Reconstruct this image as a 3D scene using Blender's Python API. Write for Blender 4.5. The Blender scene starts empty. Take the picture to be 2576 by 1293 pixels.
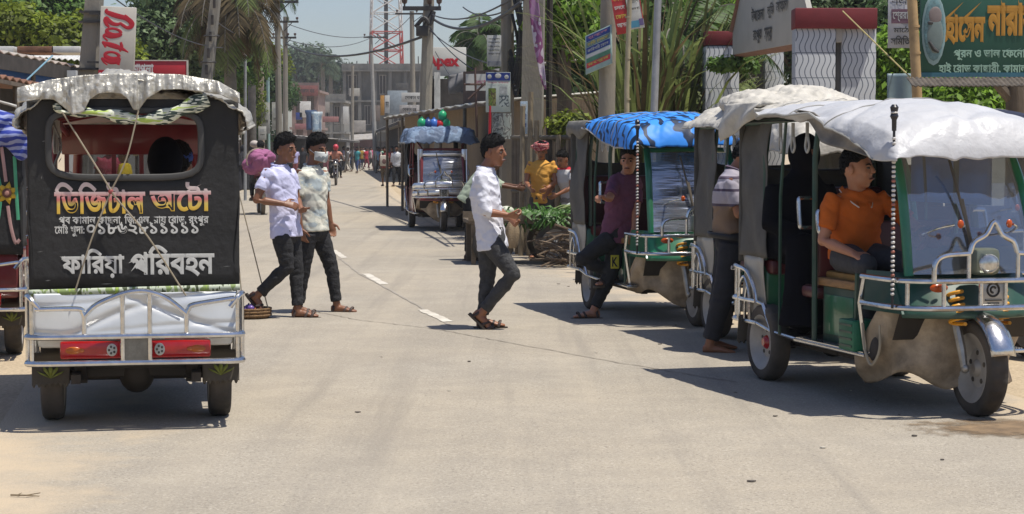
import bpy, bmesh, math, random
import numpy as np
from mathutils import Vector as V, Matrix, noise
R = math.radians
SC = bpy.context.scene
COL = SC.collection
random.seed(7)

# ------------------------------------------------------------------ camera, sky, sun, exposure
EYE = 1.5
FPX, CX, CY, HOR = 5000.0, 1288.0, 646.5, 375.0          # picture measured on a 2576 px wide copy
PITCH = math.atan((CY - HOR) / FPX)
cam = bpy.data.cameras.new('camera')
cam.sensor_width = 36.0
cam.lens = FPX / 2576 * 36.0
cam.clip_start, cam.clip_end = 0.1, 3000
camera = bpy.data.objects.new('camera', cam)
COL.objects.link(camera)
camera.location = (0, 0, EYE)
camera.rotation_euler = (math.pi / 2 - PITCH, 0, 0)
SC.camera = camera

SUN_DIR = V((0.30, -0.13, 1.0)).normalized()
ELEV = math.asin(SUN_DIR.z)
AZ = math.atan2(SUN_DIR.x, SUN_DIR.y)
world = bpy.data.worlds.new('World')
SC.world = world
world.use_nodes = True
nt = world.node_tree
sky = nt.nodes.new('ShaderNodeTexSky')
sky.sky_type = 'NISHITA'
sky.sun_disc = False
sky.sun_elevation = ELEV
sky.sun_rotation = AZ
sky.air_density, sky.dust_density, sky.ozone_density = 1.0, 1.0, 1.3
nt.nodes['Background'].inputs[1].default_value = 0.092
tint = nt.nodes.new('ShaderNodeVectorMath')
tint.operation = 'MULTIPLY'
tint.inputs[1].default_value = (0.93, 0.93, 1.03)
nt.links.new(sky.outputs[0], tint.inputs[0])
nt.links.new(tint.outputs[0], nt.nodes['Background'].inputs[0])
sl = bpy.data.lights.new('sun', 'SUN')
sl.energy = 4.2
sl.angle = R(0.5)
sl.color = (1.0, 0.95, 0.86)
sun = bpy.data.objects.new('sun', sl)
COL.objects.link(sun)
sun.rotation_euler = SUN_DIR.to_track_quat('Z', 'Y').to_euler()
SC.view_settings.view_transform = 'Standard'
SC.view_settings.look = 'None'
SC.view_settings.exposure = 0.30
SC.view_settings.gamma = 1.0
SC.cycles.use_denoising = True
SC.cycles.max_bounces = 6
SC.cycles.transparent_max_bounces = 12
SC.cycles.caustics_reflective = False
SC.cycles.caustics_refractive = False

HAZE = 0.00046
SC.cycles.volume_bounces = 0

def ray(px, py):
    a, b = (px - CX) / FPX, (CY - py) / FPX
    c, s = math.cos(PITCH), math.sin(PITCH)
    return V((a, c + b * s, -s + b * c))
def at(px, py, Y):
    d = ray(px, py)
    return V((0, 0, EYE)) + d * (Y / d.y)
def gnd(px, py, z=0.0):
    d = ray(px, py)
    return V((0, 0, EYE)) + d * ((z - EYE) / d.z)

# ------------------------------------------------------------------ materials
MATS = {}
def _nd(t, kind, **kw):
    n = t.nodes.new(kind)
    for k, v in kw.items():
        setattr(n, k, v)
    return n
def mat(name, col, rough=0.6, metal=0.0, var=0.18, vs=5.0, bump=0.0, bs=60.0, spec=0.5, dust=0.0, dustcol=(0.36, 0.29, 0.2), coat=0.0, island=0.0, trans=0.0, stretch=None):
    if name in MATS:
        return MATS[name]
    m = bpy.data.materials.new(name)
    m.use_nodes = True
    t = m.node_tree
    b = t.nodes['Principled BSDF']
    b.inputs['Roughness'].default_value = rough
    b.inputs['Metallic'].default_value = metal
    b.inputs['Specular IOR Level'].default_value = spec
    b.inputs['Coat Weight'].default_value = coat
    tc = _nd(t, 'ShaderNodeTexCoord')
    src = tc.outputs['Object']
    if stretch:
        mp = _nd(t, 'ShaderNodeMapping')
        mp.inputs['Scale'].default_value = stretch
        t.links.new(src, mp.inputs[0])
        src = mp.outputs[0]
    n = _nd(t, 'ShaderNodeTexNoise')
    n.inputs['Scale'].default_value = vs
    n.inputs['Detail'].default_value = 6
    n.inputs['Roughness'].default_value = 0.65
    t.links.new(src, n.inputs['Vector'])
    mr = _nd(t, 'ShaderNodeMapRange')
    mr.inputs[1].default_value, mr.inputs[2].default_value = 0.3, 0.7
    mr.inputs[3].default_value, mr.inputs[4].default_value = 1 - var, 1 + var
    t.links.new(n.outputs[0], mr.inputs[0])
    mul = _nd(t, 'ShaderNodeVectorMath', operation='SCALE')
    mul.inputs[0].default_value = col[:3]
    t.links.new(mr.outputs[0], mul.inputs['Scale'])
    out = mul.outputs[0]
    if island:
        g = _nd(t, 'ShaderNodeNewGeometry')
        mr2 = _nd(t, 'ShaderNodeMapRange')
        mr2.inputs[3].default_value, mr2.inputs[4].default_value = 1 - island, 1 + island
        t.links.new(g.outputs['Random Per Island'], mr2.inputs[0])
        mul2 = _nd(t, 'ShaderNodeVectorMath', operation='SCALE')
        t.links.new(out, mul2.inputs[0])
        t.links.new(mr2.outputs[0], mul2.inputs['Scale'])
        out = mul2.outputs[0]
    if dust:
        n2 = _nd(t, 'ShaderNodeTexNoise')
        n2.inputs['Scale'].default_value = 3.1
        n2.inputs['Detail'].default_value = 8
        t.links.new(tc.outputs['Object'], n2.inputs['Vector'])
        mr3 = _nd(t, 'ShaderNodeMapRange')
        mr3.inputs[1].default_value, mr3.inputs[2].default_value = 0.35, 0.75
        mr3.inputs[4].default_value = min(1.0, dust * 1.6)
        t.links.new(n2.outputs[0], mr3.inputs[0])
        mx = _nd(t, 'ShaderNodeMix', data_type='RGBA')
        mx.inputs[7].default_value = (*dustcol, 1)
        t.links.new(mr3.outputs[0], mx.inputs[0])
        t.links.new(out, mx.inputs[6])
        out = mx.outputs[2]
    t.links.new(out, b.inputs['Base Color'])
    if bump:
        n3 = _nd(t, 'ShaderNodeTexNoise')
        n3.inputs['Scale'].default_value = bs
        n3.inputs['Detail'].default_value = 4
        t.links.new(src, n3.inputs['Vector'])
        bp = _nd(t, 'ShaderNodeBump')
        bp.inputs['Strength'].default_value = bump
        bp.inputs['Distance'].default_value = 0.02
        t.links.new(n3.outputs[0], bp.inputs['Height'])
        t.links.new(bp.outputs[0], b.inputs['Normal'])
    if trans:
        tr = _nd(t, 'ShaderNodeBsdfTranslucent')
        t.links.new(out, tr.inputs[0])
        ms = _nd(t, 'ShaderNodeMixShader')
        ms.inputs[0].default_value = trans
        t.links.new(b.outputs[0], ms.inputs[1])
        t.links.new(tr.outputs[0], ms.inputs[2])
        t.links.new(ms.outputs[0], t.nodes['Material Output'].inputs[0])
    MATS[name] = m
    return m
def stripes(name, colA, colB, scale=14.0, direc='X', dist=6.0, rough=0.5, thr=0.5, rot=(0, 0, 0)):
    if name in MATS:
        return MATS[name]
    m = mat(name, colA, rough=rough, spec=.25)
    t = m.node_tree
    b = t.nodes['Principled BSDF']
    tc = _nd(t, 'ShaderNodeTexCoord')
    mp = _nd(t, 'ShaderNodeMapping')
    mp.inputs['Rotation'].default_value = rot
    t.links.new(tc.outputs['Object'], mp.inputs[0])
    w = _nd(t, 'ShaderNodeTexWave', bands_direction=direc)
    w.inputs['Scale'].default_value = scale
    w.inputs['Distortion'].default_value = dist
    w.inputs['Detail'].default_value = 2
    w.inputs['Detail Scale'].default_value = 1.2
    t.links.new(mp.outputs[0], w.inputs['Vector'])
    mr = _nd(t, 'ShaderNodeMapRange')
    mr.inputs[1].default_value, mr.inputs[2].default_value = thr - 0.06, thr + 0.06
    t.links.new(w.outputs['Fac'], mr.inputs[0])
    mx = _nd(t, 'ShaderNodeMix', data_type='RGBA')
    mx.inputs[6].default_value = (*colA, 1)
    mx.inputs[7].default_value = (*colB, 1)
    t.links.new(mr.outputs[0], mx.inputs[0])
    t.links.new(mx.outputs[2], b.inputs['Base Color'])
    return m
def patches(name, cols, scale=14.0, rough=0.6, stretch=(1, 1, 1), det=2.0):
    """print of several colours in noise-shaped patches"""
    if name in MATS:
        return MATS[name]
    m = mat(name, cols[0], rough=rough)
    t = m.node_tree
    b = t.nodes['Principled BSDF']
    tc = _nd(t, 'ShaderNodeTexCoord')
    mp = _nd(t, 'ShaderNodeMapping')
    mp.inputs['Scale'].default_value = stretch
    t.links.new(tc.outputs['Object'], mp.inputs[0])
    n = _nd(t, 'ShaderNodeTexNoise')
    n.inputs['Scale'].default_value = scale
    n.inputs['Detail'].default_value = det
    t.links.new(mp.outputs[0], n.inputs['Vector'])
    cr = _nd(t, 'ShaderNodeValToRGB')
    cr.color_ramp.interpolation = 'CONSTANT'
    e = cr.color_ramp.elements
    k = len(cols)
    e[0].position, e[0].color = 0.0, (*cols[0], 1)
    e[1].position, e[1].color = 0.36, (*cols[1 % k], 1)
    for i in range(2, k):
        x = e.new(0.36 + 0.3 * (i - 1) / max(1, k - 1))
        x.color = (*cols[i], 1)
    t.links.new(n.outputs[0], cr.inputs[0])
    t.links.new(cr.outputs[0], b.inputs['Base Color'])
    return m
def glassmat(name, tint=(0.8, 0.86, 0.9), refl=0.12):
    if name in MATS:
        return MATS[name]
    m = bpy.data.materials.new(name)
    m.use_nodes = True
    t = m.node_tree
    t.nodes.remove(t.nodes['Principled BSDF'])
    tr = _nd(t, 'ShaderNodeBsdfTransparent')
    tr.inputs[0].default_value = (*tint, 1)
    gl = _nd(t, 'ShaderNodeBsdfGlossy')
    gl.inputs['Roughness'].default_value = 0.06
    tc = _nd(t, 'ShaderNodeTexCoord')
    n = _nd(t, 'ShaderNodeTexNoise')
    n.inputs['Scale'].default_value = 2.5
    t.links.new(tc.outputs['Object'], n.inputs['Vector'])
    bp = _nd(t, 'ShaderNodeBump')
    bp.inputs['Strength'].default_value = 0.25
    bp.inputs['Distance'].default_value = 0.05
    t.links.new(n.outputs[0], bp.inputs['Height'])
    t.links.new(bp.outputs[0], gl.inputs['Normal'])
    lw = _nd(t, 'ShaderNodeLayerWeight')
    lw.inputs[0].default_value = 0.25
    mr = _nd(t, 'ShaderNodeMapRange')
    mr.inputs[3].default_value, mr.inputs[4].default_value = refl, 0.8
    t.links.new(lw.outputs['Fresnel'], mr.inputs[0])
    ms = _nd(t, 'ShaderNodeMixShader')
    t.links.new(mr.outputs[0], ms.inputs[0])
    t.links.new(tr.outputs[0], ms.inputs[1])
    t.links.new(gl.outputs[0], ms.inputs[2])
    df = _nd(t, 'ShaderNodeBsdfDiffuse')
    df.inputs[0].default_value = (.62, .60, .56, 1)
    md = _nd(t, 'ShaderNodeMixShader')
    md.inputs[0].default_value = .14
    t.links.new(ms.outputs[0], md.inputs[1])
    t.links.new(df.outputs[0], md.inputs[2])
    t.links.new(md.outputs[0], t.nodes['Material Output'].inputs[0])
    MATS[name] = m
    return m

def skybandplastic(name, col=(.50, .53, .57), clear=.25):
    """rolled windscreen plastic, part clear, glossy; sky reflections painted as pale bands in its colour"""
    if name in MATS:
        return MATS[name]
    m = bpy.data.materials.new(name)
    m.use_nodes = True
    t = m.node_tree
    b = t.nodes['Principled BSDF']
    b.inputs['Roughness'].default_value = .2
    b.inputs['Metallic'].default_value = .7
    tc = _nd(t, 'ShaderNodeTexCoord')
    mp = _nd(t, 'ShaderNodeMapping')
    mp.inputs['Scale'].default_value = (.6, .6, 5.5)
    t.links.new(tc.outputs['Object'], mp.inputs[0])
    n = _nd(t, 'ShaderNodeTexNoise')
    n.inputs['Scale'].default_value = 2.2
    n.inputs['Detail'].default_value = 3
    t.links.new(mp.outputs[0], n.inputs['Vector'])
    cr = _nd(t, 'ShaderNodeValToRGB')
    cr.color_ramp.elements[0].position, cr.color_ramp.elements[0].color = .36, (col[0] * .45, col[1] * .47, col[2] * .52, 1)
    cr.color_ramp.elements[1].position, cr.color_ramp.elements[1].color = .64, (*col, 1)
    t.links.new(n.outputs[0], cr.inputs[0])
    t.links.new(cr.outputs[0], b.inputs['Base Color'])  # sky reflections painted as bands in the base colour
    bp = _nd(t, 'ShaderNodeBump')
    bp.inputs['Strength'].default_value = .5
    bp.inputs['Distance'].default_value = .06
    t.links.new(n.outputs[0], bp.inputs['Height'])
    t.links.new(bp.outputs[0], b.inputs['Normal'])
    tr = _nd(t, 'ShaderNodeBsdfTransparent')
    tr.inputs[0].default_value = (.8, .84, .88, 1)
    ms = _nd(t, 'ShaderNodeMixShader')
    ms.inputs[0].default_value = clear
    t.links.new(b.outputs[0], ms.inputs[1])
    t.links.new(tr.outputs[0], ms.inputs[2])
    t.links.new(ms.outputs[0], t.nodes['Material Output'].inputs[0])
    MATS[name] = m
    return m

# ------------------------------------------------------------------ mesh building
class MB:
    """collects shapes; build() links them as one mesh object"""
    def __init__(s):
        s.v, s.f, s.mi = [], [], []
    def add(s, vs, fs, mi=0):
        o = len(s.v)
        s.v += [tuple(p) for p in vs]
        s.f += [tuple(i + o for i in f) for f in fs]
        s.mi += [mi] * len(fs)
        return s
    def box(s, c, d, rot=None, b=0.0, mi=0):
        hx, hy, hz = d[0] / 2, d[1] / 2, d[2] / 2
        if b <= 0:
            vs = [V((x, y, z)) for x in (-hx, hx) for y in (-hy, hy) for z in (-hz, hz)]
            fs = [(0, 1, 3, 2), (4, 6, 7, 5), (0, 4, 5, 1), (2, 3, 7, 6), (0, 2, 6, 4), (1, 5, 7, 3)]
        else:
            b = min(b, hx * .9, hy * .9, hz * .9)
            bm = bmesh.new()
            bmesh.ops.create_cube(bm, size=1)
            for q in bm.verts:
                q.co = V((q.co.x * d[0], q.co.y * d[1], q.co.z * d[2]))
            bmesh.ops.bevel(bm, geom=bm.edges[:], offset=b, segments=2, affect='EDGES', profile=0.5)
            bm.verts.index_update()
            vs = [q.co.copy() for q in bm.verts]
            fs = [[q.index for q in f.verts] for f in bm.faces]
            bm.free()
        if rot is not None:
            vs = [rot @ q for q in vs]
        c = V(c)
        return s.add([q + c for q in vs], fs, mi)
    def tube(s, pts, r, n=8, ref=None, closed=False, cap=True, mi=0, flat=None):
        """sweep along pts; r a number, a list, or list of (lateral, other) half sizes"""
        pts = [V(p) for p in pts]
        k = len(pts)
        rs = r if isinstance(r, (list, tuple)) else [r] * k
        vs, prev = [], None
        for i, p in enumerate(pts):
            a = pts[i - 1] if (i > 0 or closed) else p
            c = pts[(i + 1) % k] if (i < k - 1 or closed) else p
            t = (c - a)
            t = t.normalized() if t.length > 1e-9 else V((0, 0, 1))
            u = prev if (prev is not None and ref is None) else V(ref) if ref is not None else (V((0, 1, 0)) if abs(t.y) < .9 else V((1, 0, 0)))
            u = u - t * u.dot(t)
            u = u.normalized() if u.length > 1e-6 else t.orthogonal().normalized()
            prev = u
            w = t.cross(u)
            ra, rb = rs[i] if isinstance(rs[i], (list, tuple)) else (rs[i], rs[i])
            for j in range(n):
                th = 2 * math.pi * j / n
                vs.append(p + u * (ra * math.cos(th)) + w * (rb * math.sin(th)))
        fs = []
        for i in range(k if closed else k - 1):
            for j in range(n):
                a, b2 = i * n + j, i * n + (j + 1) % n
                c, d = ((i + 1) % k) * n + (j + 1) % n, ((i + 1) % k) * n + j
                fs.append((a, b2, c, d))
        if cap and not closed:
            fs.append(tuple(range(n))[::-1])
            fs.append(tuple((k - 1) * n + j for j in range(n)))
        return s.add(vs, fs, mi)
    def ell(s, c, r, n=12, m=8, rot=None, mi=0):
        c = V(c)
        r = (r, r, r) if not isinstance(r, (tuple, list)) else r
        vs = [V((0, 0, r[2]))]
        for i in range(1, m):
            ph = math.pi * i / m
            for j in range(n):
                th = 2 * math.pi * j / n
                vs.append(V((r[0] * math.sin(ph) * math.cos(th), r[1] * math.sin(ph) * math.sin(th), r[2] * math.cos(ph))))
        vs.append(V((0, 0, -r[2])))
        fs = [(0, 1 + j, 1 + (j + 1) % n) for j in range(n)]
        for i in range(m - 2):
            for j in range(n):
                a, b = 1 + i * n + j, 1 + i * n + (j + 1) % n
                fs.append((a, a + n, b + n, b))
        l = len(vs) - 1
        fs += [(l, l - n + (j + 1) % n, l - n + j) for j in range(n)]
        if rot is not None:
            vs = [rot @ q for q in vs]
        return s.add([q + c for q in vs], fs, mi)
    def lathe(s, prof, n=32, M4=None, mi=0):
        """prof: (radius, axial) pairs turned about local Y"""
        M4 = M4 or Matrix.Identity(4)
        vs, k = [], len(prof)
        for j in range(n):
            th = 2 * math.pi * j / n
            for (r, a) in prof:
                vs.append(M4 @ V((r * math.cos(th), a, r * math.sin(th))))
        fs = []
        for j in range(n):
            for i in range(k - 1):
                a, b = j * k + i, ((j + 1) % n) * k + i
                fs.append((a, a + 1, b + 1, b))
        return s.add(vs, fs, mi)
    def grid(s, fn, nu, nv, mi=0, thick=0.0):
        vs = [V(fn(i / nu, j / nv)) for i in range(nu + 1) for j in range(nv + 1)]
        w = nv + 1
        fs = [(i * w + j, (i + 1) * w + j, (i + 1) * w + j + 1, i * w + j + 1) for i in range(nu) for j in range(nv)]
        return s.add(vs, fs, mi)
    def poly(s, pts, mi=0):
        return s.add(pts, [tuple(range(len(pts)))], mi)
    def prism(s, pts, off, mi=0):
        """polygon pts thickened by the vector off"""
        pts = [V(p) for p in pts]
        k, off = len(pts), V(off)
        vs = pts + [p + off for p in pts]
        fs = [tuple(range(k))[::-1], tuple(range(k, 2 * k))]
        fs += [(i, (i + 1) % k, k + (i + 1) % k, k + i) for i in range(k)]
        return s.add(vs, fs, mi)
    def xf(s, M4):
        s.v = [tuple(M4 @ V(p)) for p in s.v]
        return s
    def mesh(s, name):
        me = bpy.data.meshes.new(name)
        me.from_pydata(s.v, [], s.f)
        return me
    def build(s, name, m, parent=None, smooth=True, ang=40, recalc=True, solid=0.0):
        me = s.mesh(name)
        ms = m if isinstance(m, (list, tuple)) else [m]
        for q in ms:
            me.materials.append(q)
        if len(ms) > 1:
            me.polygons.foreach_set('material_index', s.mi)
        if recalc:
            bm = bmesh.new()
            bm.from_mesh(me)
            bmesh.ops.recalc_face_normals(bm, faces=bm.faces[:])
            bm.to_mesh(me)
            bm.free()
        o = bpy.data.objects.new(name, me)
        COL.objects.link(o)
        if parent is not None:
            o.parent = parent
        if smooth:
            me.polygons.foreach_set('use_smooth', [True] * len(me.polygons))
            me.set_sharp_from_angle(angle=R(ang))
        if solid:
            md = o.modifiers.new('solid', 'SOLIDIFY')
            md.thickness = solid
            md.offset = 0
        return o

def tag(o, label=None, cat=None, group=None, kind=None):
    if label: o['label'] = label
    if cat: o['category'] = cat
    if group: o['group'] = group
    if kind: o['kind'] = kind
    return o
def empty(name, loc=(0, 0, 0), rz=0.0, label=None, cat=None, group=None):
    o = bpy.data.objects.new(name, None)
    o.empty_display_size = 0.2
    COL.objects.link(o)
    o.location = loc
    o.rotation_euler = (0, 0, rz)
    return tag(o, label, cat, group)
def fbm(p, s=1.0, o=3):
    return noise.fractal(V(p) * s, 1.0, 2.0, o)
def ridge(p, s=1.0):
    return 1.0 - abs(noise.noise(V(p) * s)) * 2.0
def crumple(p, s=1.0):
    p = V(p) * s
    return abs(noise.noise(p)) + .5 * abs(noise.noise(p * 2.13 + V((3.1, 1.7, .4)))) + .25 * abs(noise.noise(p * 4.4 + V((7, 2, 5)))) - .42
def crease(p, fs, seed=0.0):
    """long sharp folds: for each (direction, frequency, depth) a family of wandering creases"""
    p = V(p)
    r = 0.0
    for k, (d, f, a) in enumerate(fs):
        ph = p.dot(V(d)) * f + 1.6 * noise.noise(p * 1.3 + V((seed + k * 7.3, k * 3.1, 1.9))) + seed
        w = math.sin(ph)
        r -= a * math.exp(-(w / .22) ** 2) * (.5 + .5 * noise.noise(p * 2.2 + V((k * 5.0 + seed, 0, 3))))
    return r
def lerp(a, b, t):
    return a + (b - a) * t
def interp(x, xs, ys):
    return float(np.interp(x, xs, ys))
def spline(pts, n=8):
    """Catmull-Rom through pts"""
    pts = [V(p) for p in pts]
    q = [pts[0] * 2 - pts[1]] + pts + [pts[-1] * 2 - pts[-2]]
    out = []
    for i in range(1, len(q) - 2):
        for k in range(n):
            t = k / n
            a, b, c, d = q[i - 1], q[i], q[i + 1], q[i + 2]
            out.append(0.5 * (2 * b + (c - a) * t + (2 * a - 5 * b + 4 * c - d) * t * t + (3 * b - a - 3 * c + d) * t ** 3))
    out.append(pts[-1])
    return out
def frame(o, x, y):
    """matrix with origin o, local X along x, local Y along y, Z out"""
    x, y = V(x).normalized(), V(y).normalized()
    z = x.cross(y)
    return Matrix(((x.x, y.x, z.x, o[0]), (x.y, y.y, z.y, o[1]), (x.z, y.z, z.z, o[2]), (0, 0, 0, 1)))
def text_mesh(body, w=None, h=None, bold=0.0, shear=0.0):
    """flat lettering, fitted into a w by h rectangle centred on the origin -> MB"""
    c = bpy.data.curves.new('lettering', 'FONT')
    c.body = body
    c.bevel_depth = bold
    c.bevel_resolution = 0
    c.shear = shear
    c.resolution_u = 3
    o = bpy.data.objects.new('lettering', c)
    COL.objects.link(o)
    dg = bpy.context.evaluated_depsgraph_get()
    dg.update()
    me = bpy.data.meshes.new_from_object(o.evaluated_get(dg))
    bpy.data.objects.remove(o)
    bpy.data.curves.remove(c)
    mb = MB()
    vs = [q.co.copy() for q in me.vertices]
    if not vs:
        return mb
    x0, x1 = min(q.x for q in vs), max(q.x for q in vs)
    y0, y1 = min(q.y for q in vs), max(q.y for q in vs)
    sx = w / (x1 - x0) if w else None
    sy = h / (y1 - y0) if h else sx
    sx = sx or sy
    mb.add([((q.x - (x0 + x1) / 2) * sx, (q.y - (y0 + y1) / 2) * sy, q.z * min(sx, sy) * .15) for q in vs], [tuple(p.vertices) for p in me.polygons])
    bpy.data.meshes.remove(me)
    return mb
def lettering(body, M4, w, h, m, parent, bold=0.02, shear=0.0, name='lettering', thick=0.002):
    mb = text_mesh(body, w, h, bold, shear)
    if not mb.v:
        return None
    mb.xf(M4)
    return mb.build(name, m, parent, smooth=False, recalc=False)
def remesh(mb, name, m, parent, vox=0.012, smooth=4, fn=None):
    """fuse the collected shapes into one continuous surface"""
    me = mb.mesh(name)
    o = bpy.data.objects.new(name, me)
    COL.objects.link(o)
    r = o.modifiers.new('r', 'REMESH')
    r.mode = 'VOXEL'
    r.voxel_size = vox
    if smooth:
        s = o.modifiers.new('s', 'SMOOTH')
        s.iterations = smooth
        s.factor = 0.5
    dg = bpy.context.evaluated_depsgraph_get()
    dg.update()
    m2 = bpy.data.meshes.new_from_object(o.evaluated_get(dg))
    o.modifiers.clear()
    o.data = m2
    bpy.data.meshes.remove(me)
    m2.name = name
    if fn:
        nv = len(m2.vertices)
        co = [q.co.copy() for q in m2.vertices]
        no = [q.normal.copy() for q in m2.vertices]
        flat = []
        for p, q in zip(co, no):
            flat += list(fn(p, q))
        m2.vertices.foreach_set('co', flat)
        m2.update()
    m2.materials.clear()
    for q in (m if isinstance(m, (list, tuple)) else [m]):
        m2.materials.append(q)
    m2.polygons.foreach_set('use_smooth', [True] * len(m2.polygons))
    o.parent = parent
    return o
# ------------------------------------------------------------------ ground and road
RY = [-30, 0, 10, 17.9, 28.3, 50, 79, 130, 214, 300]
RX = [7.0, 2.3, .65, -.69, -2.45, -5.2, -7.6, -11.2, -16.2, -24]
def road_x(y): return interp(y, RY, RX)
_ry = np.linspace(-30, 300, 200)
_rx = np.convolve(np.pad(np.interp(_ry, RY, RX), 6, mode='edge'), np.ones(13) / 13, mode='valid')
def road_x(y): return float(np.interp(y, _ry, _rx))

soil = mat('dusty_soil', (0.47, 0.375, 0.255), rough=.95, var=.16, vs=.9, bump=.6, bs=9, spec=.1)
def soil_nodes(m):
    t = m.node_tree
    b = t.nodes['Principled BSDF']
    src = b.inputs['Base Color'].links[0].from_socket
    tc = _nd(t, 'ShaderNodeTexCoord')
    n = _nd(t, 'ShaderNodeTexNoise')
    n.inputs['Scale'].default_value = 38
    n.inputs['Detail'].default_value = 5
    t.links.new(tc.outputs['Object'], n.inputs['Vector'])
    mr = _nd(t, 'ShaderNodeMapRange')
    mr.inputs[1].default_value, mr.inputs[2].default_value = .35, .70
    mr.inputs[3].default_value, mr.inputs[4].default_value = .78, 1.16
    t.links.new(n.outputs[0], mr.inputs[0])
    s = _nd(t, 'ShaderNodeVectorMath', operation='SCALE')
    t.links.new(src, s.inputs[0])
    t.links.new(mr.outputs[0], s.inputs['Scale'])
    t.links.new(s.outputs[0], b.inputs['Base Color'])
soil_nodes(soil)
mb = MB()
def grd(u, v):
    x, y = lerp(-160, 160, u), -40 + 1000 * v ** 2
    return V((x, y, 0))
mb.grid(grd, 40, 60)
tag(mb.build('ground', soil, None), kind='structure')

# asphalt, pale with dust; the edges sink under drifted soil
asp = bpy.data.materials.new('dusty_asphalt')
asp.use_nodes = True
t = asp.node_tree
b = t.nodes['Principled BSDF']
b.inputs['Roughness'].default_value = .9
b.inputs['Specular IOR Level'].default_value = .2
tc = _nd(t, 'ShaderNodeTexCoord')
def N(scale, detail=5, rough=.6, vec=None):
    n = _nd(t, 'ShaderNodeTexNoise')
    n.inputs['Scale'].default_value = scale
    n.inputs['Detail'].default_value = detail
    n.inputs['Roughness'].default_value = rough
    t.links.new(vec or tc.outputs['Object'], n.inputs['Vector'])
    return n.outputs[0]
def MR(x, a, b_, c, d):
    m = _nd(t, 'ShaderNodeMapRange')
    for i, q in enumerate((a, b_, c, d)):
        m.inputs[i + 1].default_value = q
    t.links.new(x, m.inputs[0])
    return m.outputs[0]
def MIX(f, a, b_):
    m = _nd(t, 'ShaderNodeMix', data_type='RGBA')
    for i, q in ((0, f), (6, a), (7, b_)):
        if isinstance(q, tuple): m.inputs[i].default_value = (*q, 1)
        elif isinstance(q, float): m.inputs[i].default_value = q
        else: t.links.new(q, m.inputs[i])
    return m.outputs[2]
base = MIX(MR(N(.55, 6), .35, .68, 0, 1), (.300, .268, .220), (.385, .345, .282))
base = MIX(MR(N(.16, 4), .40, .62, 0, .55), base, (.425, .362, .272))         # broad dusty areas
base = MIX(MR(N(70, 2), .56, .72, 0, .62), base, (.60, .545, .455))          # pale aggregate
base = MIX(MR(N(30, 3), .58, .72, 0, .40), base, (.56, .50, .40))
base = MIX(MR(N(60, 2), .30, .44, .70, 0), base, (.17, .15, .125))         # dark grains
base = MIX(MR(N(9, 6, .7), .60, .74, 0, .40), base, (.23, .20, .165))
mp = _nd(t, 'ShaderNodeMapping')
mp.inputs['Rotation'].default_value = (0, 0, R(-10))
mp.inputs['Scale'].default_value = (2.2, .07, 1)
t.links.new(tc.outputs['Object'], mp.inputs[0])
base = MIX(MR(N(1.0, 5, .6, mp.outputs[0]), .46, .70, 0, .5), base, (.45, .39, .30))   # long dust streaks along the way
base = MIX(MR(N(1.7, 5, .6, mp.outputs[0]), .52, .70, 0, .50), base, (.235, .21, .178))
base = MIX(MR(N(2.6, 6, .62), .42, .62, 0, .28), base, (.27, .24, .20))  # tyre-worn streaks
uv = _nd(t, 'ShaderNodeUVMap')
sx = _nd(t, 'ShaderNodeSeparateXYZ')
t.links.new(uv.outputs[0], sx.inputs[0])
ab = _nd(t, 'ShaderNodeMath', operation='ABSOLUTE')
t.links.new(sx.outputs[0], ab.inputs[0])
wob = _nd(t, 'ShaderNodeMath', operation='ADD')
t.links.new(ab.outputs[0], wob.inputs[0])
t.links.new(MR(N(1.6, 7, .65), .3, .7, -.16, .16), wob.inputs[1])
base = MIX(MR(wob.outputs[0], .76, 1.0, 0, 1), base, (.50, .405, .285))
t.links.new(base, b.inputs['Base Color'])
bp = _nd(t, 'ShaderNodeBump')
bp.inputs['Strength'].default_value = .55
bp.inputs['Distance'].default_value = .012
t.links.new(N(75, 3), bp.inputs['Height'])
t.links.new(bp.outputs[0], b.inputs['Normal'])
ys = np.linspace(-20, 240, 131)
vs, fs = [], []
HWL, HWR = 3.3, 2.75
for y in ys:
    c = road_x(y)
    for s in np.linspace(-1, 1, 9):
        vs.append((c + (HWR if s > 0 else HWL) * s, y, .004))
for i in range(len(ys) - 1):
    for k in range(8):
        a = i * 9 + k
        fs.append((a, a + 1, a + 10, a + 9))
me = bpy.data.meshes.new('road')
me.from_pydata(vs, [], fs)
uvl = me.uv_layers.new(name='UVMap')
for lp in me.loops:
    uvl.data[lp.index].uv = ((lp.vertex_index % 9) / 4 - 1, vs[lp.vertex_index][1] / 10)
me.materials.append(asp)
road = bpy.data.objects.new('road', me)
COL.objects.link(road)
tag(road, kind='structure')
dash = mat('worn_white_paint', (.62, .58, .50), rough=.85, var=.22, vs=16, dust=.35, dustcol=(.36, .31, .24))
mb = MB()
for (x0, y0, x1, y1) in ((1062, 781, 1128, 811), (920, 690, 966, 716), (838, 630, 866, 650), (788, 592, 806, 604), (746, 562, 758, 570)):
    a, c = gnd(x0, y0), gnd(x1, y1)
    d = (c - a).normalized()
    w = V((-d.y, d.x, 0)) * .055
    rr = random.Random(int(x0))
    n = 14
    L = [a + (c - a) * (i / n) + w * (1 - .35 * rr.random()) for i in range(n + 1)]
    Rr = [a + (c - a) * (i / n) - w * (1 - .35 * rr.random()) for i in range(n + 1)]
    for i in range(n):
        mb.poly([(p.x, p.y, .0085) for p in (L[i], L[i + 1], Rr[i + 1], Rr[i])])
tag(mb.build('road_markings', dash, None, smooth=False, recalc=False), kind='structure')
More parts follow.
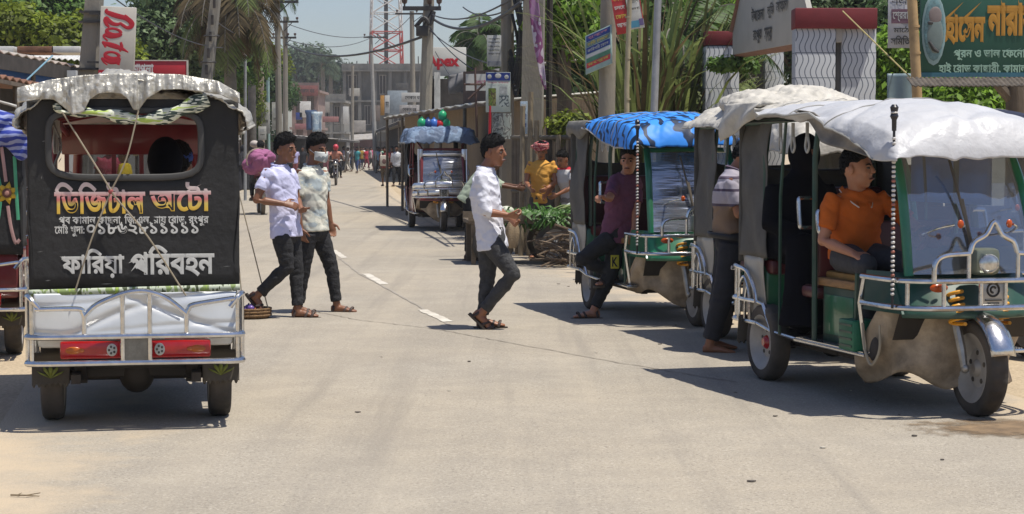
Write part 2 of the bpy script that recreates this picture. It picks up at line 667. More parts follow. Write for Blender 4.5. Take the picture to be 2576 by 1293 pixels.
def crack(pts, w, name, m, seed):
    rr = random.Random(seed)
    P_ = []
    for i in range(len(pts) - 1):
        a, c = gnd(*pts[i]), gnd(*pts[i + 1])
        n = 14
        for k in range(n):
            P_.append(lerp(a, c, k / n) + V((rr.uniform(-.012, .012), rr.uniform(-.015, .015), 0)))
    mb = MB()
    for i in range(len(P_) - 1):
        d = (P_[i + 1] - P_[i]).normalized()
        q = V((-d.y, d.x, 0))
        w0, w1 = w * (.5 + .5 * math.sin(i * 1.7) ** 2), w * (.5 + .5 * math.sin((i + 1) * 1.7) ** 2)
        mb.poly([(p.x, p.y, .0082) for p in (P_[i] + q * w0, P_[i + 1] + q * w1, P_[i + 1] - q * w1, P_[i] - q * w0)])
    tag(mb.build(name, m, None, smooth=False, recalc=False), kind='structure')
TAR = mat('crack_tar', (.22, .19, .155), rough=.9, var=.3)
crack([(775, 782), (900, 806), (1100, 830), (1290, 866), (1560, 915), (1880, 968)], .007, 'road_crack', TAR, 1)
crack([(852, 650), (905, 690), (1050, 770), (1140, 826)], .018, 'road_crack', mat('worn_seam', (.315, .28, .232), rough=.9), 2)
crack([(975, 490), (1080, 560), (1165, 600), (1200, 640)], .05, 'road_crack', mat('soil_seam', (.30, .26, .20), rough=.9), 3)
# damp brown patch at the right kerbside
mb = MB()
c0 = gnd(2600, 1080)
mb.poly([(.80 * math.cos(a), .45 * math.sin(a), 0) for a in [i * .1257 for i in range(50)]])
DAMP = mat('damp_soil', (.20, .135, .075), rough=.85, var=.5, vs=7, bump=.5, bs=30)
t = DAMP.node_tree
tc = _nd(t, 'ShaderNodeTexCoord')
ln = _nd(t, 'ShaderNodeVectorMath', operation='LENGTH')
mp = _nd(t, 'ShaderNodeMapping')
mp.inputs['Scale'].default_value = (1.25, 2.2, 1)
t.links.new(tc.outputs['Object'], mp.inputs[0]); t.links.new(mp.outputs[0], ln.inputs[0])
ad = _nd(t, 'ShaderNodeMath', operation='ADD')
t.links.new(ln.outputs['Value'], ad.inputs[0]); t.links.new(MR(N(4.5, 7, .7), .3, .7, -.35, .35), ad.inputs[1])
t.links.new(MR(ad.outputs[0], .45, .85, 1, 0), t.nodes['Principled BSDF'].inputs['Alpha'])
o = tag(mb.build('ground_patch', DAMP, None, smooth=False, recalc=False), kind='structure')
o.location = (c0.x, c0.y, .0088)
# twigs, stones and scraps lying on the road
def loose(name, px, py, label, cat, fn, m):
    g = gnd(px, py)
    mb = MB()
    fn(mb)
    o = tag(mb.build(name, m, None), label, cat)
    o.location = (g.x, g.y, .006)
TW = mat('twig_brown', (.20, .15, .09), rough=.9, var=.3)
def twig(mb):
    mb.tube([(-.07, .0, .006), (0, -.02, .008), (.06, -.03, .006)], [.004, .0035, .002], n=6)
    mb.tube([(.0, -.02, .008), (.05, .03, .010)], [.003, .002], n=6)
    mb.tube([(-.04, -.01, .007), (-.03, .03, .010)], [.0025, .0015], n=6)
loose('twig', 68, 1252, 'small forked dry twig lying on the road at the lower left corner', 'twig', twig, TW)
rr = random.Random(11)
for i, (px, py) in enumerate(((1130, 986), (1660, 868), (1890, 1215), (1500, 890), (2370, 1160), (1700, 820), (1380, 735), (1430, 722), (900, 1040), (2070, 1130), (2205, 1010), (2262, 1046), (2140, 985), (1445, 705), (1405, 716), (1360, 690), (2300, 1100), (1180, 912), (960, 900), (1950, 1050), (1850, 990))):
    k = rr.random()
    def bit(mb, k=k, i=i):
        s = .006 + .008 * k
        mb.prism([(s * (1.2 + .4 * math.sin(i + a * 2)) * math.cos(a), s * .8 * math.sin(a), 0) for a in [q * 1.0472 for q in range(6)]], (0.001, 0, .003 + .004 * k))
    lab = 'flat pale scrap lying on the asphalt' if i % 3 == 0 else 'small dark pebble lying on the asphalt'
    g = gnd(px, py)
    mb = MB(); bit(mb)
    o = mb.build('scrap' if i % 3 == 0 else 'pebble', mat('scrap_pale', (.6, .55, .45), rough=.8) if i % 3 == 0 else mat('pebble_dark', (.14, .12, .10), rough=.9), None, ang=20)
    o.location = (g.x, g.y, .006)
    tag(o, lab, 'litter' if i % 3 == 0 else 'stone', 'scraps on the road' if i % 3 == 0 else 'pebbles on the road')

# ------------------------------------------------------------------ trees and plants
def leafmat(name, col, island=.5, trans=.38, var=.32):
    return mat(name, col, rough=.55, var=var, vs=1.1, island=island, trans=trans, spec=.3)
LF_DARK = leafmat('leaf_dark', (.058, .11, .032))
LF_MID = leafmat('leaf_mid', (.105, .19, .042))
LF_GREY = leafmat('leaf_greygreen', (.12, .18, .078))
LF_YEL = leafmat('leaf_yellowgreen', (.17, .215, .022))
LF_BRIGHT = leafmat('leaf_bright', (.16, .28, .026))
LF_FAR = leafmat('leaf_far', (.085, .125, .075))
LF_DRY = leafmat('frond_dry', (.13, .095, .045), trans=.2)
LF_FROND = leafmat('frond_green', (.07, .125, .035))
LF_OLIVE = leafmat('frond_olive', (.15, .19, .06))
BARK = mat('bark', (.115, .09, .065), rough=.9, var=.35, vs=7, bump=.8, bs=30, stretch=(1, 1, .25))
BARKG = mat('bark_grey', (.16, .145, .12), rough=.9, var=.3, vs=7, bump=.6, bs=30)
def mesh_np(name, co, nf, k, m, parent):
    me = bpy.data.meshes.new(name)
    me.vertices.add(len(co)); me.vertices.foreach_set('co', co.astype(np.float32).ravel())
    me.loops.add(nf * k); me.loops.foreach_set('vertex_index', np.arange(nf * k, dtype=np.int32))
    me.polygons.add(nf)
    me.polygons.foreach_set('loop_start', np.arange(0, nf * k, k, dtype=np.int32))
    me.update(calc_edges=True)
    me.validate()
    me.materials.append(m)
    o = bpy.data.objects.new(name, me)
    COL.objects.link(o)
    o.parent = parent
    return o
def leaves(name, centres, spread, per, size, m, parent, seed, up=.45, squash=.75):
    rg = np.random.default_rng(seed)
    C = np.repeat(np.asarray(centres, float), per, 0)
    n = len(C)
    off = rg.normal(size=(n, 3))
    off /= np.maximum(1e-6, np.linalg.norm(off, axis=1))[:, None]
    rad = spread * rg.random(n) ** .45
    nrm = off + np.array([0, 0, up])
    P_ = C + off * rad[:, None] * np.array([1, 1, squash])
    nrm += rg.normal(size=(n, 3)) * .45
    nrm /= np.linalg.norm(nrm, axis=1)[:, None]
    a = np.cross(nrm, rg.normal(size=(n, 3)))
    a /= np.maximum(1e-6, np.linalg.norm(a, axis=1))[:, None]
    b = np.cross(nrm, a)
    s = (size * rg.uniform(.6, 1.4, n))[:, None]
    q = np.stack([P_ - a * s, P_ + b * s * .48 + nrm * s * .12, P_ + a * s - nrm * s * .15, P_ - b * s * .48 + nrm * s * .12], 1)
    return mesh_np(name, q.reshape(-1, 3), n, 4, m, parent)
def tree(label, base, h, crowns, m, nclump=60, per=70, leaf=.16, spread=.7, tr=.16, seed=1, bark=None, name='tree', cat='tree', group=None, lean=(0, 0)):
    """crowns: ellipsoids (dx, dy, z, rx, ry, rz) about the base"""
    root = empty(name, base, 0, label, cat, group)
    rr = random.Random(seed)
    cs = []
    for k in range(nclump):
        c = crowns[k % len(crowns)]
        d = V((rr.gauss(0, 1), rr.gauss(0, 1), rr.gauss(0, 1))).normalized()
        f = rr.uniform(.55, 1.0)
        cs.append((c[0] + d.x * c[3] * f, c[1] + d.y * c[4] * f, c[2] + d.z * c[5] * f))
    mb = MB()
    th = min(c[2] for c in crowns)
    top = V((lean[0], lean[1], th))
    mb.tube(spline([(0, 0, -.1), (lean[0] * .3, lean[1] * .3, th * .4), top], 5), [tr * (1.25 - .06 * i) for i in range(11)], n=10)
    for k in range(0, nclump, max(1, nclump // 14)):
        c = V(cs[k])
        st_ = top * rr.uniform(.6, 1.0)
        mb.tube(spline([st_, lerp(st_, c, .5) + V((0, 0, -.1 * (c - st_).length)), c], 4), [tr * .5 * (1 - .09 * i) for i in range(9)], n=6)
    mb.build('trunk', bark or BARK, root)
    leaves('crown', cs, spread, int(per * 2.8), leaf * .54, m, root, seed)
    return root
def frond(rg, base, d, L, droop, width, nl, co, squash=1.0):
    """one feathered frond: leaflets in quads along an arching midrib, appended to co; returns the midrib"""
    d = V(d).normalized()
    pts, p, v = [], V(base), d.copy()
    n = 14
    for i in range(n + 1):
        pts.append(p.copy())
        v = (v + V((0, 0, -droop / n * (i / n) * 3.0))).normalized()
        p = p + v * (L / n)
    for i in range(nl):
        t_ = .12 + .88 * (i + .5) / nl
        k = min(n - 1, int(t_ * n))
        q = lerp(pts[k], pts[k + 1], t_ * n - k)
        tg = (pts[k + 1] - pts[k]).normalized()
        sd = tg.cross(V((0, 0, 1)))
        sd = sd.normalized() if sd.length > .05 else V((1, 0, 0))
        wd = width * math.sin(math.pi * min(.97, .12 + t_ * .85)) * rg.uniform(.8, 1.15)
        for s_ in (1, -1):
            e = (sd * s_ * squash + tg * .55 + V((0, 0, -.35 + rg.uniform(-.15, .15)))).normalized()
            h_ = tg * (.020 + .012 * wd)
            mid = q + e * wd * .5 + V((0, 0, .03 * wd))
            tip = q + e * wd + V((0, 0, -.25 * wd))
            co += [q - h_, mid - h_ * .8, tip, mid + h_ * .8] if False else [q - h_, mid, tip, q + h_]
    return pts
def palm(label, base, h, nf, L, m, trunkr=.13, seed=1, droop=1.0, elev=(.1, 1.2), width=.5, lean=(0, 0), dry=None, name='palm_tree', nl=26, squash=1.0, group=None, dryf=.5):
    root = empty(name, base, 0, label, 'palm', group)
    rg = random.Random(seed)
    mb = MB()
    if h > .3:
        mb.tube(spline([(0, 0, -.1), (lean[0] * .3, lean[1] * .3, h * .5), (lean[0], lean[1], h)], 8), [trunkr * (1.15 - .02 * i + .05 * (i % 2)) for i in range(17)], n=10)
    top = V((lean[0], lean[1], h))
    co, cd = [], []
    for k in range(nf):
        a = k * 2.39996 + rg.uniform(-.2, .2)
        el = lerp(elev[0], elev[1], rg.random())
        d = V((math.cos(a) * math.cos(el), math.sin(a) * math.cos(el), math.sin(el)))
        use_dry = dry is not None and rg.random() < dryf
        pts = frond(rg, top, d, L * rg.uniform(.8, 1.1), droop * rg.uniform(.8, 1.2), width, nl, cd if use_dry else co, squash)
        mb.tube(pts, [.028 * (1 - .05 * i) for i in range(len(pts))], n=5)
    mb.build('trunk', BARKG, root)
    if co:
        mesh_np('crown', np.array([tuple(q) for q in co]), len(co) // 4, 4, m, root)
    if cd:
        mesh_np('dry_fronds', np.array([tuple(q) for q in cd]), len(cd) // 4, 4, dry, root)
    return root
def tree_at(label, px, py, Y, rpx, m, seed, h=None, squash=.9, name='tree', extra=(), **kw):
    """a tree whose crown is centred on the picture point (px, py) at distance Y, rpx picture pixels in radius"""
    c = at(px, py, Y)
    r = rpx * Y / FPX
    cr = [(0, 0, c.z, r, r, r * squash)] + [(dx * r, dy * r, c.z + dz * r, r * q, r * q, r * q) for dx, dy, dz, q in extra]
    return tree(label, (c.x, Y, 0), c.z, cr, m, seed=seed, name=name, **kw)
TG = 'trees along the left side'
E2 = ((.7, .2, -.3, .6), (-.7, .1, -.25, .6), (.1, .2, .6, .6))
tree_at('dark leafy tree at the top left corner, behind the yellow-green bush', 70, 20, 58, 120, LF_MID, 1, extra=E2, nclump=80, per=90, leaf=.20, spread=1.0, group=TG)
tree_at('yellow-green bushy tree behind the tin roofs at the far left', 90, 130, 46, 105, LF_YEL, 2, extra=((1.1, .2, .0, .65), (-.9, 0, .1, .8), (1.7, .1, -.25, .4)), nclump=90, per=90, leaf=.17, spread=.7, group=TG)
tree_at('greyish green tree behind the concrete pole and the red lettered board', 395, 85, 56, 120, LF_GREY, 3, extra=((.9, 0, .1, .7), (-.8, .2, -.5, .6), (.3, .1, -.8, .8)), nclump=110, per=100, leaf=.18, spread=.9, group=TG)
tree_at('mid-green tree between the lettered board and the leaning pole', 505, 120, 66, 95, LF_MID, 4, extra=E2, nclump=70, per=90, leaf=.2, spread=1.0, group=TG)
tree_at('olive tree behind the leaning concrete pole', 470, 60, 74, 90, LF_YEL, 14, extra=E2, nclump=50, per=80, leaf=.22, spread=1.0, group=TG)
tree_at('very dark tree behind the solar street lamp', 605, 245, 102, 78, LF_DARK, 5, extra=((.6, .1, .3, .8), (-.6, 0, .2, .8), (0.1, 0, -.8, .8)), nclump=100, per=100, leaf=.2, spread=1.0, group=TG)
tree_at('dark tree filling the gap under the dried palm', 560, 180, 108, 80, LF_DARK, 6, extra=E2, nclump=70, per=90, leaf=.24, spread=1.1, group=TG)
tree_at('olive bush beside the shed roof under the street lamp', 618, 238, 84, 40, LF_YEL, 7, extra=((.3, 0, -.8, .9), (-.8, 0, -.7, .7)), nclump=50, per=70, leaf=.13, spread=.5, group=TG)
tree_at('sunlit small tree right of the dried palm', 672, 150, 104, 42, LF_YEL, 8, extra=((.2, 0, -.9, .8),), nclump=40, per=70, leaf=.2, spread=.7, group=TG)
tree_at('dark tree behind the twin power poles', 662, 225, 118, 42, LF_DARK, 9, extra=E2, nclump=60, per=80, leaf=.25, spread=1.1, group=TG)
q = at(578, -6, 53)
palm('coconut palm with dry hanging fronds beside the leaning pole', (q.x, 53, 0), q.z, 38, 2.3, LF_OLIVE, .17, 3, droop=2.1, elev=(-1.0, .8), width=.6, dry=LF_DRY, nl=28, dryf=.55)
q = at(632, -20, 82)
palm('green coconut palm whose fronds hang past the left power pole', (q.x, 82, 0), q.z + .3, 20, 2.6, LF_DARK, .16, 4, droop=1.9, elev=(-.4, 1.0), width=.7, nl=30)
FG = 'trees on the skyline beyond the buildings'
for i, (px, py, rp) in enumerate(((742, 180, 40), (785, 185, 42), (838, 205, 34))):
    tree_at(('rounded far tree, leftmost on the skyline', 'rounded far tree in the middle of the skyline clump', 'low far tree nearest the grey building')[i], px, py, 265, rp, LF_FAR, 20 + i, extra=E2, nclump=50, per=60, leaf=.6, spread=2.4, tr=.4, group=FG)
q = at(812, 160, 255)
palm('palm silhouetted on the skyline left of the grey building', (q.x, 255, 0), q.z, 20, 3.2, LF_FAR, .3, 6, droop=1.5, elev=(-.3, 1.0), width=1.2, nl=20)
q = at(832, 172, 262)
palm('second smaller palm on the skyline left of the grey building', (q.x, 262, 0), q.z, 18, 2.6, LF_FAR, .3, 7, droop=1.5, elev=(-.3, 1.0), width=1.1, nl=18)
# right side
q = at(1205, 95, 70)
palm('palm rising behind the white lettered shop board', (q.x, 70, 0), q.z, 24, 1.6, LF_FROND, .16, 8, droop=1.4, elev=(-.5, 1.1), width=.55)
tree_at('leafy tree below the palm behind the shop board', 1205, 150, 72, 42, LF_MID, 30, extra=E2, nclump=45, per=70, leaf=.2, spread=.8)
RG = 'trees along the right side'
tree_at('bright yellow-green tree overhanging beside the banner pole', 1420, 50, 33, 62, LF_BRIGHT, 31, extra=((.5, .1, -.6, .6), (-.3, 0, .9, .9), (-.7, 0, -.3, .5)), nclump=50, per=60, leaf=.12, spread=.42, group=RG)
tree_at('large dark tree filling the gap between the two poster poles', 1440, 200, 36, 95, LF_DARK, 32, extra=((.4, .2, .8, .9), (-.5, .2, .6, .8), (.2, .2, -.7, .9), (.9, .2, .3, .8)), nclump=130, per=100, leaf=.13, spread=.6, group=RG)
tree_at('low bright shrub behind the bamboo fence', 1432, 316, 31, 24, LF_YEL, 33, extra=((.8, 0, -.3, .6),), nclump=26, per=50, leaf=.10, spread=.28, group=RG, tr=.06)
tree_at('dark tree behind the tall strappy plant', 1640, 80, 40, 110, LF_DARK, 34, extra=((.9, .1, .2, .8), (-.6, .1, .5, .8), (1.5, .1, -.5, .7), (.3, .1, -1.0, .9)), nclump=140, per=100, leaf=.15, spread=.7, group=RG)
tree_at('bright leafy tree just left of the gateway', 1770, 20, 33, 45, LF_BRIGHT, 35, extra=((.6, 0, .3, .6),), nclump=40, per=60, leaf=.11, spread=.35, group=RG)
tree_at('grey-green tree behind the gateway', 2080, 40, 40, 130, LF_GREY, 36, extra=((.9, .1, .2, .9), (-.9, .1, .3, .8), (.2, .1, -.9, .8)), nclump=130, per=100, leaf=.14, spread=.7, group=RG)
tree_at('sunlit low tree between the gateway and the green signboard', 2245, 175, 28, 62, LF_BRIGHT, 37, extra=((-.3, 0, -.9, .7), (.2, .1, .7, .7)), nclump=60, per=60, leaf=.10, spread=.34, group=RG)
tree_at('bright tree below the green signboard', 2420, 265, 26, 70, LF_BRIGHT, 38, extra=((.9, .1, 0, .7), (-.9, .2, .2, .7)), nclump=70, per=60, leaf=.10, spread=.34, group=RG)
tree_at('dark tree behind the green signboard', 2450, 80, 38, 150, LF_DARK, 39, extra=((.8, .1, -.4, .8), (-.8, .1, -.3, .8)), nclump=120, per=90, leaf=.15, spread=.7, group=RG)
tree_at('shrub with yellow-green leaves at the foot of the gateway', 1655, 205, 30, 48, LF_BRIGHT, 40, extra=((.1, 0, -.9, .8),), nclump=36, per=50, leaf=.09, spread=.3, group=RG, tr=.05)
def strappy(label, px, Y, n, L, m, seed, wid=.05, spread=.5, lean=0.0, dry=0.2, base=.4):
    x0 = at(px, 300, Y).x
    root = empty('strappy_plant', (x0, Y, 0), 0, label, 'plant')
    rg = random.Random(seed)
    sets = ([], [])
    for k in range(n):
        a = rg.uniform(0, 6.283)
        r0 = rg.uniform(0, .35)
        p = V((r0 * math.cos(a), r0 * math.sin(a), base * rg.random()))
        d = V((math.cos(a) * spread * rg.random() + lean, math.sin(a) * spread * rg.random(), 1)).normalized()
        l = L * rg.uniform(.55, 1.1)
        side = V((math.cos(a + 1.6), math.sin(a + 1.6), 0))
        N_ = 8
        w = wid * rg.uniform(.6, 1.3)
        prev = None
        bend = rg.uniform(.03, .2) if rg.random() < .5 else rg.uniform(.35, .8)
        dst = sets[1 if rg.random() < dry else 0]
        for i in range(N_ + 1):
            t_ = i / N_
            ww = w * (1 - t_ ** 2.5) * (.5 + t_ * .8 if t_ < .4 else .82) + .002
            cur = (p + side * ww, p - side * ww)
            if prev: dst += [prev[0], cur[0], cur[1], prev[1]]
            prev = cur
            d = (d + V((math.cos(a), math.sin(a), -.35)) * bend * t_ * t_ * 1.6).normalized()
            p = p + d * l / N_
    for i, (nm, mm) in enumerate((('blades', m), ('dry_blades', LF_DRY))):
        if sets[i]: mesh_np(nm, np.array([tuple(q) for q in sets[i]]), len(sets[i]) // 4, 4, mm, root)
    return root
strappy('tall strappy plant with upright blades between the bamboo pole and the steel post', 1612, 28, 150, 4.3, LF_OLIVE, 12, .045, .30, .02, .3)
strappy('tall strappy clump behind the grey steel post', 1690, 28.6, 110, 4.0, LF_OLIVE, 13, .045, .42, .08, .2)
palm('feathery palm with arching fronds above the strappy clump', (at(1700, 300, 29.6).x, 29.6, 0), 2.9, 22, 1.8, LF_FROND, .09, 17, droop=1.5, elev=(.1, 1.3), width=.34, name='fan_palm', nl=44, squash=.8, lean=(.05, 0))
palm('feathery palm leaning from the strappy clump towards the gateway', (at(1712, 300, 29).x, 29, 0), 1.5, 15, 1.9, LF_OLIVE, .1, 13, droop=.75, elev=(.8, 1.35), width=.42, name='fan_palm', nl=46, squash=.7)
mb = MB()
q = at(2556, 250, 22.5)
mb.tube([(q.x, 22.5, -.1), (q.x + .02, 22.5, 1.2), (q.x, 22.5, 2.2), (q.x + .06, 22.5, 3.6)], [.16, .13, .12, .11], n=12)
mb.tube([(q.x, 22.5, 2.0), (q.x - .35, 22.4, 2.35), (q.x - .6, 22.3, 2.45)], [.07, .05, .03], n=8)
tag(mb.build('bare_tree', BARK, None), 'dark bare tree trunk at the right edge under the green signboard', 'tree trunk')
# ------------------------------------------------------------------ poles, wires, signs, sheds, buildings
CONC = mat('concrete_pole', (.215, .198, .165), rough=.9, var=.2, vs=3, bump=.35, bs=35, stretch=(1, 1, .35), dust=.15)
CONCD = mat('old_concrete', (.20, .196, .18), rough=.92, var=.34, vs=1.4, bump=.4, bs=8, stretch=(1, 1, .4))
IRON = mat('iron_dark', (.045, .042, .04), rough=.6, metal=.3, var=.3)
GALV = mat('galvanised', (.34, .35, .36), rough=.5, metal=.5, var=.2)
RUST = mat('rusty_tin', (.20, .095, .055), rough=.8, var=.45, vs=3, bump=.3, bs=20)
TIN = mat('weathered_tin', (.36, .34, .31), rough=.6, var=.3, vs=2, metal=.2, dust=.3)
TINW = mat('pale_tin', (.60, .60, .58), rough=.5, var=.15, dust=.2)
DARKIN = mat('interior_shade', (.045, .038, .033), rough=.9, var=.4)  # shade of openings and stall insides put into a dark colour
BAMB = mat('bamboo_wall', (.235, .175, .115), rough=.85, var=.35, vs=4, stretch=(14, 14, .6), bump=.5, bs=30)
BAMBOO = mat('bamboo_pole', (.40, .27, .13), rough=.6, var=.25, vs=6)
PLAST = mat('plaster_dirty', (.30, .28, .25), rough=.9, var=.3, vs=1.2, stretch=(1, 1, .5))
PINKW = mat('plaster_pink', (.24, .17, .15), rough=.9, var=.3, vs=1.5)
INKD = mat('ink_dark', (.05, .05, .05), rough=.7)
INKR = mat('ink_red', (.46, .012, .025), rough=.5, var=.1)
def vpole(label, top, bot, Y, r0, r1, m=CONC, name='utility_pole', cat='pole', group=None, square=False, holes=False, n=10):
    """a pole from picture point bot to top, standing at distance Y, its foot run down to the ground"""
    a, b = at(*bot, Y), at(*top, Y)
    k = (0 - b.z) / (a.z - b.z)
    foot = b + (a - b) * k
    root = empty(name, (foot.x, foot.y, 0), 0, label, cat, group)
    v = b - foot
    mb = MB()
    if square:
        mb.tube([(0, 0, -.05), v], [(r0 * 1.25, r0), (r1 * 1.25, r1)], n=4, ref=(math.cos(.78), math.sin(.78), 0))
    else:
        mb.tube([(0, 0, -.05), v * .5, v], [r0, (r0 + r1) / 2, r1], n=n)
    mb.build('post', m, root, ang=30)
    return root, foot, v
def arm(root, z, w, foot, m=IRON, ins=3, ang=0.0, th=.05):
    mb = MB()
    Rz = Matrix.Rotation(ang, 3, 'Z')
    mb.box((0, -.12, z), (w, th, th * 1.4), rot=Rz)
    mb.tube([(0, -.12, z - .45), Rz @ V((w * .3, -.12, z))], .02)
    o = mb.build('cross_arm', m, root)
    for k in range(ins):
        x = lerp(-w * .45, w * .45, k / max(1, ins - 1))
        if ins > 2 and abs(x) < .1: x += .18
        mb = MB()
        p = Rz @ V((x, -.12, z + .04))
        mb.tube([p, p + V((0, 0, .06)), p + V((0, 0, .09)), p + V((0, 0, .16)), p + V((0, 0, .19))], [.02, .02, .06, .07, .03], n=8)
        mb.build('insulator', mat('insulator_brown', (.06, .035, .03), rough=.3), o)
def post_off(foot, v, z):
    return v * (z / v.z)
# left: the pole beside the lettered board
root, f, v = vpole('thick concrete pole standing right beside the red-lettered vertical board', (242, -60), (207, 400), 30, .165, .13, square=True)
for z in (2.7, 3.4, 3.55):
    mb = MB()
    mb.box(post_off(f, v, z), (.36, .36, .03))
    mb.build('clamp', IRON, root)
# vertical board: white, red script reading downwards
bY = 29.8
c_ = at(296, 98, bY)
sw, sh = .53, .955
SM = Matrix.Translation(c_) @ Matrix.Rotation(R(-2.2), 4, 'Y')
sg = empty('vertical_sign', c_, 0, 'white vertical board with red script lettering reading downwards, fixed to the concrete pole', 'sign')
sg.rotation_euler = (0, R(2.6), 0)
mb = MB()
mb.box((0, 0, 0), (sw, .06, sh), b=.012)
mb.box((0, .0, -sh / 2 - .02), (sw, .065, .05), mi=1)
mb.build('board', [mat('sign_white', (.56, .53, .46), rough=.5, var=.08, dust=.15), INKR], sg)
for z in (.36, -.36):
    mb = MB()
    mb.box((-.34, .0, z), (.2, .03, .03))
    mb.build('bracket', IRON, sg)
def script(strokes, m, parent, name='lettering'):
    """brush-written letters: strokes of (across, down, half width) in picture units of the board"""
    for st_ in strokes:
        pts = spline([((x - 1492) / 455 * sw, -.0335, -(y - 490) / 820 * sh) for x, y, w in st_], 6)
        ws_ = np.interp(np.linspace(0, len(st_) - 1, len(pts)), range(len(st_)), [w for _, _, w in st_])
        mb = MB()
        mb.tube(pts, [(max(.003, w * 1.18 / 455 * sw), .0022) for w in ws_], n=8, ref=(0, 1, 0)) if False else mb.tube(pts, [(.0022, max(.003, w * 1.18 / 455 * sw)) for w in ws_], n=8, ref=(0, 1, 0))
        mb.build(name, m, parent)
def ring_(cx, cy, a_, b_, rot, w):
    out = []
    for i in range(13):
        t_ = i * 2 * math.pi / 12
        x, y = a_ * math.cos(t_), b_ * math.sin(t_)
        out.append((cx + x * math.cos(rot) - y * math.sin(rot), cy + x * math.sin(rot) + y * math.cos(rot), w * (1 + .35 * math.sin(t_))))
    return out
script([[(1352, 112, 8), (1342, 150, 22), (1420, 182, 28), (1500, 202, 28), (1580, 220, 26), (1640, 250, 28), (1672, 292, 30), (1655, 332, 24), (1610, 342, 18), (1560, 315, 18), (1525, 288, 14)],
        [(1580, 178, 6), (1610, 207, 14), (1640, 245, 20)],
        [(1535, 285, 12), (1490, 306, 18), (1430, 300, 22), (1380, 270, 26), (1345, 235, 22), (1330, 262, 22), (1350, 312, 20), (1385, 345, 12)],
        ring_(1445, 405, 92, 42, .12, 20), [(1552, 425, 12), (1480, 452, 24), (1400, 460, 26), (1340, 448, 20), (1318, 472, 12), (1370, 522, 10)],
        [(1640, 655, 6), (1570, 620, 18), (1480, 590, 28), (1400, 570, 28), (1340, 555, 20), (1308, 545, 12), (1350, 605, 12)], [(1540, 530, 12), (1552, 595, 20), (1530, 650, 12)],
        ring_(1435, 708, 90, 44, .12, 20), [(1538, 735, 14), (1500, 778, 24), (1420, 788, 26), (1350, 768, 20), (1308, 750, 14), (1330, 795, 10), (1378, 828, 7)], [(1530, 760, 14), (1512, 822, 18)]], INKR, sg)
# red shop board next to it
c_ = at(402, 176, 33)
rs = empty('shop_sign', c_, R(3), 'long red shop board with white writing above the painted rickshaw', 'sign')
mb = MB()
mb.box((0, 0, 0), (.90, .05, .30), b=.006)
mb.build('board', mat('sign_red', (.42, .02, .03), rough=.5, var=.1), rs)
mb = MB()
mb.box((.0, -.005, .155), (.93, .06, .018)); mb.box((.455, -.005, 0), (.025, .06, .32))
mb.build('sign_frame', mat('frame_cream', (.55, .5, .42), rough=.6), rs)
lettering('শাপলা', frame(V((-.27, -.028, -.0)), (1, 0, 0), (0, 0, 1)), .34, .2, PAINTW_ if False else mat('sign_ink_white', (.6, .57, .55), rough=.6), rs, .03)
for x in (-.4, .4):
    mb = MB()
    mb.tube([(x, .06, .1), (x, .06, -at(402, 176, 33).z)], .03)
    mb.build('leg', IRON, rs)
# leaning pole with climbing holes
root, f, v = vpole('pale concrete pole leaning right with a row of climbing holes', (547, -40), (519, 205), 46, .155, .12, square=True)
for k in range(9):
    z = 1.8 + k * .38
    mb = MB()
    mb.box(post_off(f, v, z) + V((0, -.15, 0)), (.06, .03, .22))
    mb.build('hole', DARKIN, root)  # dark block painted for the shade in a climbing hole
for z in (2.9, 3.5, 4.1):
    mb = MB()
    mb.tube([post_off(f, v, z) + V((.17 * math.cos(a), .17 * math.sin(a), 0)) for a in [i * .524 for i in range(12)]], .018, n=6, closed=True)
    mb.build('clamp', IRON, root)
# solar street lamp
root, f, v = vpole('slim steel street lamp with a small white lamp head and a tilted panel above', (617, 118), (617, 345), 58, .045, .04, GALV, 'street_lamp', 'street lamp')
mb = MB()
mb.box((-.12, -.02, v.z + .18), (.55, .35, .03), rot=Matrix.Rotation(R(24), 3, 'Y'), b=.005)
mb.tube([(0, 0, v.z - .1), (-.1, 0, v.z + .17)], .025)
mb.build('solar_panel', mat('panel_grey', (.5, .5, .48), rough=.4), root)
mb = MB()
mb.tube([(-.02, -.03, v.z - .22), (-.02, -.03, v.z - .1), (-.02, -.03, v.z - .02)], [.06, .14, .15], n=12)
mb.build('lamp_head', mat('lamp_white', (.62, .60, .55), rough=.4), root)
# power poles
WIRES = []
PG = 'power poles'
def ppole(label, top, bot, Y, r, arms, m=CONC, wscale=1.0):
    root, f, v = vpole(label, top, bot, Y, r * 1.15, r * .85, m, 'power_pole', 'pole', None)
    for (py, wpx, ins) in arms:
        z = at(0, py, Y).z
        arm(root, z, wpx * Y / FPX, f, ins=ins, th=.07)
    return f, v
pC = ppole('left one of the twin power poles with a cross-arm at the very top edge', (697, -25), (702, 330), 76, .12, ((5, 100, 3),))
pD = ppole('right one of the twin power poles with two cross-arms against the sky', (718, 42), (718, 330), 98, .13, ((55, 72, 3), (95, 60, 3)))
pE = ppole('slim whitish power pole standing before the grey building with one low cross-arm', (933, 88), (942, 345), 132, .13, ((94, 58, 3),), mat('pole_pale', (.30, .29, .265), rough=.85, var=.15))
pF = ppole('power pole right of the lattice tower with a wide cross-arm near its top', (1036, 28), (1040, 320), 112, .15, ((35, 92, 3),))
pI = ppole('short grey pole left of the grey building', (887, 165), (886, 345), 150, .13, ())
pG_ = ppole('thick concrete pole beside the white shop board carrying a dark metal box', (1080, -40), (1070, 300), 47, .15, ((22, 96, 3),))
mb = MB()
q = at(1062, 78, 46.8)
mb.box(q, (.28, .22, .24), b=.02)
mb.tube(spline([q + V((-.15, 0, .1)), q + V((.05, -.1, .3)), q + V((.2, -.12, .15)), q + V((.28, -.1, .45))], 4), .05)
